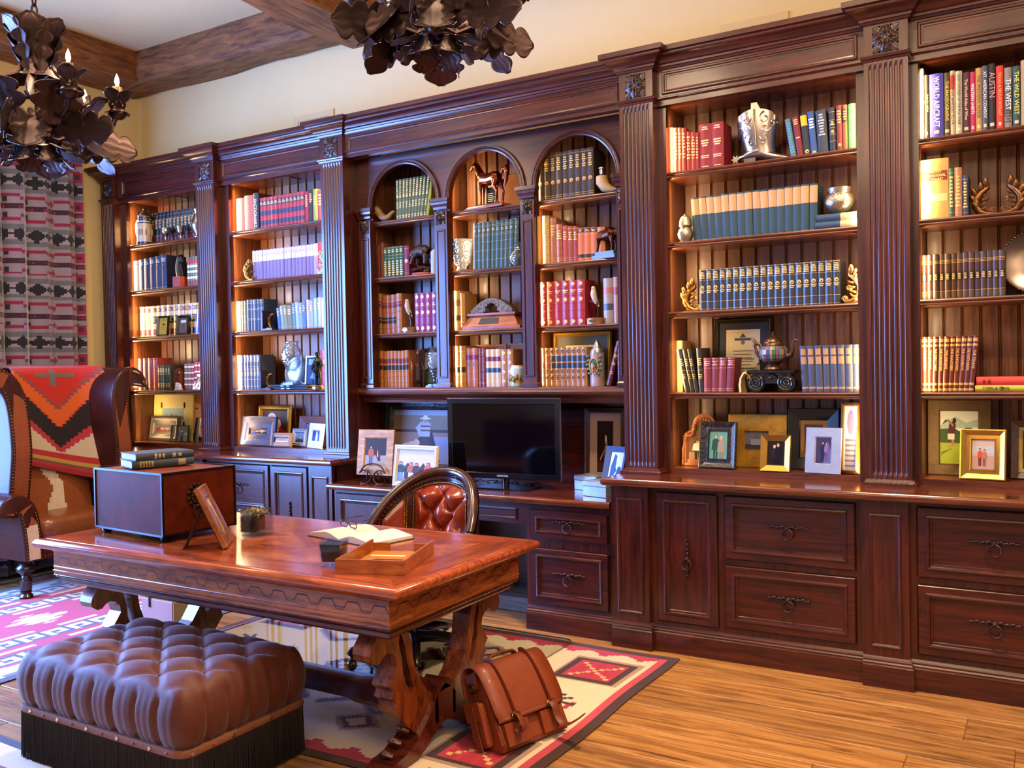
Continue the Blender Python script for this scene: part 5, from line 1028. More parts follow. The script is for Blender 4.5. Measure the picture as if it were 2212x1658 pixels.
# horse head bookend
t = thing('horse_head_bookend', 'black horse head bookend on red stone block', 'bookend', (at_shelf(388, 615, 4.74), 4.74, s2+.0004))
B().cbox(-.048, -.03, 0, .04, .05, .085, .003).build('base', mat('red_stone', '#8f3a2c', .6, vary=(60, .3)), t)
b = B(); b.tube([(.012, .01, .08), (.0, .01, .13), (-.002, .008, .18), (.008, .004, .225), (.02, 0, .245)], [.038, .036, .032, .026, .022], 10); b.tube([(.016, 0, .245), (.036, -.006, .225), (.046, -.008, .2), (.05, -.008, .19)], [.022, .019, .013, .011], 8)
for k in range(9): b.ell((-.026+.002*k, .008, .11+.017*k), .014, .016, .014, 8, 6)
for s in (-1, 1): b.ell((.014, s*.012, .272), .006, .005, .016, 6, 5)
blob(b.build('horse_head', mat('black_bronze', '#121012', .35, .5, bump=(60, .4, .003)), t, 60))
# star trophy
t = thing('star_trophy', 'clear glass star trophy in front of tan law volumes', 'trophy', (at_shelf(316, 722, 4.755), 4.755, s3+.0004))
b = B(); st = [(.036*(1 if k % 2 == 0 else .42)*sin(pi*k/5), .118+.036*(1 if k % 2 == 0 else .42)*cos(pi*k/5)) for k in range(10)]; b.prism(st, -.008, .008); b.build('star', CRYST, t)
b = B(); b.prism([(-.042, 0), (.042, 0), (.03, .03), (.022, .09), (-.022, .09), (-.03, .03)], -.012, .012); b.build('stand', CRYST, t); B().tube([(.018*cos(a), -.013, .045+.018*sin(a)) for a in [k*2*pi/16 for k in range(17)]], .002, 6).build('engraved_ring', SILVER, t, 50)
# jet model, arched bookend, white carving
t = thing('jet_model', 'tiny silver jet model standing nose up before rust red volumes', 'model', (at_shelf(317, 838, 4.725), 4.725, s4+.0004))
b = B(); b.box(-.02, -.012, 0, .02, .012, .006); b.tube([(0, 0, .006), (0, 0, .03), (.002, 0, .085)], [.005, .008, .001], 8); b.prism([(0, .05), (.028, .016), (.028, .01), (-.028, .01), (-.028, .016)], -.002, .002); b.build('aircraft', mat('grey_metal', '#6a6462', .35, .8), t, 40)
t = thing('arched_bookend', 'arched red brown wooden bookend with round inset', 'bookend', (at_shelf(384, 838, 4.77), 4.77, s4+.0004))
ar = [(-.05, 0), (.05, 0), (.05, .12)]+[(.05*cos(k*pi/10), .12+.055*sin(k*pi/10)) for k in range(1, 10)]+[(-.05, .12)]
B().prism(ar, 0, .03).build('panel', wood('arch_wood', '#3c160b', '#7a3a1c', (14, 14, 2)), t, 40); B().ell((.018, -.002, .135), .018, .006, .018, 12, 6).build('inset', BRASS, t, 50)
t = thing('stone_carving', 'small white carved stone pair of heads in front of arched bookend', 'carving', (at_shelf(386, 839, 4.735), 4.735, s4+.0004))
b = B(); b.ell((-.016, 0, .028), .022, .014, .028, 10, 8); b.ell((.014, 0, .024), .024, .014, .024, 10, 8); b.ell((-.018, -.004, .052), .012, .01, .012, 8, 6); b.ell((.01, -.004, .048), .014, .01, .012, 8, 6); b.box(-.036, -.012, 0, .036, .012, .012)
blob(b.build('carving', mat('white_stone', '#b8a69c', .6), t, 60), .003)
# --- vase bay
def lbook(name, label, px, py, z, fish, Y=4.735):
    t = thing(name, label, 'bookend', (at_shelf(px, py, Y), Y, z+.0004))
    b = B(); b.prism([(-.06, 0), (.05, 0), (.05, .012), (-.044, .012), (-.044, .13), (-.05, .145), (-.06, .13)], -.03, .05); b.build('bracket', wood('bookend_wood', '#1c1216', '#3c2426', (8, 8, 8)), t, 40)
    b = B(); b.tube([(.01, 0, .02), (-.002, 0, .045), (.0, 0, .075), (.016, -.002, .105), (.034, -.004, .118), (.046, -.004, .112)], [.005, .014, .017, .016, .012, .005], 10, flat=(1, .7)); b.prism([(.006, .03), (.03, .012), (.018, .012), (.0, .024), (-.014, .012), (-.012, .02)], -.004, .004); b.ell((-.012, 0, .085), .012, .003, .014, 8, 5)
    b.lathe([(.026, .012), (.026, .018), (.012, .022), (.008, .03)], 14); b.build('fish', BRASS, t, 50); return t
lbook('fish_bookend', 'leaping brass fish bookend on third shelf, arched tail low', 583, 713, s3, 1)
lbook('fish_bookend', 'leaping brass fish bookend beside slate gilt volumes, fourth shelf', 580, 839, s4, 1)
def scrollend(label, px, py, Y, z, h, flip, m=GILT, name='gilt_scroll_bookend'):
    t = thing(name, label, 'bookend', (at_shelf(px, py, Y), Y, z+.0004)); b = B(); s = -1 if flip else 1; k = h/.17
    P_ = lambda pts: [(s*x*k, y*k, zz*k) for x, y, zz in pts]
    b.tube(P_([(.045, -.004, .012), (.02, -.004, .008), (-.012, 0, .02), (-.03, 0, .05), (-.028, 0, .085), (-.004, 0, .115), (.02, 0, .135), (.026, .0, .168)]), [.009*k, .018*k, .024*k, .026*k, .024*k, .02*k, .014*k, .002*k], 10, flat=(1.0, .8))
    for j, (x, zz, a) in enumerate(((-.02, .035, -.5), (-.034, .07, 0), (-.03, .1, .5), (-.008, .125, 1.0), (.012, .145, 1.1))):
        b.tube(P_([(x, -.008, zz), (x-.010*cos(a)+.004*sin(a), -.016, zz+.018), (x-.018*cos(a)+.010*sin(a), -.012, zz+.030), (x-.024*cos(a)+.016*sin(a), -.004, zz+.03)]), [.012*k, .014*k, .010*k, .003*k], 8)
    for (cx_, cz, r0) in ((.04, .022, .014), (.02, .07, .013)):
        b.tube(P_([(cx_+r0*(1-q/22)*cos(q*.55), -.008, cz+r0*(1-q/22)*sin(q*.55)) for q in range(20)]), .0045*k, 6)
    for q in range(4): b.tube(P_([(-.016+.006*q, -.012, .03+.022*q), (.006+.004*q, -.016, .034+.022*q), (.018+.003*q, -.01, .048+.02*q)]), [.005*k, .006*k, .003*k], 6)
    b.box(-.04*k, -.02*k, 0, .05*k, .022*k, .006*k)
    b.build('scroll', m, t, 50); return t
scrollend('brass flame scroll at left end of the lilac row', 540, 605, 4.74, s2, .15, False, BRASS, 'scroll_bookend')
scrollend('ivory scroll bookend against pilaster at right end of lilac row', 697, 590, 4.735, s2, .15, True, mat('ivory_paint', '#b8aa94', .5), 'scroll_bookend')
# crystal vase
vx, vy, vz = at_shelf(632, 838, 4.745), 4.745, s4+.0378
t = thing('crystal_vase', 'large cut crystal urn vase on stacked flat books', 'vase', (vx, vy, vz)); b = B()
for k, (q, hh_) in enumerate(((.062, .011), (.052, .010), (.042, .009))): zz = sum(a[1] for a in ((.062, .011), (.052, .010), (.042, .009))[:k]); b.box(-q, -q, zz, q, q, zz+hh_-.0004)
b.build('foot', CRYST, t)
B().lathe([(.02, .030), (.014, .036), (.012, .046), (.022, .052), (.026, .064), (.018, .076), (.012, .082)], 20).build('stem', CRYST, t, 50)
B().lathe([(.014, .0825), (.03, .095), (.05, .125), (.064, .165), (.07, .21), (.066, .25), (.048, .275), (.044, .292), (.058, .315), (.056, .316), (.04, .292), (.044, .272), (.06, .245), (.064, .21), (.058, .168), (.044, .13), (.02, .1), (.001, .098)], 32, flute=(16, .018)).build('bowl', CRYS_B, t, 60)
t = thing('silver_platter', 'round silver platter standing behind the crystal vase', 'platter', (at_shelf(640, 835, 4.93), 4.93, s4+.004), (pi/2-.15, 0, 0))
B().lathe([(.001, 0), (.09, 0), (.10, .006), (.118, .012), (.12, .014), (.117, .016), (.1, .011), (.088, .005), (.001, .005)], 40, (0, .12, 0), sx=1).build('dish', SILVER, t, 40)
# golfer statue
t = thing('golfer_statue', 'dark bronze standing figure statue on round base beside crystal vase', 'statue', (at_shelf(688, 840, 4.73), 4.73, s4+.0004))
B().lathe([(.045, 0), (.045, .024), (.038, .028), (.038, .032)], 20).build('base', mat('statue_base_wood', '#6a4a3c', .35, coat=.3), t, 40); B().box(-.014, -.0465, .008, .014, -.043, .02).build('name_plate', BRASS, t)
b = B(); b.tube([(-.016, 0, .03), (-.018, 0, .08), (-.012, 0, .13)], [.011, .013, .017], 8); b.tube([(.014, .004, .03), (.016, .004, .08), (.01, 0, .13)], [.011, .013, .017], 8); b.tube([(0, 0, .12), (0, -.002, .16), (.004, -.004, .2), (.006, -.004, .222)], [.026, .027, .032, .016], 10); b.ell((.008, -.008, .246), .017, .018, .021, 10, 8); b.ell((.008, -.012, .258), .02, .022, .008, 10, 6)
b.tube([(-.026, 0, .205), (-.042, -.01, .17), (-.03, -.03, .14)], [.011, .009, .007], 8); b.tube([(.034, 0, .205), (.046, -.012, .168), (.02, -.034, .14)], [.011, .009, .007], 8); b.ell((-.006, -.034, .136), .012, .01, .01, 8, 6)
b.tube([(-.006, -.034, .136), (-.028, -.028, .04)], [.0035, .003], 6)
blob(b.build('figure', mat('green_black_bronze', '#22281f', .32, .8, vary=(20, .5)), t, 60), .0035, 2)
# --- hutch
t = thing('ram_horn', 'curved ridged animal horn lying under the left arch', 'horn', (at_shelf(832, 468, 4.83), 4.83, t1+.0004)); b = B(); pts = []; rs = []
for k in range(30):
    u = k/29; pts.append((-.088+.17*u, -.01*sin(u*3), .024+.065*cos(u*2.7)**2*(1-u)**.5*(u < 2)+.0*u + (.03*(u-.75)*4 if u > .75 else 0))); rs.append((.022*(1-u)**.6+.008)*(1+.05*(k % 2)))
b.tube(pts, rs, 12); b.build('horn', mat('horn_keratin', '#7a5a38', .5, vary=(20, .4), bump=((90, 20, 20), .6, .004)), t, 60)
def quadruped(name, label, cat, px, py, Y, z, kind, rz=0, m=BRONZE, k=1.0):
    t = thing(name, label, cat, (at_shelf(px, py, Y), Y, z+.0004), (0, 0, rz)); b = B(); S_ = lambda *p: tuple(q*k for q in p)
    T_ = lambda pts, rs, n=9: b.tube([S_(*p) for p in pts], [r*k for r in rs], n)
    if kind == 'horse':                                    # faces -X, tail raised
        T_([(-.075, 0, .165), (-.05, 0, .168), (0, 0, .160), (.05, 0, .166), (.085, 0, .168)], [.03, .042, .040, .042, .03], 12)
        T_([(-.062, 0, .18), (-.082, 0, .215), (-.098, 0, .25), (-.112, 0, .272)], [.034, .028, .021, .016]); T_([(-.104, 0, .276), (-.128, 0, .262), (-.150, 0, .244), (-.160, 0, .237)], [.017, .016, .010, .009])
        for q in range(8): T_([(-.056-.007*q, .006, .205+.010*q), (-.044-.007*q, .010, .20+.010*q)], [.008, .004], 6)
        for s in (-1, 1):
            T_([(-.104, s*.009, .288), (-.104, s*.010, .305)], [.005, .001], 6)
            T_([(-.062, s*.018, .15), (-.064-.004*s, s*.02, .09), (-.062-.006*s, s*.02, .045), (-.064-.006*s, s*.02, .012)], [.02, .011, .0075, .008], 8); T_([(-.066-.006*s, s*.02, .014), (-.068-.006*s, s*.02, .0)], [.009, .012], 8)
            T_([(.075, s*.018, .15), (.066+.01*s, s*.022, .11), (.088+.01*s, s*.022, .072), (.080+.01*s, s*.022, .012)], [.03, .016, .009, .008], 8); T_([(.079+.01*s, s*.022, .014), (.077+.01*s, s*.022, 0)], [.009, .012], 8)
        T_([(.1, 0, .18), (.118, 0, .215), (.136, 0, .222), (.146, 0, .19), (.140, 0, .14), (.128, 0, .1)], [.009, .015, .018, .018, .013, .004])
    if kind == 'bull':
        T_([(-.07, 0, .12), (-.04, 0, .128), (.02, 0, .118), (.07, 0, .122)], [.036, .048, .044, .034], 12); T_([(-.075, 0, .13), (-.1, 0, .12), (-.118, 0, .1)], [.03, .024, .014])
        for s in (-1, 1):
            T_([(-.106, s*.012, .135), (-.11, s*.04, .14), (-.118, s*.046, .16)], [.006, .005, .002], 6); T_([(-.055, s*.022, .1), (-.06, s*.022, .05), (-.056, s*.022, 0)], [.02, .011, .01], 8); T_([(.065, s*.022, .1), (.058+.012*s, s*.022, .055), (.07+.012*s, s*.022, 0)], [.026, .012, .01], 8)
        T_([(.1, 0, .13), (.11, 0, .09), (.106, 0, .05)], [.005, .004, .007], 6)
    if kind == 'bear':
        T_([(-.05, 0, .10), (-.01, 0, .118), (.03, 0, .11), (.056, 0, .1)], [.034, .040, .042, .03], 12); T_([(-.05, 0, .1), (-.076, 0, .09), (-.094, 0, .08)], [.03, .026, .014]); b.ell(S_(-.066, .02, .115), .008*k, .006*k, .008*k); b.ell(S_(-.066, -.02, .115), .008*k, .006*k, .008*k)
        for s in (-1, 1):
            T_([(-.04, s*.022, .085), (-.048+.01*s, s*.024, .05), (-.056+.012*s, s*.024, .026)], [.022, .015, .014], 8); T_([(.05, s*.022, .085), (.056+.01*s, s*.024, .05), (.05+.01*s, s*.024, .024)], [.026, .018, .015], 8)
    return t, b
t, b = quadruped('horse_trophy', 'polished copper horse trophy with raised tail under middle arch', 'trophy', 1058, 445, 4.86, t1, 'horse', -.15, k=1.0)
b.T = None; o = b.build('horse', mat('polished_copper', '#8a4a30', .2, 1, vary=(8, .3)), t, 60, loc=(0, 0, .032)); blob(o, .0035, 2)
B().sweep([(-.15, .05), (-.15, -.06), (.15, -.06), (.15, .05)], [(-.15, 0), (.01, 0), (.01, .01), (0, .014), (-.006, .022), (-.15, .022)]).box(-.14, -.05, .0, .14, .06, .0215).build('base', wood('trophy_base_wood', '#4a2010', '#8a4a24', (3, 12, 12)), t); B().box(-.1, -.035, .022, .1, .035, .032).build('plinth', BRONZE, t)
B().cbox(-.045, .02, .032, .045, .032, .145, .002).build('dark_tablet', mat('black_glass_tablet', '#0c1410', .1, coat=.6), t); tx = B()
for q in range(5): tx.box(-.03, .0185, .055+.012*q, .01+.006*(q % 3), .0197, .059+.012*q, None)
tx.lathe([(.001, 0), (.016, 0)], 14).build('gilt_inscription', GOLDLINE, t)['kind'] = 'stuff'
t = thing('medal_plaque', 'wooden plaque with round silver medal behind the copper horse', 'plaque', (at_shelf(1106, 442, 4.985), 4.985, t1+.001), (-.06, 0, 0)); B().cbox(-.11, 0, 0, .11, .015, .24, .004).build('board', LEAP, t); B().lathe([(.001, 0), (.05, 0), (.052, .004), (.048, .008), (.001, .009)], 24, (0, -.1, .0)).build('medal', mat('pale_medal', '#a8a088', .4, .7, bump=(60, .6, .004)), t, 40, rot=(pi/2, 0, 0), loc=(.03, -.0005, 0))
t = thing('crystal_bowl', 'flared cut crystal vase with diamond cuts below middle arch', 'vase', (at_shelf(999, 579, 4.845), 4.845, t2+.0004)); prof = [(.046, 0), (.048, .006), (.03, .02), (.032, .032), (.056, .06), (.064, .12), (.074, .205), (.07, .205), (.06, .12), (.05, .065), (.001, .045)]
B().lathe(prof, 32, flute=(12, .02)).build('bowl', CRYS_B, t, 60)
t = turned('crystal_decanter', 'round crystal decanter half hidden by the colonnette', 'decanter', at_shelf(1121, 572, 4.83), 4.83, t2, [(.04, 0), (.058, .02), (.062, .05), (.05, .085), (.02, .11), (.016, .14), (.026, .15), (.001, .15)], CRYS_B, 28, flute=(14, .02))
# stone bridge on wooden base
t = thing('bridge_trophy', 'carved stone bridge model on a sloping wooden base with plate', 'trophy', (at_shelf(1065, 706, 4.86), 4.86, t3+.0004)); WB = wood('bridge_base_wood', '#6a2c14', '#a8552c', (3, 12, 12), .3, .4)
b = B(); b.loft([[(-.225, -.045, 0), (.225, -.045, 0), (.225, .08, 0), (-.225, .08, 0)], [(-.225, -.045, .018), (.225, -.045, .018), (.225, .08, .018), (-.225, .08, .018)], [(-.21, -.042, .02), (.21, -.042, .02), (.21, .08, .02), (-.21, .08, .02)], [(-.165, -.012, .088), (.165, -.012, .088), (.165, .07, .088), (-.165, .07, .088)], [(-.18, -.026, .09), (.18, -.026, .09), (.18, .08, .09), (-.18, .08, .09)], [(-.18, -.026, .104), (.18, -.026, .104), (.18, .08, .104), (-.18, .08, .104)]]); b.build('base', WB, t)
b = B(); b.loft([[(-.09, -.0355, .035), (.06, -.0355, .035), (.055, -.0205, .072), (-.075, -.0205, .072)], [(-.09, -.0385, .035), (.06, -.0385, .035), (.055, -.0235, .072), (-.075, -.0235, .072)]]); b.build('name_plate', mat('grey_plate', '#3a3a3a', .4, .7), t)
out = [(-.155+.31*q/20, .104+.012+.075*sin(pi*q/20)+.012) for q in range(21)]; inn = [(.055-.11*q/14, .1045+.062*sin(pi*q/14)) for q in range(15)]
pl = [(-.155, .1045)]; b = B()
for q in range(20):
    xa, xb = out[q][0], out[q+1][0]; zi = lambda x: .1045+(.062*sqrt(max(0, 1-(x/.055)**2)) if abs(x) < .055 else 0)
    b.box(xa, -.02, zi((xa+xb)/2), xb, .06, (out[q][1]+out[q+1][1])/2-.006, None)
rr = random.Random(4)
for q in range(110):
    u = rr.uniform(-.15, .15); zt_ = .116+.075*sin(pi*(u+.155)/.31); lo = .1045+(.066*sqrt(max(0, 1-(u/.06)**2)) if abs(u) < .06 else 0)
    if zt_-lo > .006: zc_ = rr.uniform(lo+.004, zt_); b.ell((u, -.02, zc_), rr.uniform(.005, .010), .005, rr.uniform(.004, .007), 7, 5)
for q in range(26): u = -.15+.3*q/25; b.ell((u, -.01, .118+.075*sin(pi*(u+.155)/.31)), .008, .012, .006, 7, 5)
b.build('stone_bridge', STONE, t, 40)['kind'] = 'stuff'
t, b = quadruped('bear_statue', 'dark bronze bear walking on a fallen log', 'statue', 911, 587, 4.83, t2, 'bear', .1); o = b.build('bear', mat('bear_bronze', '#40302a', .4, .7, bump=(70, .7, .005)), t, 60, loc=(0, 0, .045)); blob(o, .004, 2)
b = B().tube([(-.07, 0, .03), (-.02, .005, .045), (.03, 0, .05), (.07, 0, .035)], [.016, .02, .018, .014], 10).tube([(.0, 0, .03), (-.03, -.02, .075)], [.01, .004], 7).ell((.04, 0, .02), .03, .025, .022); b.build('log', BRONZE, t, 50); B().lathe([(.075, 0), (.075, .01), (.07, .014)], 24, sy=.6).build('base', mat('red_stone', '', .6), t, 40)
t = turned('painted_mug', 'slim white and blue painted mug half hidden by the colonnette', 'mug', at_shelf(938, 586, 4.83), 4.83, t2, [(.022, 0), (.022, .14), (.018, .15), (.001, .165)], mat('white_blue_glaze', '#9aa4bc', .3, vary=(60, .5)), 18)
def birdstat(label, px, py, z, Y=4.83):
    t = thing('bird_statue', label, 'statue', (at_shelf(px, py, Y), Y, z+.0004)); B().lathe([(.056, 0), (.056, .034), (.05, .038), (.001, .038)], 24, sy=.8).build('base', wood('bird_base_wood', '#4a2c1c', '#8a6040', (6, 6, 6)), t, 40); B().box(-.02, -.0475, .012, .02, -.0435, .026).build('name_plate', BRASS, t)
    B().tube([(.012, 0, .038), (.016, 0, .075), (.008, 0, .11), (.012, 0, .14)], [.005, .004, .004, .003], 7).tube([(.01, 0, .118), (-.022, 0, .136), (-.04, 0, .142)], [.004, .003, .002], 6).tube([(.01, 0, .12), (.036, 0, .138)], [.003, .002], 6).build('branch', IRON, t, 50)
    b = B(); b.tube([(.006, 0, .12), (-.004, -.002, .15), (-.01, -.004, .18), (-.008, -.006, .20), (-.008, -.006, .212)], [.007, .016, .019, .015, .012], 10); b.ell((-.008, -.008, .214), .013, .014, .013); b.tube([(-.012, -.018, .212), (-.014, -.028, .206)], [.004, .001], 6); b.tube([(.002, .008, .15), (.012, .012, .12), (.018, .012, .1)], [.01, .007, .003], 8)
    blob(b.build('bird', mat('white_bird_paint', '#b0a48c', .5, vary=(50, .4)), t, 60), .003, 2)
birdstat('white bird on branch statue, left hutch, beside plum volumes', 884, 715, t3); birdstat('white bird on branch statue, right hutch, beside crimson volumes', 1287, 699, t3)
# bottle, crystal lamp foot, painted jar
t = thing('brown_bottle', 'dark brown glass bottle beside the tan law books in hutch', 'bottle', (at_shelf(905, 832, 4.835), 4.835, t4+.0004)); B().lathe([(.032, 0), (.034, .004), (.034, .13), (.028, .15), (.012, .17), (.011, .205), (.015, .21), (.015, .22), (.01, .222)], 8).build('glass', mat('brown_bottle_glass', '#2a0f0a', .08, coat=.8, spec=.8), t, 30); B().lathe([(.011, .222), (.013, .235), (.006, .25), (.001, .262)], 12).build('stopper', mat('amber_stopper', '#5a2c18', .3), t, 40)
t = thing('amber_bottle', 'flat amber bottle between law books and brown bottle', 'bottle', (at_shelf(887, 832, 4.86), 4.86, t4+.0004)); B().lathe([(.024, 0), (.026, .15), (.012, .18), (.010, .225), (.012, .23), (.001, .232)], 16, sy=.6).build('glass', mat('amber_glass', '#8a4410', .1, coat=.6), t, 40)
t = thing('crystal_urn', 'cut crystal urn half hidden behind the second colonnette', 'vase', (at_shelf(940, 831, 4.83), 4.83, t4+.0004)); B().box(-.045, -.045, 0, .045, .045, .012).box(-.035, -.035, .0122, .035, .035, .022).build('foot', CRYST, t); B().lathe([(.012, .0225), (.014, .05), (.03, .09), (.05, .15), (.055, .2), (.04, .235), (.03, .25), (.042, .268), (.001, .268)], 28, flute=(14, .02)).build('bowl', CRYS_B, t, 60)
t = thing('painted_jar', 'pale blue painted ceramic jar with landscape beside third colonnette', 'jar', (at_shelf(1119, 832, 4.83), 4.83, t4+.0004)); b = B(); b.lathe([(.044, 0), (.048, .006), (.048, .02)], 24, col='#a8a88c'); b.lathe([(.048, .02), (.048, .07)], 24, col='#a0844c'); b.lathe([(.048, .07), (.048, .10), (.046, .115)], 24, col='#9ab4c8'); b.lathe([(.046, .115), (.04, .125), (.04, .134), (.001, .134)], 24, col='#c4b8a0'); b.build('body', CERAM, t, 50)
b = B()
for q in range(16): a = 2*pi*q/16; b.ell((.048*cos(a), .048*sin(a), .055+.01*sin(q*2)), .012, .012, .02, 8, 6, ('#5a6a30', '#8a4a4c', '#7a7040')[q % 3])
b.build('painted_scene', CERAM, t, 50)['kind'] = 'stuff'
t = thing('horn_flask', 'pale carved horn flask with silver neck under right arch', 'flask', (at_shelf(1303, 416, 4.83), 4.83, t1+.0004)); b = B(); b.tube([(.085, 0, .02), (.05, 0, .024), (.015, 0, .04), (-.006, 0, .075), (-.008, 0, .105)], [.006, .02, .033, .038, .034], 14); b.build('horn', mat('pale_horn', '#b39468', .45, vary=(20, .25), bump=((30, 30, 160), .7, .004)), t, 60); B().lathe([(.034, .105), (.024, .115), (.014, .118), (.013, .145), (.02, .148), (.02, .156), (.001, .157)], 18, (-.008, 0, 0)).build('neck', SILVER, t, 40)
t, b = quadruped('bull_statue', 'dark bronze bull on blue stone block, cut by the pilaster', 'statue', 1313, 556, 4.83, t2, 'bull', pi*.92, k=.82); o = b.build('bull', mat('bull_bronze', '#4a2416', .28, .85), t, 60, loc=(0, 0, .042)); blob(o, .004, 2); B().cbox(-.085, -.045, .0, .085, .045, .02).cbox(-.07, -.035, .0202, .07, .035, .042).build('block', mat('blue_stone', '#5c7484', .5, vary=(20, .3)), t)
# --- boot bay
bx_ = at_shelf(1631, 340, 4.71)
t = thing('silver_boot', 'ornate silver western boot with scroll relief', 'boot', (bx_, 4.75, r1+.0004)); SB = mat('boot_silver', '#a89a90', .26, .95, vary=(14, .35)); b = B(); rings_ = []
for zz, rx, ry, cx_ in ((.052, .078, .048, .02), (.075, .080, .050, .016), (.10, .083, .053, .012), (.15, .094, .060, .008), (.20, .105, .066, .006), (.245, .110, .068, .004)):
    rings_.append([(cx_+rx*cos(2*pi*i/28), ry*sin(2*pi*i/28), zz+(.034*(abs(sin(2*pi*i/28))**2)*(1 if zz > .24 else .0))-(.012 if zz > .24 and abs(sin(2*pi*i/28)) < .5 else 0)) for i in range(28)])
b.loft(rings_, caps=False); b.loft([[(x*.92, y*.92, z-.004) for x, y, z in rings_[-1]], [(x*.9, y*.9, z-.1) for x, y, z in rings_[-1]]], caps=True); b.loft([rings_[-1], [(x*.92, y*.92, z-.004) for x, y, z in rings_[-1]]], caps=False)
b.build('shaft', SB, t, 40)
b = B(); fr_ = []
for x, w_, h0, h1 in ((-.062, .036, .028, .07), (-.03, .046, .03, .088), (.03, .047, .024, .09), (.06, .043, .012, .07), (.10, .042, .004, .05), (.14, .036, .002, .036), (.17, .022, .004, .024), (.185, .006, .008, .016)):
    fr_.append([(x, w_*cos(a), (h0+h1)/2+(h1-h0)/2*sin(a)) for a in [2*pi*i/18 for i in range(18)]])
b.loft(fr_); b.build('foot', SB, t, 50)
B().loft([[(-.064, -.03, .034), (.0, -.032, .034), (.0, .032, .034), (-.064, .03, .034)], [(-.058, -.026, 0), (-.004, -.028, 0), (-.004, .028, 0), (-.058, .026, 0)]]).build('heel', SB, t)
b = B()
def spir(cx_, cz, r0, n, sgn, ph=0):
    pts = []
    for q in range(n):
        a = ph+sgn*q*.42; r = r0*(1-q/(n*1.15)); u = cx_+r*cos(a); zz = cz+r*sin(a); rr_ = .082+.028*min(max((zz-.08)/.17, 0), 1.1); pts.append((u, -(.051+.017*min(max((zz-.08)/.17, 0), 1.05))*sqrt(max(.05, 1-min(.95, ((u-.008)/rr_)**2)))-.002, zz))
    b.tube(pts, .0042, 6)
for s in (-1, 1):
    spir(.01+s*.048, .228, .030, 16, s, pi/2); spir(.01+s*.050, .178, .024, 14, -s, 0); spir(.012+s*.040, .135, .024, 14, s, pi); spir(.012+s*.03, .105, .016, 12, -s, pi/2); spir(.01+s*.085, .20, .016, 12, s, 0)
b.tube([(.012, -.06, .09), (.010, -.062, .15), (.008, -.068, .2), (.006, -.071, .275)], .006, 8, flat=(1.4, .7)); b.build('scroll_relief', SB, t, 50)['kind'] = 'stuff'
b = B(); b.tube([(.02, -.05, .065), (-.03, -.046, .062), (-.062, -.02, .055), (-.1, -.01, .046)], [.007, .007, .006, .006], 8, flat=(.7, 1.2)); st = [(-.112+.024*(1 if k % 2 == 0 else .5)*cos(pi*k/6), .040+.024*(1 if k % 2 == 0 else .5)*sin(pi*k/6)) for k in range(12)]; b.prism(st, -.016, -.011); b.build('spur', SB, t, 40)
B().prism([(.018+.02, .272), (-.012, .272), (-.01, .31), (.02, .31)], -.066, -.058).build('pull_strap', SB, t)
SHK = [(.034, 0), (.036, .006), (.05, .03), (.055, .055), (.046, .085), (.034, .1), (.044, .108), (.046, .112), (.044, .118), (.042, .14), (.036, .165), (.022, .18), (.008, .186), (.01, .192), (.001, .194)]
turned('silver_shaker', 'engraved silver sugar shaker at left end of teal volumes', 'shaker', at_shelf(1481, 514, 4.70), 4.70, r2, sc(SHK, .8), mat('engraved_silver', '#a69a86', .3, .9, bump=(70, .9, .004), vary=(30, .4)), 28, flute=(18, .01))
turned('silver_pot', 'round chased silver pot on two flat teal volumes', 'pot', at_shelf(1814, 455, 4.74), 4.74, r2+.0762, sc([(.028, 0), (.03, .004), (.05, .014), (.07, .04), (.074, .062), (.066, .088), (.054, .1), (.056, .106), (.06, .126), (.057, .128), (.05, .106), (.06, .088), (.066, .062), (.001, .02)], 1.02), mat('engraved_silver', '', .3), 32)
scrollend('gilt acanthus scroll at left end of navy history volumes', 1494, 665, 4.71, r3, .168, False); scrollend('gilt acanthus scroll at right end of navy history volumes', 1846, 650, 4.70, r3, .18, True)
# swan, capital, teapot
t = thing('brass_swan', 'brass swan head bookend between burgundy books and black capital', 'bookend', (at_shelf(1606, 842, 4.70), 4.70, r4+.0004)); b = B(); b.tube([(.0, .01, 0), (-.004, .006, .04), (-.002, 0, .075), (.012, -.006, .1), (.026, -.012, .104), (.036, -.016, .09)], [.03, .026, .019, .014, .014, .011], 12); b.tube([(.034, -.016, .092), (.046, -.022, .07), (.05, -.024, .058)], [.009, .006, .003], 8)
b.build('swan', BRASS, t, 60)
cxp = at_shelf(1667, 842, 4.70)
t = thing('black_capital', 'glossy black Ionic capital stand with spiral volutes', 'stand', (cxp, 4.72, r4+.0004)); BG = mat('glossy_black', '#0d0c0f', .16, coat=.6); b = B()
b.loft([[(-.118, -.05, .098), (.118, -.05, .098), (.118, .06, .098), (-.118, .06, .098)], [(-.122, -.054, .102), (.122, -.054, .102), (.122, .064, .102), (-.122, .064, .102)], [(-.122, -.054, .112), (.122, -.054, .112), (.122, .064, .112), (-.122, .064, .112)], [(-.112, -.046, .116), (.112, -.046, .116), (.112, .056, .116), (-.112, .056, .116)]]); b.build('abacus', BG, t)
b = B().box(-.1, -.03, .045, .1, .05, .098)
for s in (-1, 1):
    b.cyl((s*.078, -.036, .048), (s*.078, .05, .048), .046, n=28)
    b.tube([(s*(.078-s*0+s*.0)+(.042*(1-q/44))*cos(pi/2+q*.42)*s, -.040, .048+(.042*(1-q/44))*sin(pi/2+q*.42)) for q in range(40)], [.006*(1-q/60) for q in range(40)], 6)
b.build('volutes', BG, t, 40)
b = B()
for q in range(9): a = pi*q/8; b.tube([(0, -.036, .078), (.02*cos(a), -.044, .078+.016*sin(a)), (.032*cos(a), -.040, .076+.022*sin(a))], [.005, .007, .003], 6)
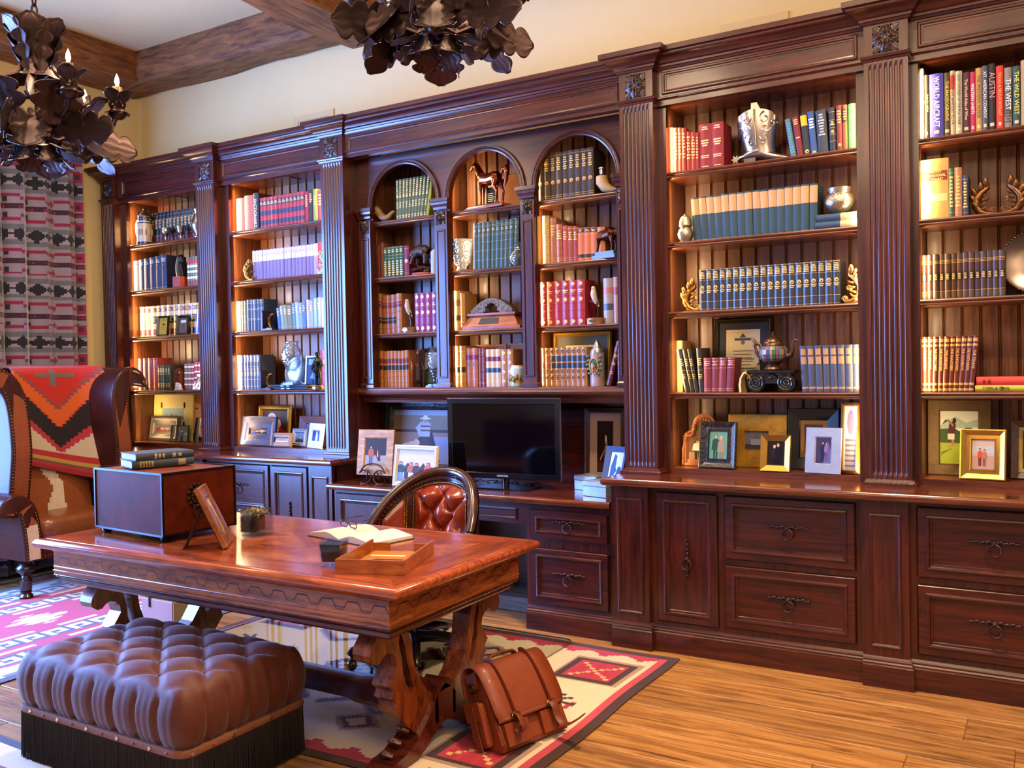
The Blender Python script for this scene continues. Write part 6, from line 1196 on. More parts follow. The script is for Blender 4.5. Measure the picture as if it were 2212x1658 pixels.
b.ell((0, -.042, .076), .008, .008, .008); b.build('leaf_ornament', BG, t, 50)
t = thing('teapot', 'ornate mosaic teapot with copper handle and long spout on black capital', 'teapot', (cxp+.004, 4.725, r4+.1168)); CO = mat('aged_copper', '#5f4434', .35, .85, vary=(20, .4)); b = B()
b.lathe([(.046, 0), (.048, .004), (.042, .014), (.03, .026), (.034, .032), (.05, .044)], 24); b.build('foot', CO, t, 50); b = B(); b.lathe([(.06, .122), (.05, .132), (.046, .142), (.048, .146), (.044, .155), (.03, .168), (.014, .176), (.008, .184), (.012, .19), (.006, .2), (.001, .202)], 24); b.build('lid', CO, t, 50)
b = B(); cc = ['#3a6a70', '#7a3a34', '#3a4478', '#8a7a50', '#2c5a4a', '#6a4a6a']; bp = [(.05, .044), (.066, .058), (.074, .08), (.072, .104), (.06, .122)]
for i in range(28):
    a0, a1 = 2*pi*i/28, 2*pi*(i+.8)/28; a2 = 2*pi*(i+1)/28
    for (ra, za), (rb, zb_) in zip(bp, bp[1:]):
        b.quad((ra*cos(a0), ra*sin(a0), za), (ra*cos(a1), ra*sin(a1), za), (rb*cos(a1), rb*sin(a1), zb_), (rb*cos(a0), rb*sin(a0), zb_), cc[i % 6]); b.quad((ra*cos(a1), ra*sin(a1), za), (ra*cos(a2), ra*sin(a2), za), (rb*cos(a2), rb*sin(a2), zb_), (rb*cos(a1), rb*sin(a1), zb_), '#2a2420')
b.build('mosaic_belly', VERD, t, 50)
B().tube([(.066, 0, .07), (.09, 0, .075), (.1, 0, .1), (.1, 0, .135), (.112, 0, .155), (.128, 0, .15)], [.02, .015, .010, .008, .009, .004], 10).build('spout', CO, t, 50)
B().tube([(-.06, 0, .11), (-.07, 0, .135), (-.088, 0, .14), (-.1, 0, .125), (-.092, 0, .1), (-.07, 0, .06), (-.075, 0, .035), (-.085, 0, .03)], [.008, .008, .009, .009, .009, .008, .007, .004], 9, flat=(.8, 1.3)).tube([(-.09, 0, .138), (-.105, 0, .16), (-.118, 0, .168)], [.009, .009, .003], 8).build('handle', CO, t, 50)
# --- last bay
GB = mat('dark_gilt', '#6a4526', .36, .8, bump=(60, .5, .003), vary=(20, .5))
scrollend('dark gilt C scroll opening right, left of the scroll pair', 2124, 462, 4.74, r2, .165, False, GB); scrollend('dark gilt C scroll opening left, right of the scroll pair', 2190, 459, 4.74, r2, .165, True, GB)
t = thing('silver_platter', 'silver platter with beaded rim on stand, right photo edge', 'platter', (at_shelf(2240, 640, 4.80), 4.80, r3+.008), (pi/2-.12, 0, 0)); B().lathe([(.001, 0), (.075, 0), (.09, .004), (.13, .012), (.145, .016), (.148, .02), (.143, .022), (.128, .016), (.09, .009), (.072, .005), (.001, .005)], 48, (0, .15, 0)).build('dish', mat('dark_silver', '#6e6058', .25, .95, vary=(6, .4)), t, 40); b = B()
for q in range(60): a = 2*pi*q/60; b.ell((.146*cos(a), .15+.146*sin(a), .021), .0045, .0045, .0045, 6, 4)
b.build('beaded_rim', SILVER, t, 50)['kind'] = 'stuff'
# --- television and silver boxes
tl, tr_, bt_, tp_ = 975, 1210, 1034, 859
Yt = 4.66; xa, xb = X_(tl, 950, Yt)-.0, X_(tr_, 950, Yt); zt_, zb2 = Z_(1090, 860, Yt), Z_(1090, 1033, Yt)
t = thing('television', 'flat black television standing in the recess under the arches', 'television', ((xa+xb)/2, Yt, zc+.0004), (0, 0, .05)); w2 = (xb-xa)/2; lo, hi = zb2-zc, zt_-zc
B().rings(-w2, lo, w2, hi, [(0, 0), (0, .02), (.004, .024), (.032, .024), (.036, .018)], fill=False).box(-w2+.02, 0, lo+.02, w2-.02, .045, hi-.02).build('bezel', mat('glossy_black', '', .16), t, 20)
B().quad((-w2+.036, -.019, lo+.036), (w2-.036, -.019, lo+.036), (w2-.036, -.019, hi-.036), (-w2+.036, -.019, hi-.036)).build('screen', mat('dark_screen', '#040306', .09, spec=.6), t)
B().rings(-w2-.001, lo-.001, w2+.001, hi+.001, [(0, .004), (0, .014), (.0015, .015), (.002, .01)], fill=False, back=False).build('edge_trim', mat('clear_trim', '#6a6a80', .2, .3), t)
text('brand_lettering', 'SAMSUNG', .017, mat('ink_silver', '#b8b8c0', .4), t, (.0, -.0246, lo+.017), (pi/2, 0, 0))
B().cyl((0, .015, .02), (0, .015, lo+.03), .022, n=16).build('stand_neck', mat('glossy_black', '', .16), t, 40)
B().loft([[(-.2, -.09, 0), (.2, -.09, 0), (.2, .12, 0), (-.2, .12, 0)], [(-.2, -.09, .008), (.2, -.09, .008), (.2, .12, .008), (-.2, .12, .008)], [(-.06, -.02, .02), (.06, -.02, .02), (.06, .06, .02), (-.06, .06, .02)]]).build('stand_base', mat('glossy_black', '', .16), t, 20)
b = B()
for k in range(4): b.tube([(-.25+.13*k, .13, .008+.02*sin(q+k)**2) if q % 2 else (-.25+.13*k+.03*q-.08, .1+.03*cos(q*1.3), .006+.02*sin(q+k)**2) for q in range(7)], .003, 5)
b.build('cable', mat('black_cable', '#141416', .5), t, 50)['kind'] = 'stuff'
BX = mat('silver_box_leaf', '#8f97a8', .4, .5, vary=(12, .3), bump=(40, .3, .003))
for lab, px0, px1, pb, pt_, zz, rz in (('taller silver box behind the shallow one by the pilaster', 1231, 1304, 1060, 1026, zc, .12), ('shallow silver box in front of the taller one', 1252, 1323, 1074, 1049, zc, .15)):
    p = atZ((px0+px1)/2, pb, zz); w_ = .17; h_ = .085 if 'taller' in lab else .05
    t = thing('silver_box', lab, 'box', (p.x, p.y+.075, zz+.0004), (0, 0, -.28+rz*.2)); B().cbox(-w_/2, -.065, 0, w_/2, .065, h_*.68, .002).build('body', BX, t)
    B().cbox(-w_/2-.002, -.067, h_*.68+.0003, w_/2+.002, .067, h_, .003).box(-w_/2+.03, -.04, h_, w_/2-.03, .04, h_+.0015).build('lid', BX, t)
# ================================================================== RUGS
WOOL = mat('woven_wool', None, .95, sheen=.25, vary=((60, 9, 9), .12), bump=((200, 70, 200), .4, .003))
def rug(name, label, x0, x1, y0, y1, cf, n, rz=0):
    t = B(); cx_, cy_ = (x0+x1)/2, (y0+y1)/2; rr = random.Random(11)
    hw, hy = (x1-x0)/2, (y1-y0)/2; ph = [rr.uniform(0, 6) for _ in range(4)]
    def fn(u, v):
        x, y = -hw+2*hw*u, -hy+2*hy*v
        x += .006*sin(y*7+ph[0])*(u > .9)+.006*sin(y*6+ph[1])*(u < .1); y += .006*sin(x*6+ph[2])*(v > .9)+.006*sin(x*7+ph[3])*(v < .1)
        return (x, y, .006+.0008*sin(x*5)*sin(y*6))
    nu, nv = int(2*hw/n), int(2*hy/n)
    t.grid(fn, nu, nv, colfn=lambda u, v: cf(-hw+2*hw*u, -hy+2*hy*v, hw, hy))
    t.box(-hw+.01, -hy+.01, 0, hw-.01, hy-.01, .0045, '#3a1c14')
    o = t.build(name, WOOL, None, loc=(cx_, cy_, .0003), rot=(0, 0, rz)); tag(o, label, 'rug'); return o
def seg(x, y, ax, ay, bx_2, by, w):
    dx, dy = bx_2-ax, by-ay; q = max(0, min(1, ((x-ax)*dx+(y-ay)*dy)/(dx*dx+dy*dy))); return (x-ax-q*dx)**2+(y-ay-q*dy)**2 < w*w
CRM, RED_, BRN, TAU, PNK, PUR = '#cdb698', '#a01c30', '#3a1d14', '#9a7c68', '#b03a4a', '#5a1c3c'
def rug1c(x, y, hw, hy):
    X, Y = abs(x), abs(y); dx, dy = hw-X, hy-Y
    if dx < .045 or dy < .05: return BRN
    if dx < .09: return PNK
    tt = abs(((X+.03) % .19)/.19-.5)*2
    if dy < .085+.065*int(tt*4)/4: return '#a8283c'
    u, v = (X-.982)/.182, (Y-.515)/.17
    if abs(u) < 1 and abs(v) < 1:
        m = max(abs(u)*1.0, abs(v))
        if m > .88: return TAU
        if m > .70: return BRN
        i, j = int(abs(u)/.13+.5), int(abs(v)/.13+.5)
        if i == j and i < 5: return '#c89a6a'
        return RED_ if int((u+2)*7) % 3 else '#a82436'
    for cx_, cz, sx, sy in ((.36, .53, .13, .11), (.62, .0, .12, .12)):
        m = abs(X-cx_)/sx+abs(Y-cz)/sy
        if m < 1: return TAU if m > .75 else (PUR if m > .45 else CRM)
    for sgn in (1,):
        if seg(X, Y, .36, .42, .52, .30, .016) or seg(X, Y, .52, .30, .70, .42, .016) or seg(X, Y, .36, .42, .2, .30, .016) or seg(X, Y, .2, .3, .05, .42, .016): return PUR
        if seg(X, Y, .36, .42, .52, .30, .03) or seg(X, Y, .52, .30, .70, .42, .03) or seg(X, Y, .36, .42, .2, .30, .03) or seg(X, Y, .2, .3, .05, .42, .03): return TAU
    if X < .30 and Y < .22 and X/.30+Y/.5 < 1.0:
        i, j = int((x+5)/.045), int((y+5)/.04); return CRM if (i+j) % 3 == 0 and X/.3+Y/.22 < 1.0 else ('#4a2238' if Y < .15 else BRN)
    for a in ((.90, 0, .99, .16), (.93, .06, 1.08, .08), (.92, .04, 1.04, .14)):
        if seg(X, Y, *a, .013): return BRN
    if seg(X, Y, 1.08, .085, 1.06, .02, .014) or seg(X, Y, .9, .0, .88, .06, .012): return RED_
    return CRM
rug('southwest_rug', 'cream woven rug with red corner blocks under the desk chair and bag', -4.18, -1.62, 2.55, 4.305, rug1c, .0125)
def rug2c(x, y, hw, hy):
    dx, dy = hw-abs(x), hy-abs(y); W2, G2, R2 = '#c4b4a4', '#4a4448', '#a81c3c'
    if dx < .06 or dy < .04: return '#403a42'
    if dx < .22:
        return W2 if (int((y+9)/.09)+int(dx/.05)) % 4 else '#6a626a'
    def key(d):
        q = (y+9) % .15; b_ = d
        if abs(b_) > .075: return None
        if abs(b_) > .062: return G2 if q < .15 else None
        if q < .03: return W2
        if b_ > .03: return W2 if q < .115 else G2
        if b_ > -.01: return G2 if q < .085 or q > .125 else W2
        if b_ > -.04: return W2 if .05 < q < .125 else G2
        return G2
    for c in (.36, .64, -.36, -.64, .12, -.12):
        if abs(c) < .2: continue
        k = key((abs(x)-abs(c))*(1 if abs(c) > .5 else -1))
        if k: return k
    q = (y+9) % .62
    if abs(x) < .16 and abs(q-.31) < .2*(1-abs(x)/.16)-.06*(int(abs(x)/.03) % 2): return W2 if q > .2 else '#c88a5a'
    if abs(abs(x)-.235) < .02 and (y+9) % .4 < .24: return W2
    if abs(abs(x)-.50) < .02 and (y+9) % .5 < .3: return W2
    return R2
rug('red_key_rug', 'red woven rug with white and grey key bands under the wing chair', -6.31, -4.41, 1.2, 3.97, rug2c, .0125, .0)
rug('grey_edged_rug', 'cream rug with charcoal edge partly under the ottoman fringe', -4.6, -2.2, .3, 2.075, lambda x, y, hw, hy: '#38343c' if min(hw-abs(x), hy-abs(y)) < .05 else ('#8a3a44' if (int((x+9)/.2)+int((y+9)/.06)) % 5 == 0 and hy-abs(y) > .14 else CRM), .02)
def _mat_glass():
    m = bpy.data.materials.new('chair_mat_glass'); m.use_nodes = True; nt = m.node_tree; nt.nodes.clear()
    o = nt.nodes.new('ShaderNodeOutputMaterial'); mx = nt.nodes.new('ShaderNodeMixShader'); a = nt.nodes.new('ShaderNodeBsdfTransparent'); g = nt.nodes.new('ShaderNodeBsdfGlossy'); f = nt.nodes.new('ShaderNodeFresnel')
    a.inputs[0].default_value = (.90, .95, .96, 1); g.inputs['Roughness'].default_value = .03; f.inputs[0].default_value = 1.5
    nt.links.new(f.outputs[0], mx.inputs[0]); nt.links.new(a.outputs[0], mx.inputs[1]); nt.links.new(g.outputs[0], mx.inputs[2]); nt.links.new(mx.outputs[0], o.inputs[0]); return m
MG = _mat_glass(); cm = thing('glass_chair_mat', 'clear glass chair mat with blue edges lying on the cream rug', 'chair mat', (-3.16, 3.725, .0078))
hx, hy_, rc = .94, .595, .06
co = []
for (sx, sy, a0) in ((1, -1, -pi/2), (1, 1, 0), (-1, 1, pi/2), (-1, -1, pi)):
    co += [(sx*(hx-rc)+rc*cos(a0+k*pi/12), sy*(hy_-rc)+rc*sin(a0+k*pi/12)) for k in range(7)]
B().poly([(x, y, .008) for x, y in co]).build('sheet', MG, cm)
B().loft([[(x, y, 0) for x, y in co], [(x*1.001, y*1.001, .008) for x, y in co]], caps=False).build('edge', mat('blue_glass_edge', '#2c5a78', .1, coat=.5), cm, 40)
# ================================================================== DESK
DT = dict(rough=.2, coat=.6, bump=.05, blotch=.3)
D1 = wood('desk_burl_along', '#6a2812', '#b5562a', (1.6, 13, 13), **DT); D2 = wood('desk_burl_across', '#5e2410', '#a84e26', (13, 1.6, 13), **DT); D3 = wood('desk_figured_veneer', '#7a3216', '#c26a34', (5, 7, 5), **DT)
DD = wood('desk_dark_wood', '#2c0e09', '#6a2a16', (3, 10, 10), .28, .4)
dx0, dx1, dy0, dy1 = -3.985, -1.885, 2.36, 3.35
dcx, dcy = (dx0+dx1)/2, (dy0+dy1)/2; hx, hy_ = (dx1-dx0)/2, (dy1-dy0)/2
desk = thing('desk', 'large parquet topped antique desk with carved trestle legs, centre of room', 'desk', (dcx, dcy, 0))
loop = [(-hx+.02, -hy_+.02), (hx-.02, -hy_+.02), (hx-.02, hy_-.02), (-hx+.02, hy_-.02)]
B().sweep(loop, [(-.04, .718), (.006, .718), (.014, .724), (.02, .735), (.02, .744), (.014, .754), (.004, .7585), (-.018, .7588), (-.02, .757), (-.023, .757), (-.025, .759), (-.04, .759)], closed=True).box(-hx+.03, -hy_+.03, .719, hx-.03, hy_-.03, .7575).build('top_moulding', D1, desk, 40)
def top_piece(pts, m, nm='veneer_panel'):
    B().prism(pts, .7576, .7597, 'xy').build(nm, m, desk)
g = .0006; bx2, by2, bi = hx-.045, hy_-.045, .17
top_piece([(-bx2, -by2), (bx2, -by2), (bx2-bi+.03, -by2+bi-.03-g), (-bx2+bi-.03, -by2+bi-.03-g)], D1, 'border_board'); top_piece([(-bx2, by2), (-bx2+bi-.03, by2-bi+.03+g), (bx2-bi+.03, by2-bi+.03+g), (bx2, by2)], D1, 'border_board')
top_piece([(bx2, -by2), (bx2, by2), (bx2-bi+.03+g, by2-bi+.03), (bx2-bi+.03+g, -by2+bi-.03)], D2, 'border_board'); top_piece([(-bx2, -by2), (-bx2+bi-.03-g, -by2+bi-.03), (-bx2+bi-.03-g, by2-bi+.03), (-bx2, by2)], D2, 'border_board')
ix, iy = bx2-bi+.03, by2-bi+.03
for i in range(6):
    for j in range(3):
        a, b_ = -ix+2*ix*i/6, -iy+2*iy*j/3; c, d = a+2*ix/6, b_+2*iy/3; mx_, my_ = (a+c)/2, (b_+d)/2
        for k, tri in enumerate((((a, b_), (c, b_)), ((c, b_), (c, d)), ((c, d), (a, d)), ((a, d), (a, b_)))):
            q = [(x+(mx_-x)*.006, y+(my_-y)*.006) for x, y in tri]+[(mx_, my_)]
            top_piece(q, (D3, D2, D1, D3)[(k+i+j) % 4])
ax, ay = hx-.075, hy_-.055
lp = [(-ax, -ay), (ax, -ay), (ax, ay), (-ax, ay)]
AP = wood('desk_apron_wood', '#5a2410', '#b4622c', (1.8, 1.8, 13), .26, .45)
B().sweep(lp, [(-.06, .6), (.0, .6), (.0, .612), (.004, .615), (.0, .618), (.0, .630), (.002, .633), (0, .636), (.0, .70), (.012, .712), (.014, .7185), (-.06, .7185)], closed=True).build('apron', AP, desk, 25)
B().sweep(lp, [(-.06, .555), (-.03, .555), (-.026, .562), (-.018, .566), (-.018, .580), (-.008, .583), (-.004, .587), (-.008, .590), (-.002, .592), (.002, .595), (-.002, .5985), (-.06, .5985)], closed=True).build('apron_moulding', DD, desk, 25)
b = B()
def zig(p0, p1, nx, ny):
    L = (Vector(p1)-Vector(p0)).length; n = int(L/.115); d = (Vector(p1)-Vector(p0))/L
    for off in (0, .012):
        pts = []
        for k in range(n):
            s_ = L*k/n; e = L/n
            for q, hgt in ((0, 0), (.30, 0), (.45, 1), (.85, 1), (1.0, 0)): pts.append((s_+e*q, .648+off*.6+.03*hgt-(off*.4 if hgt else 0)))
        for (s0, z0), (s1_, z1) in zip(pts, pts[1:]):
            if s1_-s0 < 1e-4: continue
            A_ = Vector(p0)+d*s0; C_ = Vector(p0)+d*s1_; o = .0006; w = .0011
            b.quad((A_.x+nx*o, A_.y+ny*o, z0-w), (C_.x+nx*o, C_.y+ny*o, z1-w), (C_.x+nx*o, C_.y+ny*o, z1+w), (A_.x+nx*o, A_.y+ny*o, z0+w))
zig((-ax, -ay, 0), (ax, -ay, 0), 0, -1); zig((ax, -ay, 0), (ax, ay, 0), 1, 0)
b.build('zigzag_inlay', mat('dark_inlay', '#1e0c06', .4), desk)['kind'] = 'stuff'
from mathutils.geometry import tessellate_polygon
def prism_h(b, outer, holes, d0, d1):
    """YZ outline with holes pushed along X"""
    loops = [outer]+holes; flat = [p for l in loops for p in l]; tri = tessellate_polygon([[Vector((y, z, 0)) for y, z in l] for l in loops]); n = len(flat)
    fs = [t_ for t_ in tri]+[(t_[2]+n, t_[1]+n, t_[0]+n) for t_ in tri]; o = 0
    for l in loops:
        m = len(l); fs += [(o+i, o+(i+1) % m, n+o+(i+1) % m, n+o+i) for i in range(m)]; o += m
    b.add([(d0, y, z) for y, z in flat]+[(d1, y, z) for y, z in flat], fs)
ARM = [(2.66, .555), (2.70, .47), (2.71, .40), (2.735, .33), (2.79, .255), (2.87, .20), (2.87, .13), (2.80, .115), (2.735, .095), (2.67, .15), (2.635, .19), (2.615, .215), (2.595, .235), (2.605, .262), (2.575, .285), (2.59, .31), (2.562, .335), (2.585, .365), (2.61, .40), (2.605, .43), (2.585, .452), (2.555, .462), (2.53, .452), (2.515, .437), (2.49, .437), (2.468, .452), (2.46, .475), (2.468, .50), (2.487, .52), (2.50, .535), (2.50, .555)]
SLOT = [(2.635, .525), (2.665, .45), (2.672, .40), (2.69, .34), (2.71, .29), (2.69, .275), (2.665, .315), (2.645, .37), (2.642, .42), (2.625, .48)]
FOOT = [(2.97, .235), (2.92, .262), (2.86, .225), (2.79, .150), (2.71, .085), (2.64, .055), (2.57, .045), (2.535, .03), (2.53, .0078), (2.66, .0078), (2.72, .016), (2.79, .055), (2.87, .095), (2.97, .11)]
yc = 2.90; LW = wood('desk_leg_wood', '#3c140a', '#94481f', (10, 10, 3), .25, .5)
for X0 in (-2.13, -3.75):
    w_ = .042
    for s in (1, -1):
        mp = lambda L: [((y if s > 0 else 2*yc-y)-dcy, z) for y, z in L]
        b = B(); prism_h(b, mp(ARM), [mp(SLOT)], -w_, w_); b.build('leg', LW, desk, loc=(X0-dcx, 0, 0))
        b = B(); prism_h(b, mp(FOOT), [], -w_-.012, w_+.012)
        for k in range(5):
            y = (2.60+.05*k if s > 0 else 2*yc-2.60-.05*k)-dcy; z = .05+.03*k
            b.tube([(-.02, y, z+.01), (.0, y-s*.02, z+.022), (.03, y-s*.01, z+.012)], [.012, .014, .006], 6); b.tube([(.02, y, z+.01), (-.0, y-s*.02, z+.026), (-.03, y-s*.01, z+.012)], [.012, .012, .006], 6)
        b.build('foot', DD, desk, loc=(X0-dcx, 0, 0))
    B().box(X0-dcx-.055, yc-dcy-.05, .10, X0-dcx+.055, yc-dcy+.05, .225).build('trestle_block', DD, desk)
    B().box(X0-dcx-.06, 2.46-dcy, .5555, X0-dcx+.06, 2*yc-2.46-dcy, .575).build('bearer', DD, desk)
b = B(); sec = lambda s_, dz: [(yc-dcy+s_*y, dz+s_*z) for y, z in ((-.10, -.03), (-.105, -.01), (-.07, .03), (-.035, .045), (0, .05), (.035, .045), (.07, .03), (.105, -.01), (.10, -.03))]
rg_ = []
for k in range(33):
    u = k/32; x = -3.70+1.52*u; e = abs(u-.5)*2; rg_.append([(x-dcx, y, z) for y, z in sec(1+.25*(e > .9)+.12*(e > .8)-.15*(e < .6), .165+.0*e)])
b.loft(rg_); b.build('stretcher', DD, desk, 35)
# things on the desk
zd = .7602
ch = thing('leather_chest', 'burl leather box with black metal edges on desk corner', 'chest', (-3.325, 2.556, zd), (0, 0, -.09)); cw, cd, c0, c1 = .545, .375, .03, .302
LB = mat('burl_leather', '#5a2112', .5, vary=(9, .8), bump=(30, .15, .002), spec=.06)
B().cbox(-cw, 0, c0, 0, cd, c1-.004, .003).build('body', LB, ch); B().box(-cw+.002, .002, c1-.0038, -.002, cd-.002, c1).build('lid', mat('burl_leather_lid', '#8a3c20', .35, coat=.3, vary=(9, .4)), ch)
ME = mat('black_metal_edge', '#171314', .35, .6); e = .005
b = B()
for (x, y) in ((-cw, 0), (0, 0), (0, cd), (-cw, cd)): b.box(x-e, y-e, c0-e, x+e, y+e, c1+e)
for z in (c0, c1):
    for y in (0, cd): b.box(-cw, y-e, z-e, 0, y+e, z+e)
    for x in (-cw, 0): b.box(x-e, 0, z-e, x+e, cd, z+e)
b.build('metal_edging', ME, ch)
ft = B().lathe([(.014, 0), (.022, .006), (.024, .014), (.016, .0295)], 14).build('foot', BLACK, ch, 40, loc=(-.035, .035, 0))
for x, y in ((-cw+.035, .035), (-.035, cd-.035), (-cw+.035, cd-.035)): inst(ft, 'foot', ch, (x, y, 0))
b = B()
for k in range(12): a = 2*pi*k/12; b.ell((.006, .17+.022*cos(a), .19+.03*sin(a)), .007, .010, .010, 8, 5); b.ell((.006, .17+.040*cos(a+.2), .19+.05*sin(a+.2)), .005, .011, .011, 8, 5)
b.ell((.01, .17, .19), .012, .014, .014); b.tube([(.018, .17+.028*cos(a), .12+.028*sin(a)) for a in [k*2*pi/16 for k in range(17)]], .005, 6); b.build('ring_handle', mat('aged_bronze', '#3a2818', .4, .8), ch, 50)
for k, (lab, h_, w_, th, off) in enumerate((('grey blue book with tan labels, lower of two on the chest', .285, .034, 1.22, 0), ('grey blue book on top of the pair on the chest', .275, .032, 1.30, .03))):
    book('book', w_, h_, .19, '#35424f', [('L', .12, .34, '#a08a64', .8), ('L', .74, .86, '#a08a64', .8), ('T', .14, .32, 4, '#4a4030')] if k == 0 else [('T', .3, .5, 3, '#b8a884'), ('T', .6, .8, 2, '#b8a884')], False, lab, 'books on the leather chest', (-3.60+off*.3, 2.61+off*.5, zd+c1+.0065+w_/2+k*.0345), 0, flat=(0, pi/2, th))
df = thing('picture_frame', 'burl wood frame leaning on its easel leg on the desk', 'picture frame', (-3.035, 2.65, zd+.002), (-.42, 0, pi/2+.72)); fw_, fh_ = .2, .275
B().rings(-fw_/2, 0, fw_/2, fh_, [(0, -.0), (0, .018), (.003, .021), (.048, .021), (.05, .014)], fill=False).build('moulding', wood('burl_frame', '#6a3416', '#a8662c', (9, 9, 9), .3, .4), df, 20); picture(df, -fw_/2+.05, .05, fw_/2-.05, fh_-.05, -.013, '#8a7468', [('r', .08, .08, .92, .92, '#b8a8a0'), ('e', .5, .6, .2, .16, '#8a6a5c'), ('r', .25, .1, .75, .45, '#6a5a68')])
B().loft([[(-.035, .004, .2), (.035, .004, .2), (.035, .008, .2), (-.035, .008, .2)], [(-.05, .155, .062), (.05, .155, .062), (.05, .159, .065), (-.05, .159, .065)]]).build('easel_leg', mat('dark_suede', '#20120e', .7), df); B().box(-fw_/2+.002, .0004, .002, fw_/2-.002, .004, fh_-.002).build('backing', mat('dark_suede', '', .7), df)
mo = thing('moss_cube', 'clear glass cube filled with dried green moss on the desk', 'vase', (-3.115, 2.895, zd), (0, 0, .25)); q = .056
b = B(); o_, i_ = [(-q, -q), (q, -q), (q, q), (-q, q)], [(-q+.005, -q+.005), (q-.005, -q+.005), (q-.005, q-.005), (-q+.005, q-.005)]
b.loft([[(x, y, 0) for x, y in o_], [(x, y, .118) for x, y in o_], [(x, y, .118) for x, y in i_], [(x, y, .016) for x, y in i_]]); b.build('glass', CRYST, mo)
b = B(); rr = random.Random(3); qq = q-.008
b.box(-qq, -qq, .0175, qq*.35, qq, .09, '#3c2c14')
for k in range(520):
    x, y = rr.uniform(-qq, qq*.9), rr.uniform(-qq, qq); z = .088+rr.uniform(0, .03)*(1-(abs(x)/qq)**4*.5); a = rr.uniform(0, 6); l = rr.uniform(.006, .014)
    if k % 3 == 0: z = rr.uniform(.02, .09); x = rr.choice((-qq, qq*.35)); 
    elif k % 3 == 1 and k % 2: z = rr.uniform(.02, .1); y = -qq; x = rr.uniform(-qq, qq*.35)
    c = rr.choice(('#9a9a44', '#b0a85a', '#7a7a30', '#c8b880', '#8a6a38') if z > .075 else ('#4a3818', '#5a4a1c', '#3a2c12', '#6a5020'))
    b.add([(x, y, z), (x+l*cos(a), y+l*sin(a), z+.004), (x+l*.5*cos(a+1), y+l*.5*sin(a+1), z+rr.uniform(.002, .01))], [(0, 1, 2)], c)
b.build('moss', VC, mo)['kind'] = 'stuff'
ob = thing('open_book', 'open book with white pages lying on the desk', 'book', (-2.625, 3.045, zd), (0, 0, -.2)); PG = mat('white_pages', '#cfc4b8', .8); b = B(); c2 = B()
for s in (-1, 1):
    sec_ = [(0, .008)]+[(s*.215*k/12, .006+.030*sin(min(1, (k/12)*1.6)*pi*.62)*(1-(k/12)**2*.65)) for k in range(1, 13)]
    rg_ = [[(x, -.118, z) for x, z in sec_]+[(s*.215, -.118, .0035), (0, -.118, .0035)], [(x, .118, z) for x, z in sec_]+[(s*.215, .118, .0035), (0, .118, .0035)]]
    b.loft(rg_ if s < 0 else [r_[::-1] for r_ in rg_])
    c2.box(min(0, s*.222), -.124, 0, max(0, s*.222), .124, .003)
b.build('page_block', PG, ob, 50); c2.build('cover', mat('navy_cover', '#28304a', .5), ob)
gl = thing('reading_glasses', 'dark framed reading glasses resting on the open book', 'glasses', (-2.725, 3.085, zd+.030), (.25, 0, -.25)); b = B(); GF = mat('dark_spectacle_frame', '#1a1418', .25, coat=.3)
for s in (-1, 1):
    b.tube([(s*(.036+.026*abs(cos(a))**.7*(1 if cos(a) > 0 else -1)), 0, .016+.015*abs(sin(a))**.7*(1 if sin(a) > 0 else -1)) for a in [k*2*pi/20 for k in range(21)]], .0024, 6); b.tube([(s*.062, 0, .024), (s*.066, .004, .025), (s*.060, .06, .018), (s*.045, .12, .004)], .0018, 6)
b.tube([(-.011, 0, .018), (0, -.001, .023), (.011, 0, .018)], .0018, 6); b.build('frame', GF, gl, 50)
b = B()
for s in (-1, 1): b.poly([(s*(.036+.024*cos(a)), 0, .016+.013*sin(a)) for a in [k*2*pi/14 for k in range(14)]])
b.build('lens', PANE, gl)['kind'] = 'stuff'
cd_ = thing('candle_glass', 'small square clear glass with black candle on the desk front', 'candle', (-2.345, 2.565, zd), (0, 0, .35)); b = B(); sq = lambda r: [(-r, -r), (r, -r), (r, r), (-r, r)]
b.loft([[(x, y, 0) for x, y in sq(.036)], [(x, y, .096) for x, y in sq(.045)], [(x, y, .096) for x, y in sq(.0415)], [(x, y, .018) for x, y in sq(.034)]]); b.build('glass', CRYST, cd_); b = B(); b.loft([[(x, y, .0185) for x, y in sq(.0335)], [(x, y, .085) for x, y in sq(.0405)]]); b.cyl((0, 0, .085), (.002, 0, .092), .001, n=6); b.build('candle', mat('black_wax', '#08070a', .35), cd_)
tr = thing('paper_tray', 'open cherry wood tray holding a magazine on the desk', 'tray', (-2.185, 2.685, zd), (0, 0, .35)); CH = wood('cherry_tray', '#7a3a14', '#b8662c', (3, 12, 12), .3, .4); tw, td, th_ = .132, .195, .052
B().box(-tw, -td, 0, tw, td, .006).build('base', CH, tr); B().box(-tw, -td, .0061, tw, -td+.009, th_).build('front_side', CH, tr)
for s in (-1, 1): B().box(s*tw-(.0 if s < 0 else .009), -td+.0091, .0061, s*tw+(.009 if s < 0 else 0), td, th_).build('side', CH, tr); B().box(s*.05-(.073 if s < 0 else 0), td-.009, .0061, s*.05+(.073 if s > 0 else 0), td, th_*.75).build('back_side', CH, tr)
mg = thing('magazine', 'colour magazine lying in the cherry wood tray', 'magazine', (-2.185, 2.69, zd+.0062), (0, 0, .35)); B().box(-.105, -.15, 0, .105, .15, .007).build('pages', PG, mg)
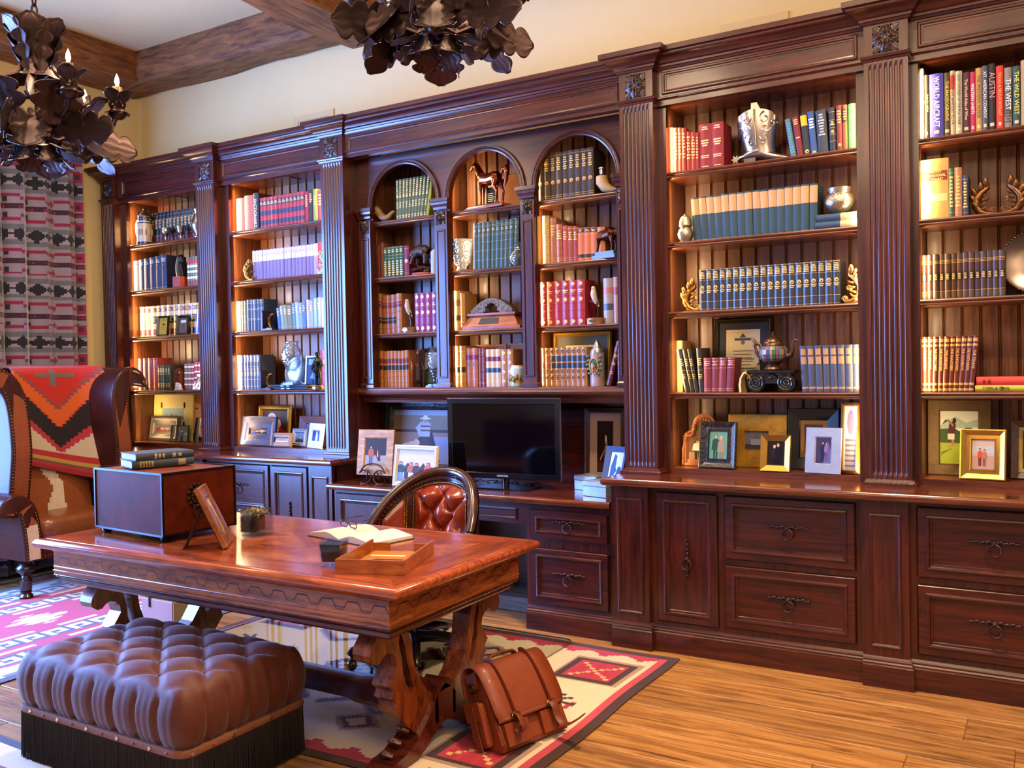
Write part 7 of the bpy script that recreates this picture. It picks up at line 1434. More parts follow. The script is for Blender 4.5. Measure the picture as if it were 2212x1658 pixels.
b = B(); b.quad((-.105, -.15, .0072), (.105, -.15, .0072), (.105, .15, .0072), (-.105, .15, .0072), '#a86a2c'); b.quad((-.09, -.13, .0074), (.09, -.13, .0074), (.09, .0, .0074), (-.09, .0, .0074), '#6a8aa0'); b.quad((-.09, -.08, .0075), (.09, -.08, .0075), (.06, .0, .0075), (-.05, .0, .0075), '#3a2c24'); b.quad((-.09, .05, .0074), (.05, .05, .0074), (.05, .075, .0074), (-.09, .075, .0074), '#d8c890'); b.build('printed_cover', PRINT, mg)['kind'] = 'stuff'
# ================================================================== OTTOMAN
oc = (-3.017, 2.295); ow, od, oz0, oz1 = .487, .295, .212, .405
ot = thing('tufted_ottoman', 'brown velvet tufted ottoman with long dark fringe in the foreground', 'ottoman', (oc[0], oc[1], .0004))
VEL = mat('brown_velvet', '#52200f', .6, sheen=.22, vary=(14, .25), bump=(180, .15, .002))
def tuft(x, y, px, py):
    """diamond pillows: buttons where both coordinates are whole"""
    a, b_ = x/px+y/py, x/px-y/py; fa, fb = abs(a-round(a)), abs(b_-round(b_)); p = (min(1, fa*2)*min(1, fb*2))
    crease = min(min(fa, fb)*6, 1); dist = sqrt((fa)**2+(fb)**2); return (sin(min(fa, .5)*pi)*sin(min(fb, .5)*pi))**.38*(.55+.45*crease)
def rrect(u, hw, hd, r):
    P_ = 4*(hw+hd)-8*r+2*pi*r; s_ = u*P_; segs = [(2*(hw-r), 'l'), (pi*r/2, 'a')]*1
    sides = [((-hw+r, -hd), (1, 0), 2*(hw-r)), ((hw, -hd+r), (0, 1), 2*(hd-r)), ((hw-r, hd), (-1, 0), 2*(hw-r)), ((-hw, hd-r), (0, -1), 2*(hd-r))]
    cent = [(hw-r, -hd+r), (hw-r, hd-r), (-hw+r, hd-r), (-hw+r, -hd+r)]
    for k in range(4):
        p, d, L = sides[k]
        if s_ <= L: return (p[0]+d[0]*s_, p[1]+d[1]*s_), (d[1], -d[0])
        s_ -= L
        if s_ <= pi*r/2:
            a = -pi/2+k*pi/2+s_/r; return (cent[k][0]+r*cos(a), cent[k][1]+r*sin(a)), (cos(a), sin(a))
        s_ -= pi*r/2
    return sides[0][0], (0, -1)
NP, rg_ = 288, []
PX, PY = .245, .197
def side_ring(z, grow, k):
    out = []
    for i in range(NP):
        (x, y), (nx, ny) = rrect(i/NP, ow, od, .05); c = x*abs(ny)/(.5*PX)+y*abs(nx)/(.5*PY); f = abs(c-round(c)) if max(abs(nx), abs(ny)) > .98 else .5
        g_ = grow-.013*k*max(0, 1-f/.16)+.0015*sin(i*1.9)*k; out.append((x+nx*g_, y+ny*g_, z))
    return out
for z, gr, k in ((oz0, -.006, .6), (oz0+.03, .010, 1), (oz0+.07, .018, 1), (oz0+.10, .020, 1), (oz0+.13, .016, 1), (oz0+.155, .008, 1)): rg_.append(side_ring(z, gr, k))
for j in range(34):
    q = j/34; sc_ = 1-q; rise = 1-max(0, (1-min(q/.16, 1)))**2; row_ = []
    for i in range(NP):
        (x, y), _ = rrect(i/NP, ow, od, .05); x, y = x*sc_*.995, y*sc_*.995; e = min(1, (ow-abs(x))/.09, (od-abs(y))/.09); row_.append((x, y, oz0+.165+.030*sqrt(max(0, rise))+(.034*tuft(x, y, PX, PY)-.010)*e**.7+.010*(1-q)**0))
    rg_.append(row_)
B().loft(rg_).build('cushion', VEL, ot, 80)
b = B(); bt = []
for i in range(-5, 6):
    for j in range(-5, 6):
        if (i+j) % 2 == 0:
            x, y = i*PX/2, j*PY/2
            if abs(x) < ow-.06 and abs(y) < od-.05: bt.append((x, y))
bq = B().ell((0, 0, 0), .009, .009, .005, 10, 6).build('button', VEL, ot, 60, loc=(bt[0][0], bt[0][1], oz0+.198))
for x, y in bt[1:]: inst(bq, 'button', ot, (x, y, oz0+.198))
B().loft([[(x+nx*q, y+ny*q, z) for (x, y), (nx, ny) in [rrect(i/120, ow, od, .05) for i in range(120)]] for q, z in ((.0, .186), (.006, .186), (.008, .19), (.008, .208), (.006, .212), (0, .212))]).build('trim_band', mat('woven_trim', '#7a4a30', .7, vary=(120, .4), bump=(200, .5, .002)), ot, 40)
B().loft([[(x+nx*(-.006), y+ny*(-.006), z) for (x, y), (nx, ny) in [rrect(i/120, ow, od, .05) for i in range(120)]] for z in (.02, .19)]).build('base', mat('dark_base_cloth', '#120b0a', .9), ot)
dm = None; st_ = None
for i in range(34):
    (x, y), (nx, ny) = rrect((i+.5)/34, ow, od, .05); an = math.atan2(nx, -ny)
    if i % 2 == 0:
        if dm is None: dm = B().loft([[(0, -.004, .009), (.007, -.004, 0), (0, -.004, -.009), (-.007, -.004, 0)], [(0, 0, .011), (.009, 0, 0), (0, 0, -.011), (-.009, 0, 0)]]).build('diamond_stud', SILVER, ot, loc=(x+nx*.008, y+ny*.008, .199), rot=(0, 0, an))
        else: inst(dm, 'diamond_stud', ot, (x+nx*.008, y+ny*.008, .199), (0, 0, an))
    else:
        if st_ is None: st_ = B().ell((0, 0, 0), .006, .004, .006, 8, 5).build('red_stud', mat('red_bead', '#8a2a20', .3, coat=.4), ot, 60, loc=(x+nx*.009, y+ny*.009, .199), rot=(0, 0, an))
        else: inst(st_, 'red_stud', ot, (x+nx*.009, y+ny*.009, .199), (0, 0, an))
b = B(); rr = random.Random(9); nf = 1100
for i in range(nf):
    (x, y), (nx, ny) = rrect((i+rr.uniform(-.3, .3))/nf % 1, ow, od, .05); tx_, ty_ = -ny, nx; w = .0022; o0 = rr.uniform(.001, .006); o1_ = o0+rr.uniform(-.002, .005); z1 = rr.uniform(.004, .012); k = rr.uniform(-.003, .003)
    b.add([(x+nx*o0-tx_*w, y+ny*o0-ty_*w, .187), (x+nx*o0+tx_*w, y+ny*o0+ty_*w, .187), (x+nx*(o1_)+tx_*(w*.6+k), y+ny*o1_+ty_*(w*.6+k), z1), (x+nx*o1_-tx_*(w*.6-k), y+ny*o1_-ty_*(w*.6-k), z1), (x+nx*(o0+.003), y+ny*(o0+.003), .187), (x+nx*(o1_+.003)+tx_*k, y+ny*(o1_+.003)+ty_*k, z1)], [(0, 3, 5, 4), (4, 5, 2, 1)])
b.build('fringe', mat('dark_fringe', '#1a0f0d', .6, sheen=.2), ot)['kind'] = 'stuff'
# ================================================================== WING CHAIR
HIDE = mat('cowhide', None, .8, sheen=.3, vary=((60, 60, 14), .3), bump=((240, 240, 60), .5, .002))
LTH = mat('oxblood_leather', '#3a1712', .3, spec=.35, vary=(7, .5), bump=(60, .3, .003))
CRK = mat('crackled_tan_leather', '#7a4220', .35, coat=.3, vary=(16, .45), bump=(46, .5, .003))
NAIL = mat('brass_nailheads', '#7a5226', .3, .9)
wc = thing('wing_chair', 'oxblood leather wing chair with cowhide inserts beside the curtain', 'armchair', (-6.1, 3.885, .0084))
def off(pts, d):
    out = []
    for i, p in enumerate(pts):
        a, b_ = Vector(pts[max(i-1, 0)]), Vector(pts[min(i+1, len(pts)-1)]); t_ = (b_-a).normalized(); n_ = Vector((-t_.y, t_.x)); dd = d[i] if isinstance(d, list) else d; q = Vector(p)+n_*dd; out.append((q.x, q.y))
    return out
def smoothp(pts, it=2):
    for _ in range(it):
        o = [pts[0]]
        for a, b_ in zip(pts, pts[1:]): o += [(a[0]*.75+b_[0]*.25, a[1]*.75+b_[1]*.25), (a[0]*.25+b_[0]*.75, a[1]*.25+b_[1]*.75)]
        pts = o+[pts[-1]]
    return pts
def ribbon(b, pts, w, x0, x1, fx=None, col=None, crown=0.0):
    """band of thickness w following (y,z) points, pushed from x0 (back) to x1 (front) with a rounded front"""
    A_, C_ = off(pts, [w*.5]*len(pts)), off(pts, [-w*.5]*len(pts)); n = len(pts); sh = fx or (lambda i, z: 0)
    rings_ = []
    for x, k in ((x0, 1), (x1-.02, 1), (x1-.006, .93), (x1, .8)):
        rr_ = []
        for L, s in ((A_, 1), (C_[::-1], -1)):
            for i, (y, z) in enumerate(L):
                j = i if s > 0 else n-1-i; c_ = pts[j]; rr_.append((x+(sh(j, c_[1]) if x > x0+.001 else 0), c_[0]+(y-c_[0])*k, c_[1]+(z-c_[1])*k))
        rings_.append(rr_)
    b.loft(rings_, col=col)
def strip_(b, pts, w, x, fx, colf, th=.006):
    A_, C_ = off(pts, w*.5), off(pts, -w*.5)
    for i in range(len(pts)-1):
        s0, s1_ = fx(i, pts[i][1]), fx(i+1, pts[i+1][1])
        b.quad((x+s0, *A_[i]), (x+s0, *C_[i]), (x+s1_, *C_[i+1]), (x+s1_, *A_[i+1]), colf(i/(len(pts)-1)))
def nails(b, pts, x, fx, sp=.022):
    acc = 0
    for i in range(len(pts)-1):
        a, c_ = Vector(pts[i]), Vector(pts[i+1]); L = (c_-a).length
        while acc < L:
            q = a+(c_-a)*(acc/L); b.ell((x+fx(i, q.y), q.x, q.y), .004, .0075, .0075, 6, 4); acc += sp
        acc -= L
for s in (-1, 1):
    wp = smoothp([(s*.405, .60), (s*.395, .85), (s*.385, 1.15), (s*.395, 1.32), (s*.425, 1.42), (s*.475, 1.475), (s*.53, 1.48), (s*.565, 1.44), (s*.56, 1.40)], 3)
    fx = lambda i, z: .03+.06*max(0, min(1, (1.45-z)/.5))-.10*max(0, (1.0-z))
    b = B(); ribbon(b, wp, .15, -.42, .04, fx); b.build('wing', LTH, wc, 50)
    hp = wp[2:-6]; b = B(); strip_(b, hp, .098, .0405, fx, lambda u: '#c8b4a0' if u > .74 else '#8a4420'); b.build('wing_hide_strip', HIDE, wc)
    b = B(); nails(b, off(hp, .055), .040, fx); nails(b, off(hp, -.055), .040, fx); b.build('nailheads', NAIL, wc, 60)['kind'] = 'stuff'
    ap = smoothp([(s*(.40+(q-.40)*(1 if s < 0 else .25)), z) for q, z in ((.40, .26), (.405, .42), (.415, .55), (.445, .62), (.50, .645), (.555, .62), (.565, .565))], 3); ax_ = lambda i, z: .015*sin(z*6)
    b = B(); ribbon(b, ap, .135, -.40, .235, ax_); b.build('arm', LTH, wc, 50)
    hp = ap[1:-6]; b = B(); strip_(b, hp, .078, .2355, ax_, lambda u: '#c8b4a0' if u < .3 else '#8a4420'); b.build('arm_hide_strip', HIDE, wc)
    b = B(); nails(b, off(hp, .047), .235, ax_); nails(b, off(hp, -.047), .235, ax_); b.build('nailheads', NAIL, wc, 60)['kind'] = 'stuff'
def hidecol(u, v):
    q = .06*sin(v*9)+.02*sin(v*31); return '#d8c8b4' if abs(u-.52-q) < .085+.02*sin(v*17) and v < .62 else '#8f4a20'
def cushion(fn, nu, nv, th, name, m, colfn=None):
    pass
b = B(); b.grid(lambda u, v: (-.20-.16*v+.045*sin(pi*min(max(u, .0), 1))**.5*sin(pi*min(1, v*1.0))**.4, -.335+.67*u, .40+1.11*v), 40, 60, colfn=hidecol); b.build('inner_back', HIDE, wc, 60)
B().loft([[(-.215, -.34, .38), (-.215, .34, .38), (-.40, .34, .38), (-.40, -.34, .38)], [(-.372, -.36, 1.49), (-.372, .36, 1.49), (-.50, .36, 1.49), (-.50, -.36, 1.49)], [(-.40, -.35, 1.525), (-.40, .35, 1.525), (-.48, .35, 1.525), (-.48, -.35, 1.525)]]).build('back', LTH, wc)
B().box(-.42, -.40, .24, .19, .40, .37).build('seat_frame', LTH, wc)
b = B(); nails(b, [(-.36, .262), (.36, .262)], .192, lambda i, z: 0); b.build('nailheads', NAIL, wc, 60)['kind'] = 'stuff'
rr_ = []
for z, k in ((.371, .93), (.385, .985), (.43, 1), (.475, .985), (.500, .94), (.512, .8), (.518, .4), (.52, .02)):
    rr_.append([(-.03+.245*k*(abs(cos(a))**.45)*(1 if cos(a) > 0 else -1), .335*k*(abs(sin(a))**.35)*(1 if sin(a) > 0 else -1), z) for a in [2*pi*i/48 for i in range(48)]])
B().loft(rr_).build('seat_cushion', CRK, wc, 50)
CD = wood('dark_leg_wood', '#120a0a', '#2c1614', (10, 10, 3), .25, .5)
LEG = [(.032, 0), (.036, .012), (.026, .03), (.03, .045), (.022, .052), (.03, .054), (.03, .12), (.022, .124), (.024, .14), (.02, .15), (.03, .17), (.046, .185), (.048, .205), (.038, .222), (.03, .23), (.034, .239)]
lg = B().lathe(LEG, 20).build('leg', CD, wc, 40, loc=(.165, -.42, 0)); lg.scale = (1.25, 1.25, 1); inst(lg, 'leg', wc, (.165, .42, 0), scale=(1.25, 1.25, 1))
bl = B().loft([[(-.02, -.02, 0), (.02, -.02, 0), (.02, .02, 0), (-.02, .02, 0)], [(.0, -.025, .239), (.05, -.025, .239), (.05, .025, .239), (.0, .025, .239)]]).build('leg', CD, wc, loc=(-.44, -.36, 0)); inst(bl, 'leg', wc, (-.44, .36, 0))
B().box(.148, -.39, .095, .182, .39, .13).build('stretcher', CD, wc)
# blanket over the back
def blank_c(u, v):
    a = abs(u-.5); sw = .035*(((v*30) % 1)-.5)*(1 if True else 0); a2 = max(0, a+sw)
    if v < .185:
        if v > .13 or .075 > v > .045: return '#a82a2c'
        return '#b08a3c' if v > .09 else ('#5a5048' if v > .075 else '#8f2028')
    if v < .18+.62*a2: return '#c4b098'
    if v < .235+.70*a2: return '#a8303a'
    if v < .417+.80*a2: return '#1f1418'
    if v < .585+.78*a2: return '#cc5a20' if v > .43+.8*a2 else '#b83a1c'
    if v < .63+.78*a2: return '#6a5450' if (v*40) % 1 < .5 else '#b02a24'
    if (abs(u-.47) < .035 and .82 < v < .985) or (abs(v-.925) < .018 and abs(u-.5) < .24): return '#6a6460'
    return '#b8281f'
bk = B()
def blf(u, v):
    y = -.215+.63*u; z = (.87-.19*u)+(1.556-.87+.19*u)*v; q_ = max(0, (u-.62)/.38)
    fr_ = (z-.40)/1.11; x = -.20-.16*fr_+.062+.008*sin(u*9+v*4)+.24*q_*q_*(1-.35*v); y = y+.02*(v-.5)
    if v > .93: k = (v-.93)/.07; x -= .03*k*k; z = z-.004*k
    return (x, y, z)
bk.grid(blf, 70, 110, colfn=blank_c)
bk.grid(lambda u, v: (blf(u, 1)[0]-.12*v, blf(u, 1)[1], blf(u, 1)[2]+.012*sin(pi*v)-.01*v), 70, 8, col='#b8281f')
bk.grid(lambda u, v: (blf(u, 1)[0]-.12-.03*v, blf(u, 1)[1], blf(u, 1)[2]-.01-.4*v), 40, 10, col='#8f2028')
bo = bk.build('throw_blanket', mat('wool_blanket', None, .9, sheen=.3, bump=((60, 200, 260), .6, .003)), None, 60, loc=(-6.1, 3.885, .0084)); sol = bo.modifiers.new('thick', 'SOLIDIFY'); sol.thickness = .010; sol.offset = 1
tag(bo, 'red orange and black serrated woven blanket draped over the wing chair back', 'blanket')
# ================================================================== DESK CHAIR
dc = thing('desk_chair', 'swivel desk chair with tufted red leather back and carved dark rim behind desk', 'office chair', (-2.80, 3.63, .0165), (0, 0, .04)); RL = mat('red_tufted_leather', '#86301a', .24, coat=.4, vary=(24, .5), bump=(60, .2, .002)); CW = wood('carved_chair_wood', '#1c0b0a', '#4a2016', (6, 6, 6), .24, .5)
Rb = .318
def topz(ph): return .928-.27*(abs(ph)/1.35)**2.2
def cpt(ph, z, r=Rb): lean_ = .10*max(0, z-.5); return (r*sin(ph), (r+lean_)*cos(ph)*1.0-.0, z)
N = 48; phs = [-1.35+2.7*i/N for i in range(N+1)]
b = B(); b.tube([cpt(p, topz(p)) for p in phs]+[], [.026]*(N+1), 10, flat=(1, .9)); 
for s in (-1, 1): b.tube([cpt(s*1.35, topz(1.35)), cpt(s*1.42, .6), cpt(s*1.45, .5)], [.026, .024, .026], 10)
b.build('rim', CW, dc, 50)
b = B()
for r, fl in ((Rb-.004, 0), (Rb+.03, 1)): b.grid(lambda u, v, r=r: cpt(-1.35+2.7*u, .47+(topz(-1.35+2.7*u)-.47)*v, r), 40, 8)
b.build('shell', CW, dc, 50)
sc_ = B(); k = 0
for i in range(46):
    p = -1.2+2.4*i/45; q = cpt(p, topz(p)-.037, Rb-.012); sc_.tube([q, (q[0]*.97, q[1]*.97, q[2])], [.0125, .008], 10)
for s in (-1, 1):
    for i in range(10): q = cpt(s*(1.22+.002*i), topz(1.22)-.05-.022*i, Rb-.012); sc_.tube([q, (q[0]*.97, q[1]*.97, q[2])], [.0115, .007], 10)
sc_.build('carved_scales', CW, dc, 50)['kind'] = 'stuff'
def panel(name, p0, p1, z0, m, dep, tf, inset=.062, nu=44, nv=44):
    def fn(u, v):
        p = p0+(p1-p0)*u; zt = topz(p)-inset; z = z0+(zt-z0)*v; e = min(1, min(u, 1-u)*9, min(v, 1-v)*9)
        q = cpt(p, z, Rb-.008-.006*e-dep*tf(p, z)*e); return q
    B().grid(fn, nu, nv).build(name, m, dc, 70)
panel('tufted_back', -.56, .56, .48, RL, .058, lambda p, z: tuft(p*Rb, z-.80, .165, .19), .068, 60, 60)
for s in (-1, 1): panel('side_panel', s*.72 if s > 0 else -1.12, 1.12 if s > 0 else -.72, .48, RL, .006, lambda p, z: 1, .075, 12, 20)
b = B()
def nl(pts):
    for q in pts: b.ell(q, .0048, .0048, .0048, 6, 4)
for pe in (-.585, .585, -.70, -.735+.0, .70, -1.13, 1.13):
    zt = topz(pe)-.07; nl([cpt(pe, .5+(zt-.5)*i/32, Rb-.014) for i in range(33)])
nl([cpt(-.585+1.17*i/40, topz(-.585+1.17*i/40)-.062, Rb-.014) for i in range(41)]); nl([cpt(-.70-.43*i/14, topz(.70+.43*i/14)-.07, Rb-.014) for i in range(15)])
b.build('nailheads', mat('bright_nailheads', '#a87a3a', .25, .95), dc, 60)['kind'] = 'stuff'
B().lathe([(.30, .42), (.325, .44), (.33, .47), (.31, .505), (.2, .52), (.001, .522)], 40).build('seat', RL, dc, 50)
B().lathe([(.05, .13), (.03, .16), (.028, .30), (.06, .33), (.07, .419)], 20).build('column', BLACK, dc, 40)
arm = B().tube([(.03, 0, .125), (.12, 0, .13), (.24, 0, .115), (.315, 0, .095), (.33, 0, .075)], [.04, .036, .03, .026, .024], 10, flat=(1, .8)).build('star_leg', BLACK, dc, 50)
cs_ = B().ell((.32, 0, .029), .027, .022, .029, 14, 10).cyl((.32, -.026, .029), (.32, .026, .029), .01, n=10).cyl((.32, 0, .05), (.32, 0, .08), .008, n=8).build('caster', mat('brass_caster', '#8f7a50', .25, .9), dc, 50)
for i in range(5):
    a = 2*pi*i/5+.35
    if i == 0: arm.rotation_euler = (0, 0, a); cs_.rotation_euler = (0, 0, a)
    else: inst(arm, 'star_leg', dc, rot=(0, 0, a)); inst(cs_, 'caster', dc, rot=(0, 0, a))
# ================================================================== SATCHEL, CASE
SL = mat('saddle_leather', '#7a3416', .5, coat=.08, vary=(12, .4), bump=(90, .25, .002)); SL2 = mat('saddle_leather_strap', '#6a2c12', .5, vary=(16, .3)); THR = mat('cream_thread', '#b08a68', .8)
bg = thing('leather_satchel', 'tan leather satchel with hanging straps leaning on the desk leg', 'bag', (-1.775, 3.07, .012), (-.38, 0, pi/2-.30)); w, h, d = .175, .32, .12
def rbx(b, x0, y0, z0, x1, y1, z1, r=.02):
    rg_ = []
    for z, k in ((z0, r), (z0+r*.3, r*.3), (z0+r, 0), (z1-r, 0), (z1-r*.3, r*.3), (z1, r)):
        rg_.append([(x0+k+r*.4, y0+k, z), (x1-k-r*.4, y0+k, z), (x1-k, y0+k+r*.4, z), (x1-k, y1-k-r*.4, z), (x1-k-r*.4, y1-k, z), (x0+k+r*.4, y1-k, z), (x0+k, y1-k-r*.4, z), (x0+k, y0+k+r*.4, z)])
    b.loft(rg_)
b = B(); b.loft([[(-w, -.02, 0), (w, -.02, 0), (w, d, .0), (-w, d, .0)], [(-w-.004, -.03, .02), (w+.004, -.03, .02), (w+.004, d+.004, .02), (-w-.004, d+.004, .02)], [(-w, -.012, .2), (w, -.012, .2), (w, d, .2), (-w, d, .2)], [(-w+.012, .02, h-.02), (w-.012, .02, h-.02), (w-.012, d-.01, h-.02), (-w+.012, d-.01, h-.02)], [(-w+.02, .035, h), (w-.02, .035, h), (w-.02, d-.03, h), (-w+.02, d-.03, h)]]); b.build('body', SL, bg, 30)
fp = smoothp([(d+.008, h-.10), (d-.0, h-.01), (d-.035, h+.016), (.035, h+.014), (.006, h-.02), (-.022, .22), (-.042, .105)], 2)
b = B(); nf_ = len(fp)-1
b.grid(lambda u, v: ((-1+2*u)*(w+.006-.018*max(0, (v-.9)*10)), *fp[min(int(v*nf_+.5), nf_)]), 6, nf_)
fo = b.build('flap', SL, bg, 60); sm = fo.modifiers.new('thick', 'SOLIDIFY'); sm.thickness = .006
for s in (-1, 1):
    xs = s*.095; b = B(); sp = smoothp([(d*.5, h+.022), (.03, h+.022), (-.004, h-.03), (-.030, .22), (-.050, .12), (-.062, .095)], 2); b.tube([(xs, y, z) for y, z in sp], .016, 8, flat=(1, .18), up=(0, -1, 0)); b.build('strap', SL2, bg, 50)
    b = B(); lp_ = smoothp([(-.05, .13), (-.085, .115), (-.10, .07), (-.075, .05), (-.06, .075)] if s < 0 else [(-.05, .13), (-.075, .11), (-.07, .06), (-.10, .02), (-.17, .0+.035), (-.215, .05)], 2); b.tube([(xs+.01*s*i/len(lp_), y, z) for i, (y, z) in enumerate(lp_)], .017, 8, flat=(1, .2), up=(0, -1, .2)); b.build('strap_end', SL2, bg, 50)
    b = B(); b.tube([(xs+.021*cos(a), -.058, .118+.014*sin(a)) for a in [k*2*pi/12 for k in range(13)]], .003, 6); b.build('buckle', BRASS, bg, 50)
    b = B(); b.tube([(xs+.05*s-.034, -.034, .02), (xs+.05*s-.034, -.048, .03), (xs+.05*s-.034, -.044, .10)], .004, 6); b.box(xs-.06, -.046, .015, xs+.06, -.012, .10); b.build('front_pocket', SL, bg, 40)
b = B(); b.tube([(-.075, d*.5, h+.02), (-.06, d*.5, h+.034), (0, d*.5, h+.040), (.06, d*.5, h+.034), (.075, d*.5, h+.02)], .016, 8, flat=(1, .45)); b.box(-.1, d*.5-.02, h+.016, -.062, d*.5+.02, h+.022); b.box(.062, d*.5-.02, h+.016, .1, d*.5+.02, h+.022); b.build('handle', SL2, bg, 50)
b = B(); rbx(b, -w-.034, .012, .03, -w-.001, d-.02, .20, .012); b.box(-w-.040, .008, .135, -w-.0345, d-.016, .205); b.build('side_pocket', SL, bg, 30); B().box(-w-.046, d*.5-.018, .02, -w-.0405, d*.5+.006, .19).build('pocket_strap', SL2, bg)
b = B(); b.tube([(-w-.012, d*.5+.018*cos(a), .255+.018*sin(a)) for a in [k*2*pi/14 for k in range(15)]], .003, 6); b.ell((-w-.004, d*.5-.012, .285), .004, .006, .006); b.ell((-w-.004, d*.5+.012, .285), .004, .006, .006); b.build('ring_and_rivets', IRON, bg, 50); B().box(-w-.008, d*.5-.03, .25, -w+.01, d*.5+.03, .31).build('side_tab', SL2, bg)
b = B()
for off_ in (.006, .012): b.tube([(-w-.002+off_, fp[-1][0]-.0035, fp[-1][1]+off_), (w+.002-off_, fp[-1][0]-.0035, fp[-1][1]+off_)], .0009, 4)
for s in (-1, 1): b.tube([(s*(w-.002), y-.004, z+.003) for y, z in fp[8:]], .0009, 4)
b.build('stitching', THR, bg)['kind'] = 'stuff'
cs2 = thing('gift_case', 'small pink and quilted cream case with rope handle under the desk', 'case', (-4.385, 3.42, .002), (0, 0, .0)); B().cbox(-.28, 0, 0, 0, .16, .168, .003).build('body', mat('pink_case_card', '#b07a70', .6), cs2); B().box(-.275, .004, .1682, -.005, .156, .172).build('patterned_lid', mat('patterned_cloth', '#8f7a44', .7, vary=(40, .6)), cs2); B().box(.0005, .004, .004, .006, .156, .166).build('quilted_side', mat('quilted_cloth', '#a89a78', .7, vary=(18, .3), bump=(22, .8, .006)), cs2)
b = B(); b.tube([(-.2, .03, .175), (-.19, .03, .215), (-.14, .05, .225), (-.10, .06, .205), (-.05, .06, .21), (-.03, .07, .23)], .011, 8, flat=(1, 1)); b.tube([(-.2, -.004, .12), (-.2, -.004, .175), (-.2, .03, .18)], .006, 6); b.build('rope_handle', mat('dark_rope', '#1c1c22', .5), cs2, 50)
# ================================================================== CHANDELIERS
def leaf(b, base, out, up, L, w, curl=.9, lobes=3, tip=.35, ridge=.02, nu=16, nv=24, lift=.15):
    """acanthus leaf: rises along up, bends towards out, with lobed rim and ribs"""
    base, out, up = Vector(base), Vector(out).normalized(), Vector(up).normalized(); side = up.cross(out).normalized(); pos = []; p = base.copy(); a = lift
    for j in range(nv+1):
        v = j/nv; pos.append((p.copy(), a)); d = up*cos(a)+out*sin(a); p = p+d*(L/nv); a += curl/nv*(1+2.6*tip*max(0, v-.55)*4)
    def fn(u, v):
        q, an = pos[min(int(v*nv+.001), nv)]; s = (u-.5)*2; wd = w*(.42+.75*sin(pi*min(1, .06+.80*v)))*(.55+.45*abs(sin(pi*(lobes*v+.15)))**.7)*(1 if v < .86 else sqrt(max(0, 1-((v-.86)/.145)**2)))
        nrm = out*cos(an)-up*sin(an); return q+side*(s*wd)+nrm*(ridge*w*6*(cos(s*pi*4)*.12-.6*s*s))
    b.grid(fn, nu, nv)
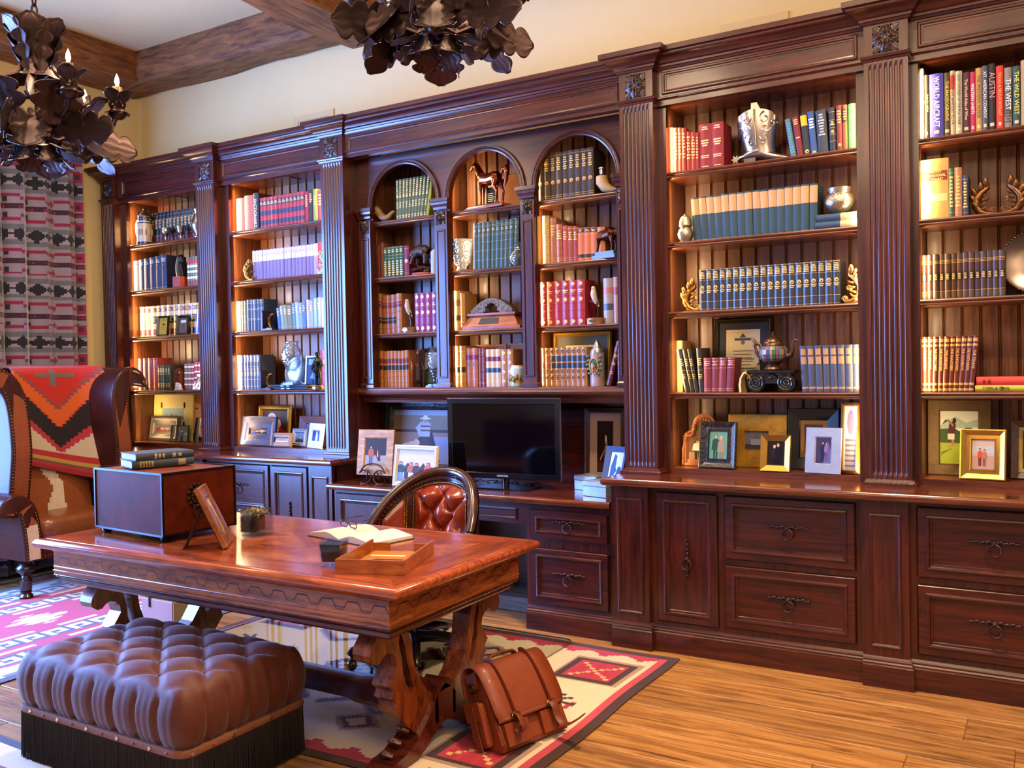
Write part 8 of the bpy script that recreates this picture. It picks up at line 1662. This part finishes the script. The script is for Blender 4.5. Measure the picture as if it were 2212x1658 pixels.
def chandelier(name, label, hang, zb, sc_, ph, chain_top):
    t = thing(name, label, 'chandelier', (hang[0], hang[1], zb)); n = 6
    V = lambda r, a, z: (r*cos(a)*sc_, r*sin(a)*sc_, z*sc_); dr = lambda a: Vector((cos(a), sin(a), 0)); U = Vector((0, 0, 1))
    def solid(b, nm, th=.004):
        o = b.build(nm, IRON, t, 60); m = o.modifiers.new('thick', 'SOLIDIFY'); m.thickness = th*sc_; return o
    b = B(); b.tube([V(.0, 0, .16), V(0, 0, .70)], .012*sc_, 8); b.ell(V(0, 0, .17), .05*sc_, .05*sc_, .05*sc_); b.tube([V(.20, a, .20) for a in [k*2*pi/36 for k in range(37)]], .014*sc_, 6); b.tube([V(.20, a, .30) for a in [k*2*pi/36 for k in range(37)]], .012*sc_, 6)
    for k in range(n): a = ph+2*pi*k/n; b.tube([V(.02, a, .17), V(.1, a, .15), V(.2, a, .2)], .012*sc_, 6)
    b.build('iron_hoop', IRON, t, 50)
    for k in range(n):
        a = ph+2*pi*k/n; b = B()
        b.tube([V(.03, a, .70), V(.05, a, .62), V(.04, a, .54), V(.09, a, .46), V(.18, a, .385), V(.235, a, .33), V(.27, a, .29), V(.30, a, .31), V(.295, a, .34)], [.012*sc_]*9, 8, flat=(1.8, .5)); b.build('strap_arm', IRON, t, 50)
        b = B(); leaf(b, V(.055, a, .47), dr(a), U, .30*sc_, .085*sc_, .55, 4, .75, lift=.05); leaf(b, V(.045, a, .50), dr(a), -U*.6+dr(a)*.4, .10*sc_, .05*sc_, .9, 2, .6); solid(b, 'crown_leaf')['kind'] = 'stuff'
        b = B(); leaf(b, V(.215, a+pi/n, .17), dr(a+pi/n), U, .24*sc_, .115*sc_, .75, 3, .9); solid(b, 'hoop_leaf')
        b = B(); leaf(b, V(.20, a, .23), dr(a), -U+dr(a)*.5, .26*sc_, .085*sc_, .35, 4, .3, lift=.2); solid(b, 'hanging_leaf')
        b = B()
        for s in (-1, 1): tg = Vector((-sin(a), cos(a), 0))*s; leaf(b, V(.19, a+pi/n, .18), dr(a+pi/n), tg+dr(a+pi/n)*.30-U*.22, .27*sc_, .085*sc_, .4, 4, .3, lift=.25)
        solid(b, 'swag_leaf')['kind'] = 'stuff'
        b = B(); leaf(b, V(.10, a+pi/n, .10), dr(a+pi/n), -U, .13*sc_, .06*sc_, .9, 3, .6); leaf(b, V(.09, a, .11), dr(a), -U*.7+dr(a), .12*sc_, .06*sc_, 1.0, 3, .5); solid(b, 'base_leaf')['kind'] = 'stuff'
        b = B(); b.tube([V(.2, a+pi/n, .24), V(.29, a+pi/n, .20), V(.36, a+pi/n, .24), V(.385, a+pi/n, .31)], [.014*sc_]*4, 8); b.ell(V(.385, a+pi/n, .30), .045*sc_, .045*sc_, .035*sc_); b.build('candle_arm', IRON, t, 50)
        c = Vector(V(.385, a+pi/n, .31)); b = B()
        for q in range(4): an = a+q*pi/2; leaf(b, c+dr(an)*.014*sc_, dr(an), U, .13*sc_, .042*sc_, .75, 2, .7)
        for q in range(3): an = a+.5+q*2*pi/3; leaf(b, c+dr(an)*.01*sc_, dr(an), -U*.2+dr(an), .07*sc_, .04*sc_, -.7, 2, .2)
        solid(b, 'candle_cup')['kind'] = 'stuff'
        b = B(); b.lathe([(.020, 0), (.021, .02), (.018, .04), (.019, .09), (.017, .125), (.006, .128)], 12, c, sx=sc_*1.0, sy=sc_*1.0)
        for q in range(7): an = q*.9+k; hh_ = .05+.03*((q*3) % 4)/2; b.tube([c+dr(an)*.019+U*.125*1, c+dr(an)*.021+U*(.125-hh_)], [.004, .0055], 6)
        b.build('candle_sleeve', mat('ivory_wax', '#c8a878', .6), t, 50)
        bo_ = c+U*.128; B().lathe([(.006, 0), (.008, .008), (.012, .022), (.010, .038), (.004, .056), (.001, .064)], 12, bo_).build('bulb', mat('lit_flame_bulb', '#fff0d8', .3, emit=('#ffd8a0', 14)), t, 60)
    L = chain_top-zb-.74*sc_; nl_ = int(L/.062); lk = B().tube([(.014*cos(a), 0, .031+.038*sin(a)) for a in [k*2*pi/14 for k in range(15)]], .005, 6).build('chain_link', IRON, t, 50, loc=(0, 0, .70*sc_))
    for k in range(1, nl_+1): inst(lk, 'chain_link', t, (0, 0, .70*sc_+k*.062), (0, 0, (k % 2)*pi/2))
    B().lathe([(.06, -.03), (.075, -.01), (.075, 0)], 20, (0, 0, chain_top-zb)).build('canopy', IRON, t, 40)
    d = bpy.data.lights.new('candle_light', 'POINT'); d.energy = 75; d.color = WARM2; d.shadow_soft_size = .28; o = bpy.data.objects.new('candle_light', d); COL.objects.link(o); o.location = (hang[0], hang[1], zb+.62*sc_)
    return t
pL = ray(98, 200); pL = Vector((0, 0, HC))+pL*(3.55/pL.y/1.0) if False else atY(84, 372, 2.62); pR = atY(945, 150, 3.05)
chandelier('chandelier', 'wrought iron leaf chandelier hanging low on its chain near the curtain', (pL.x, pL.y), pL.z+.03, .95, .35, 4.1)
chandelier('chandelier', 'wrought iron leaf chandelier cut off by the top photo edge', (pR.x, pR.y), pR.z+.03, .88, .05, 4.1)
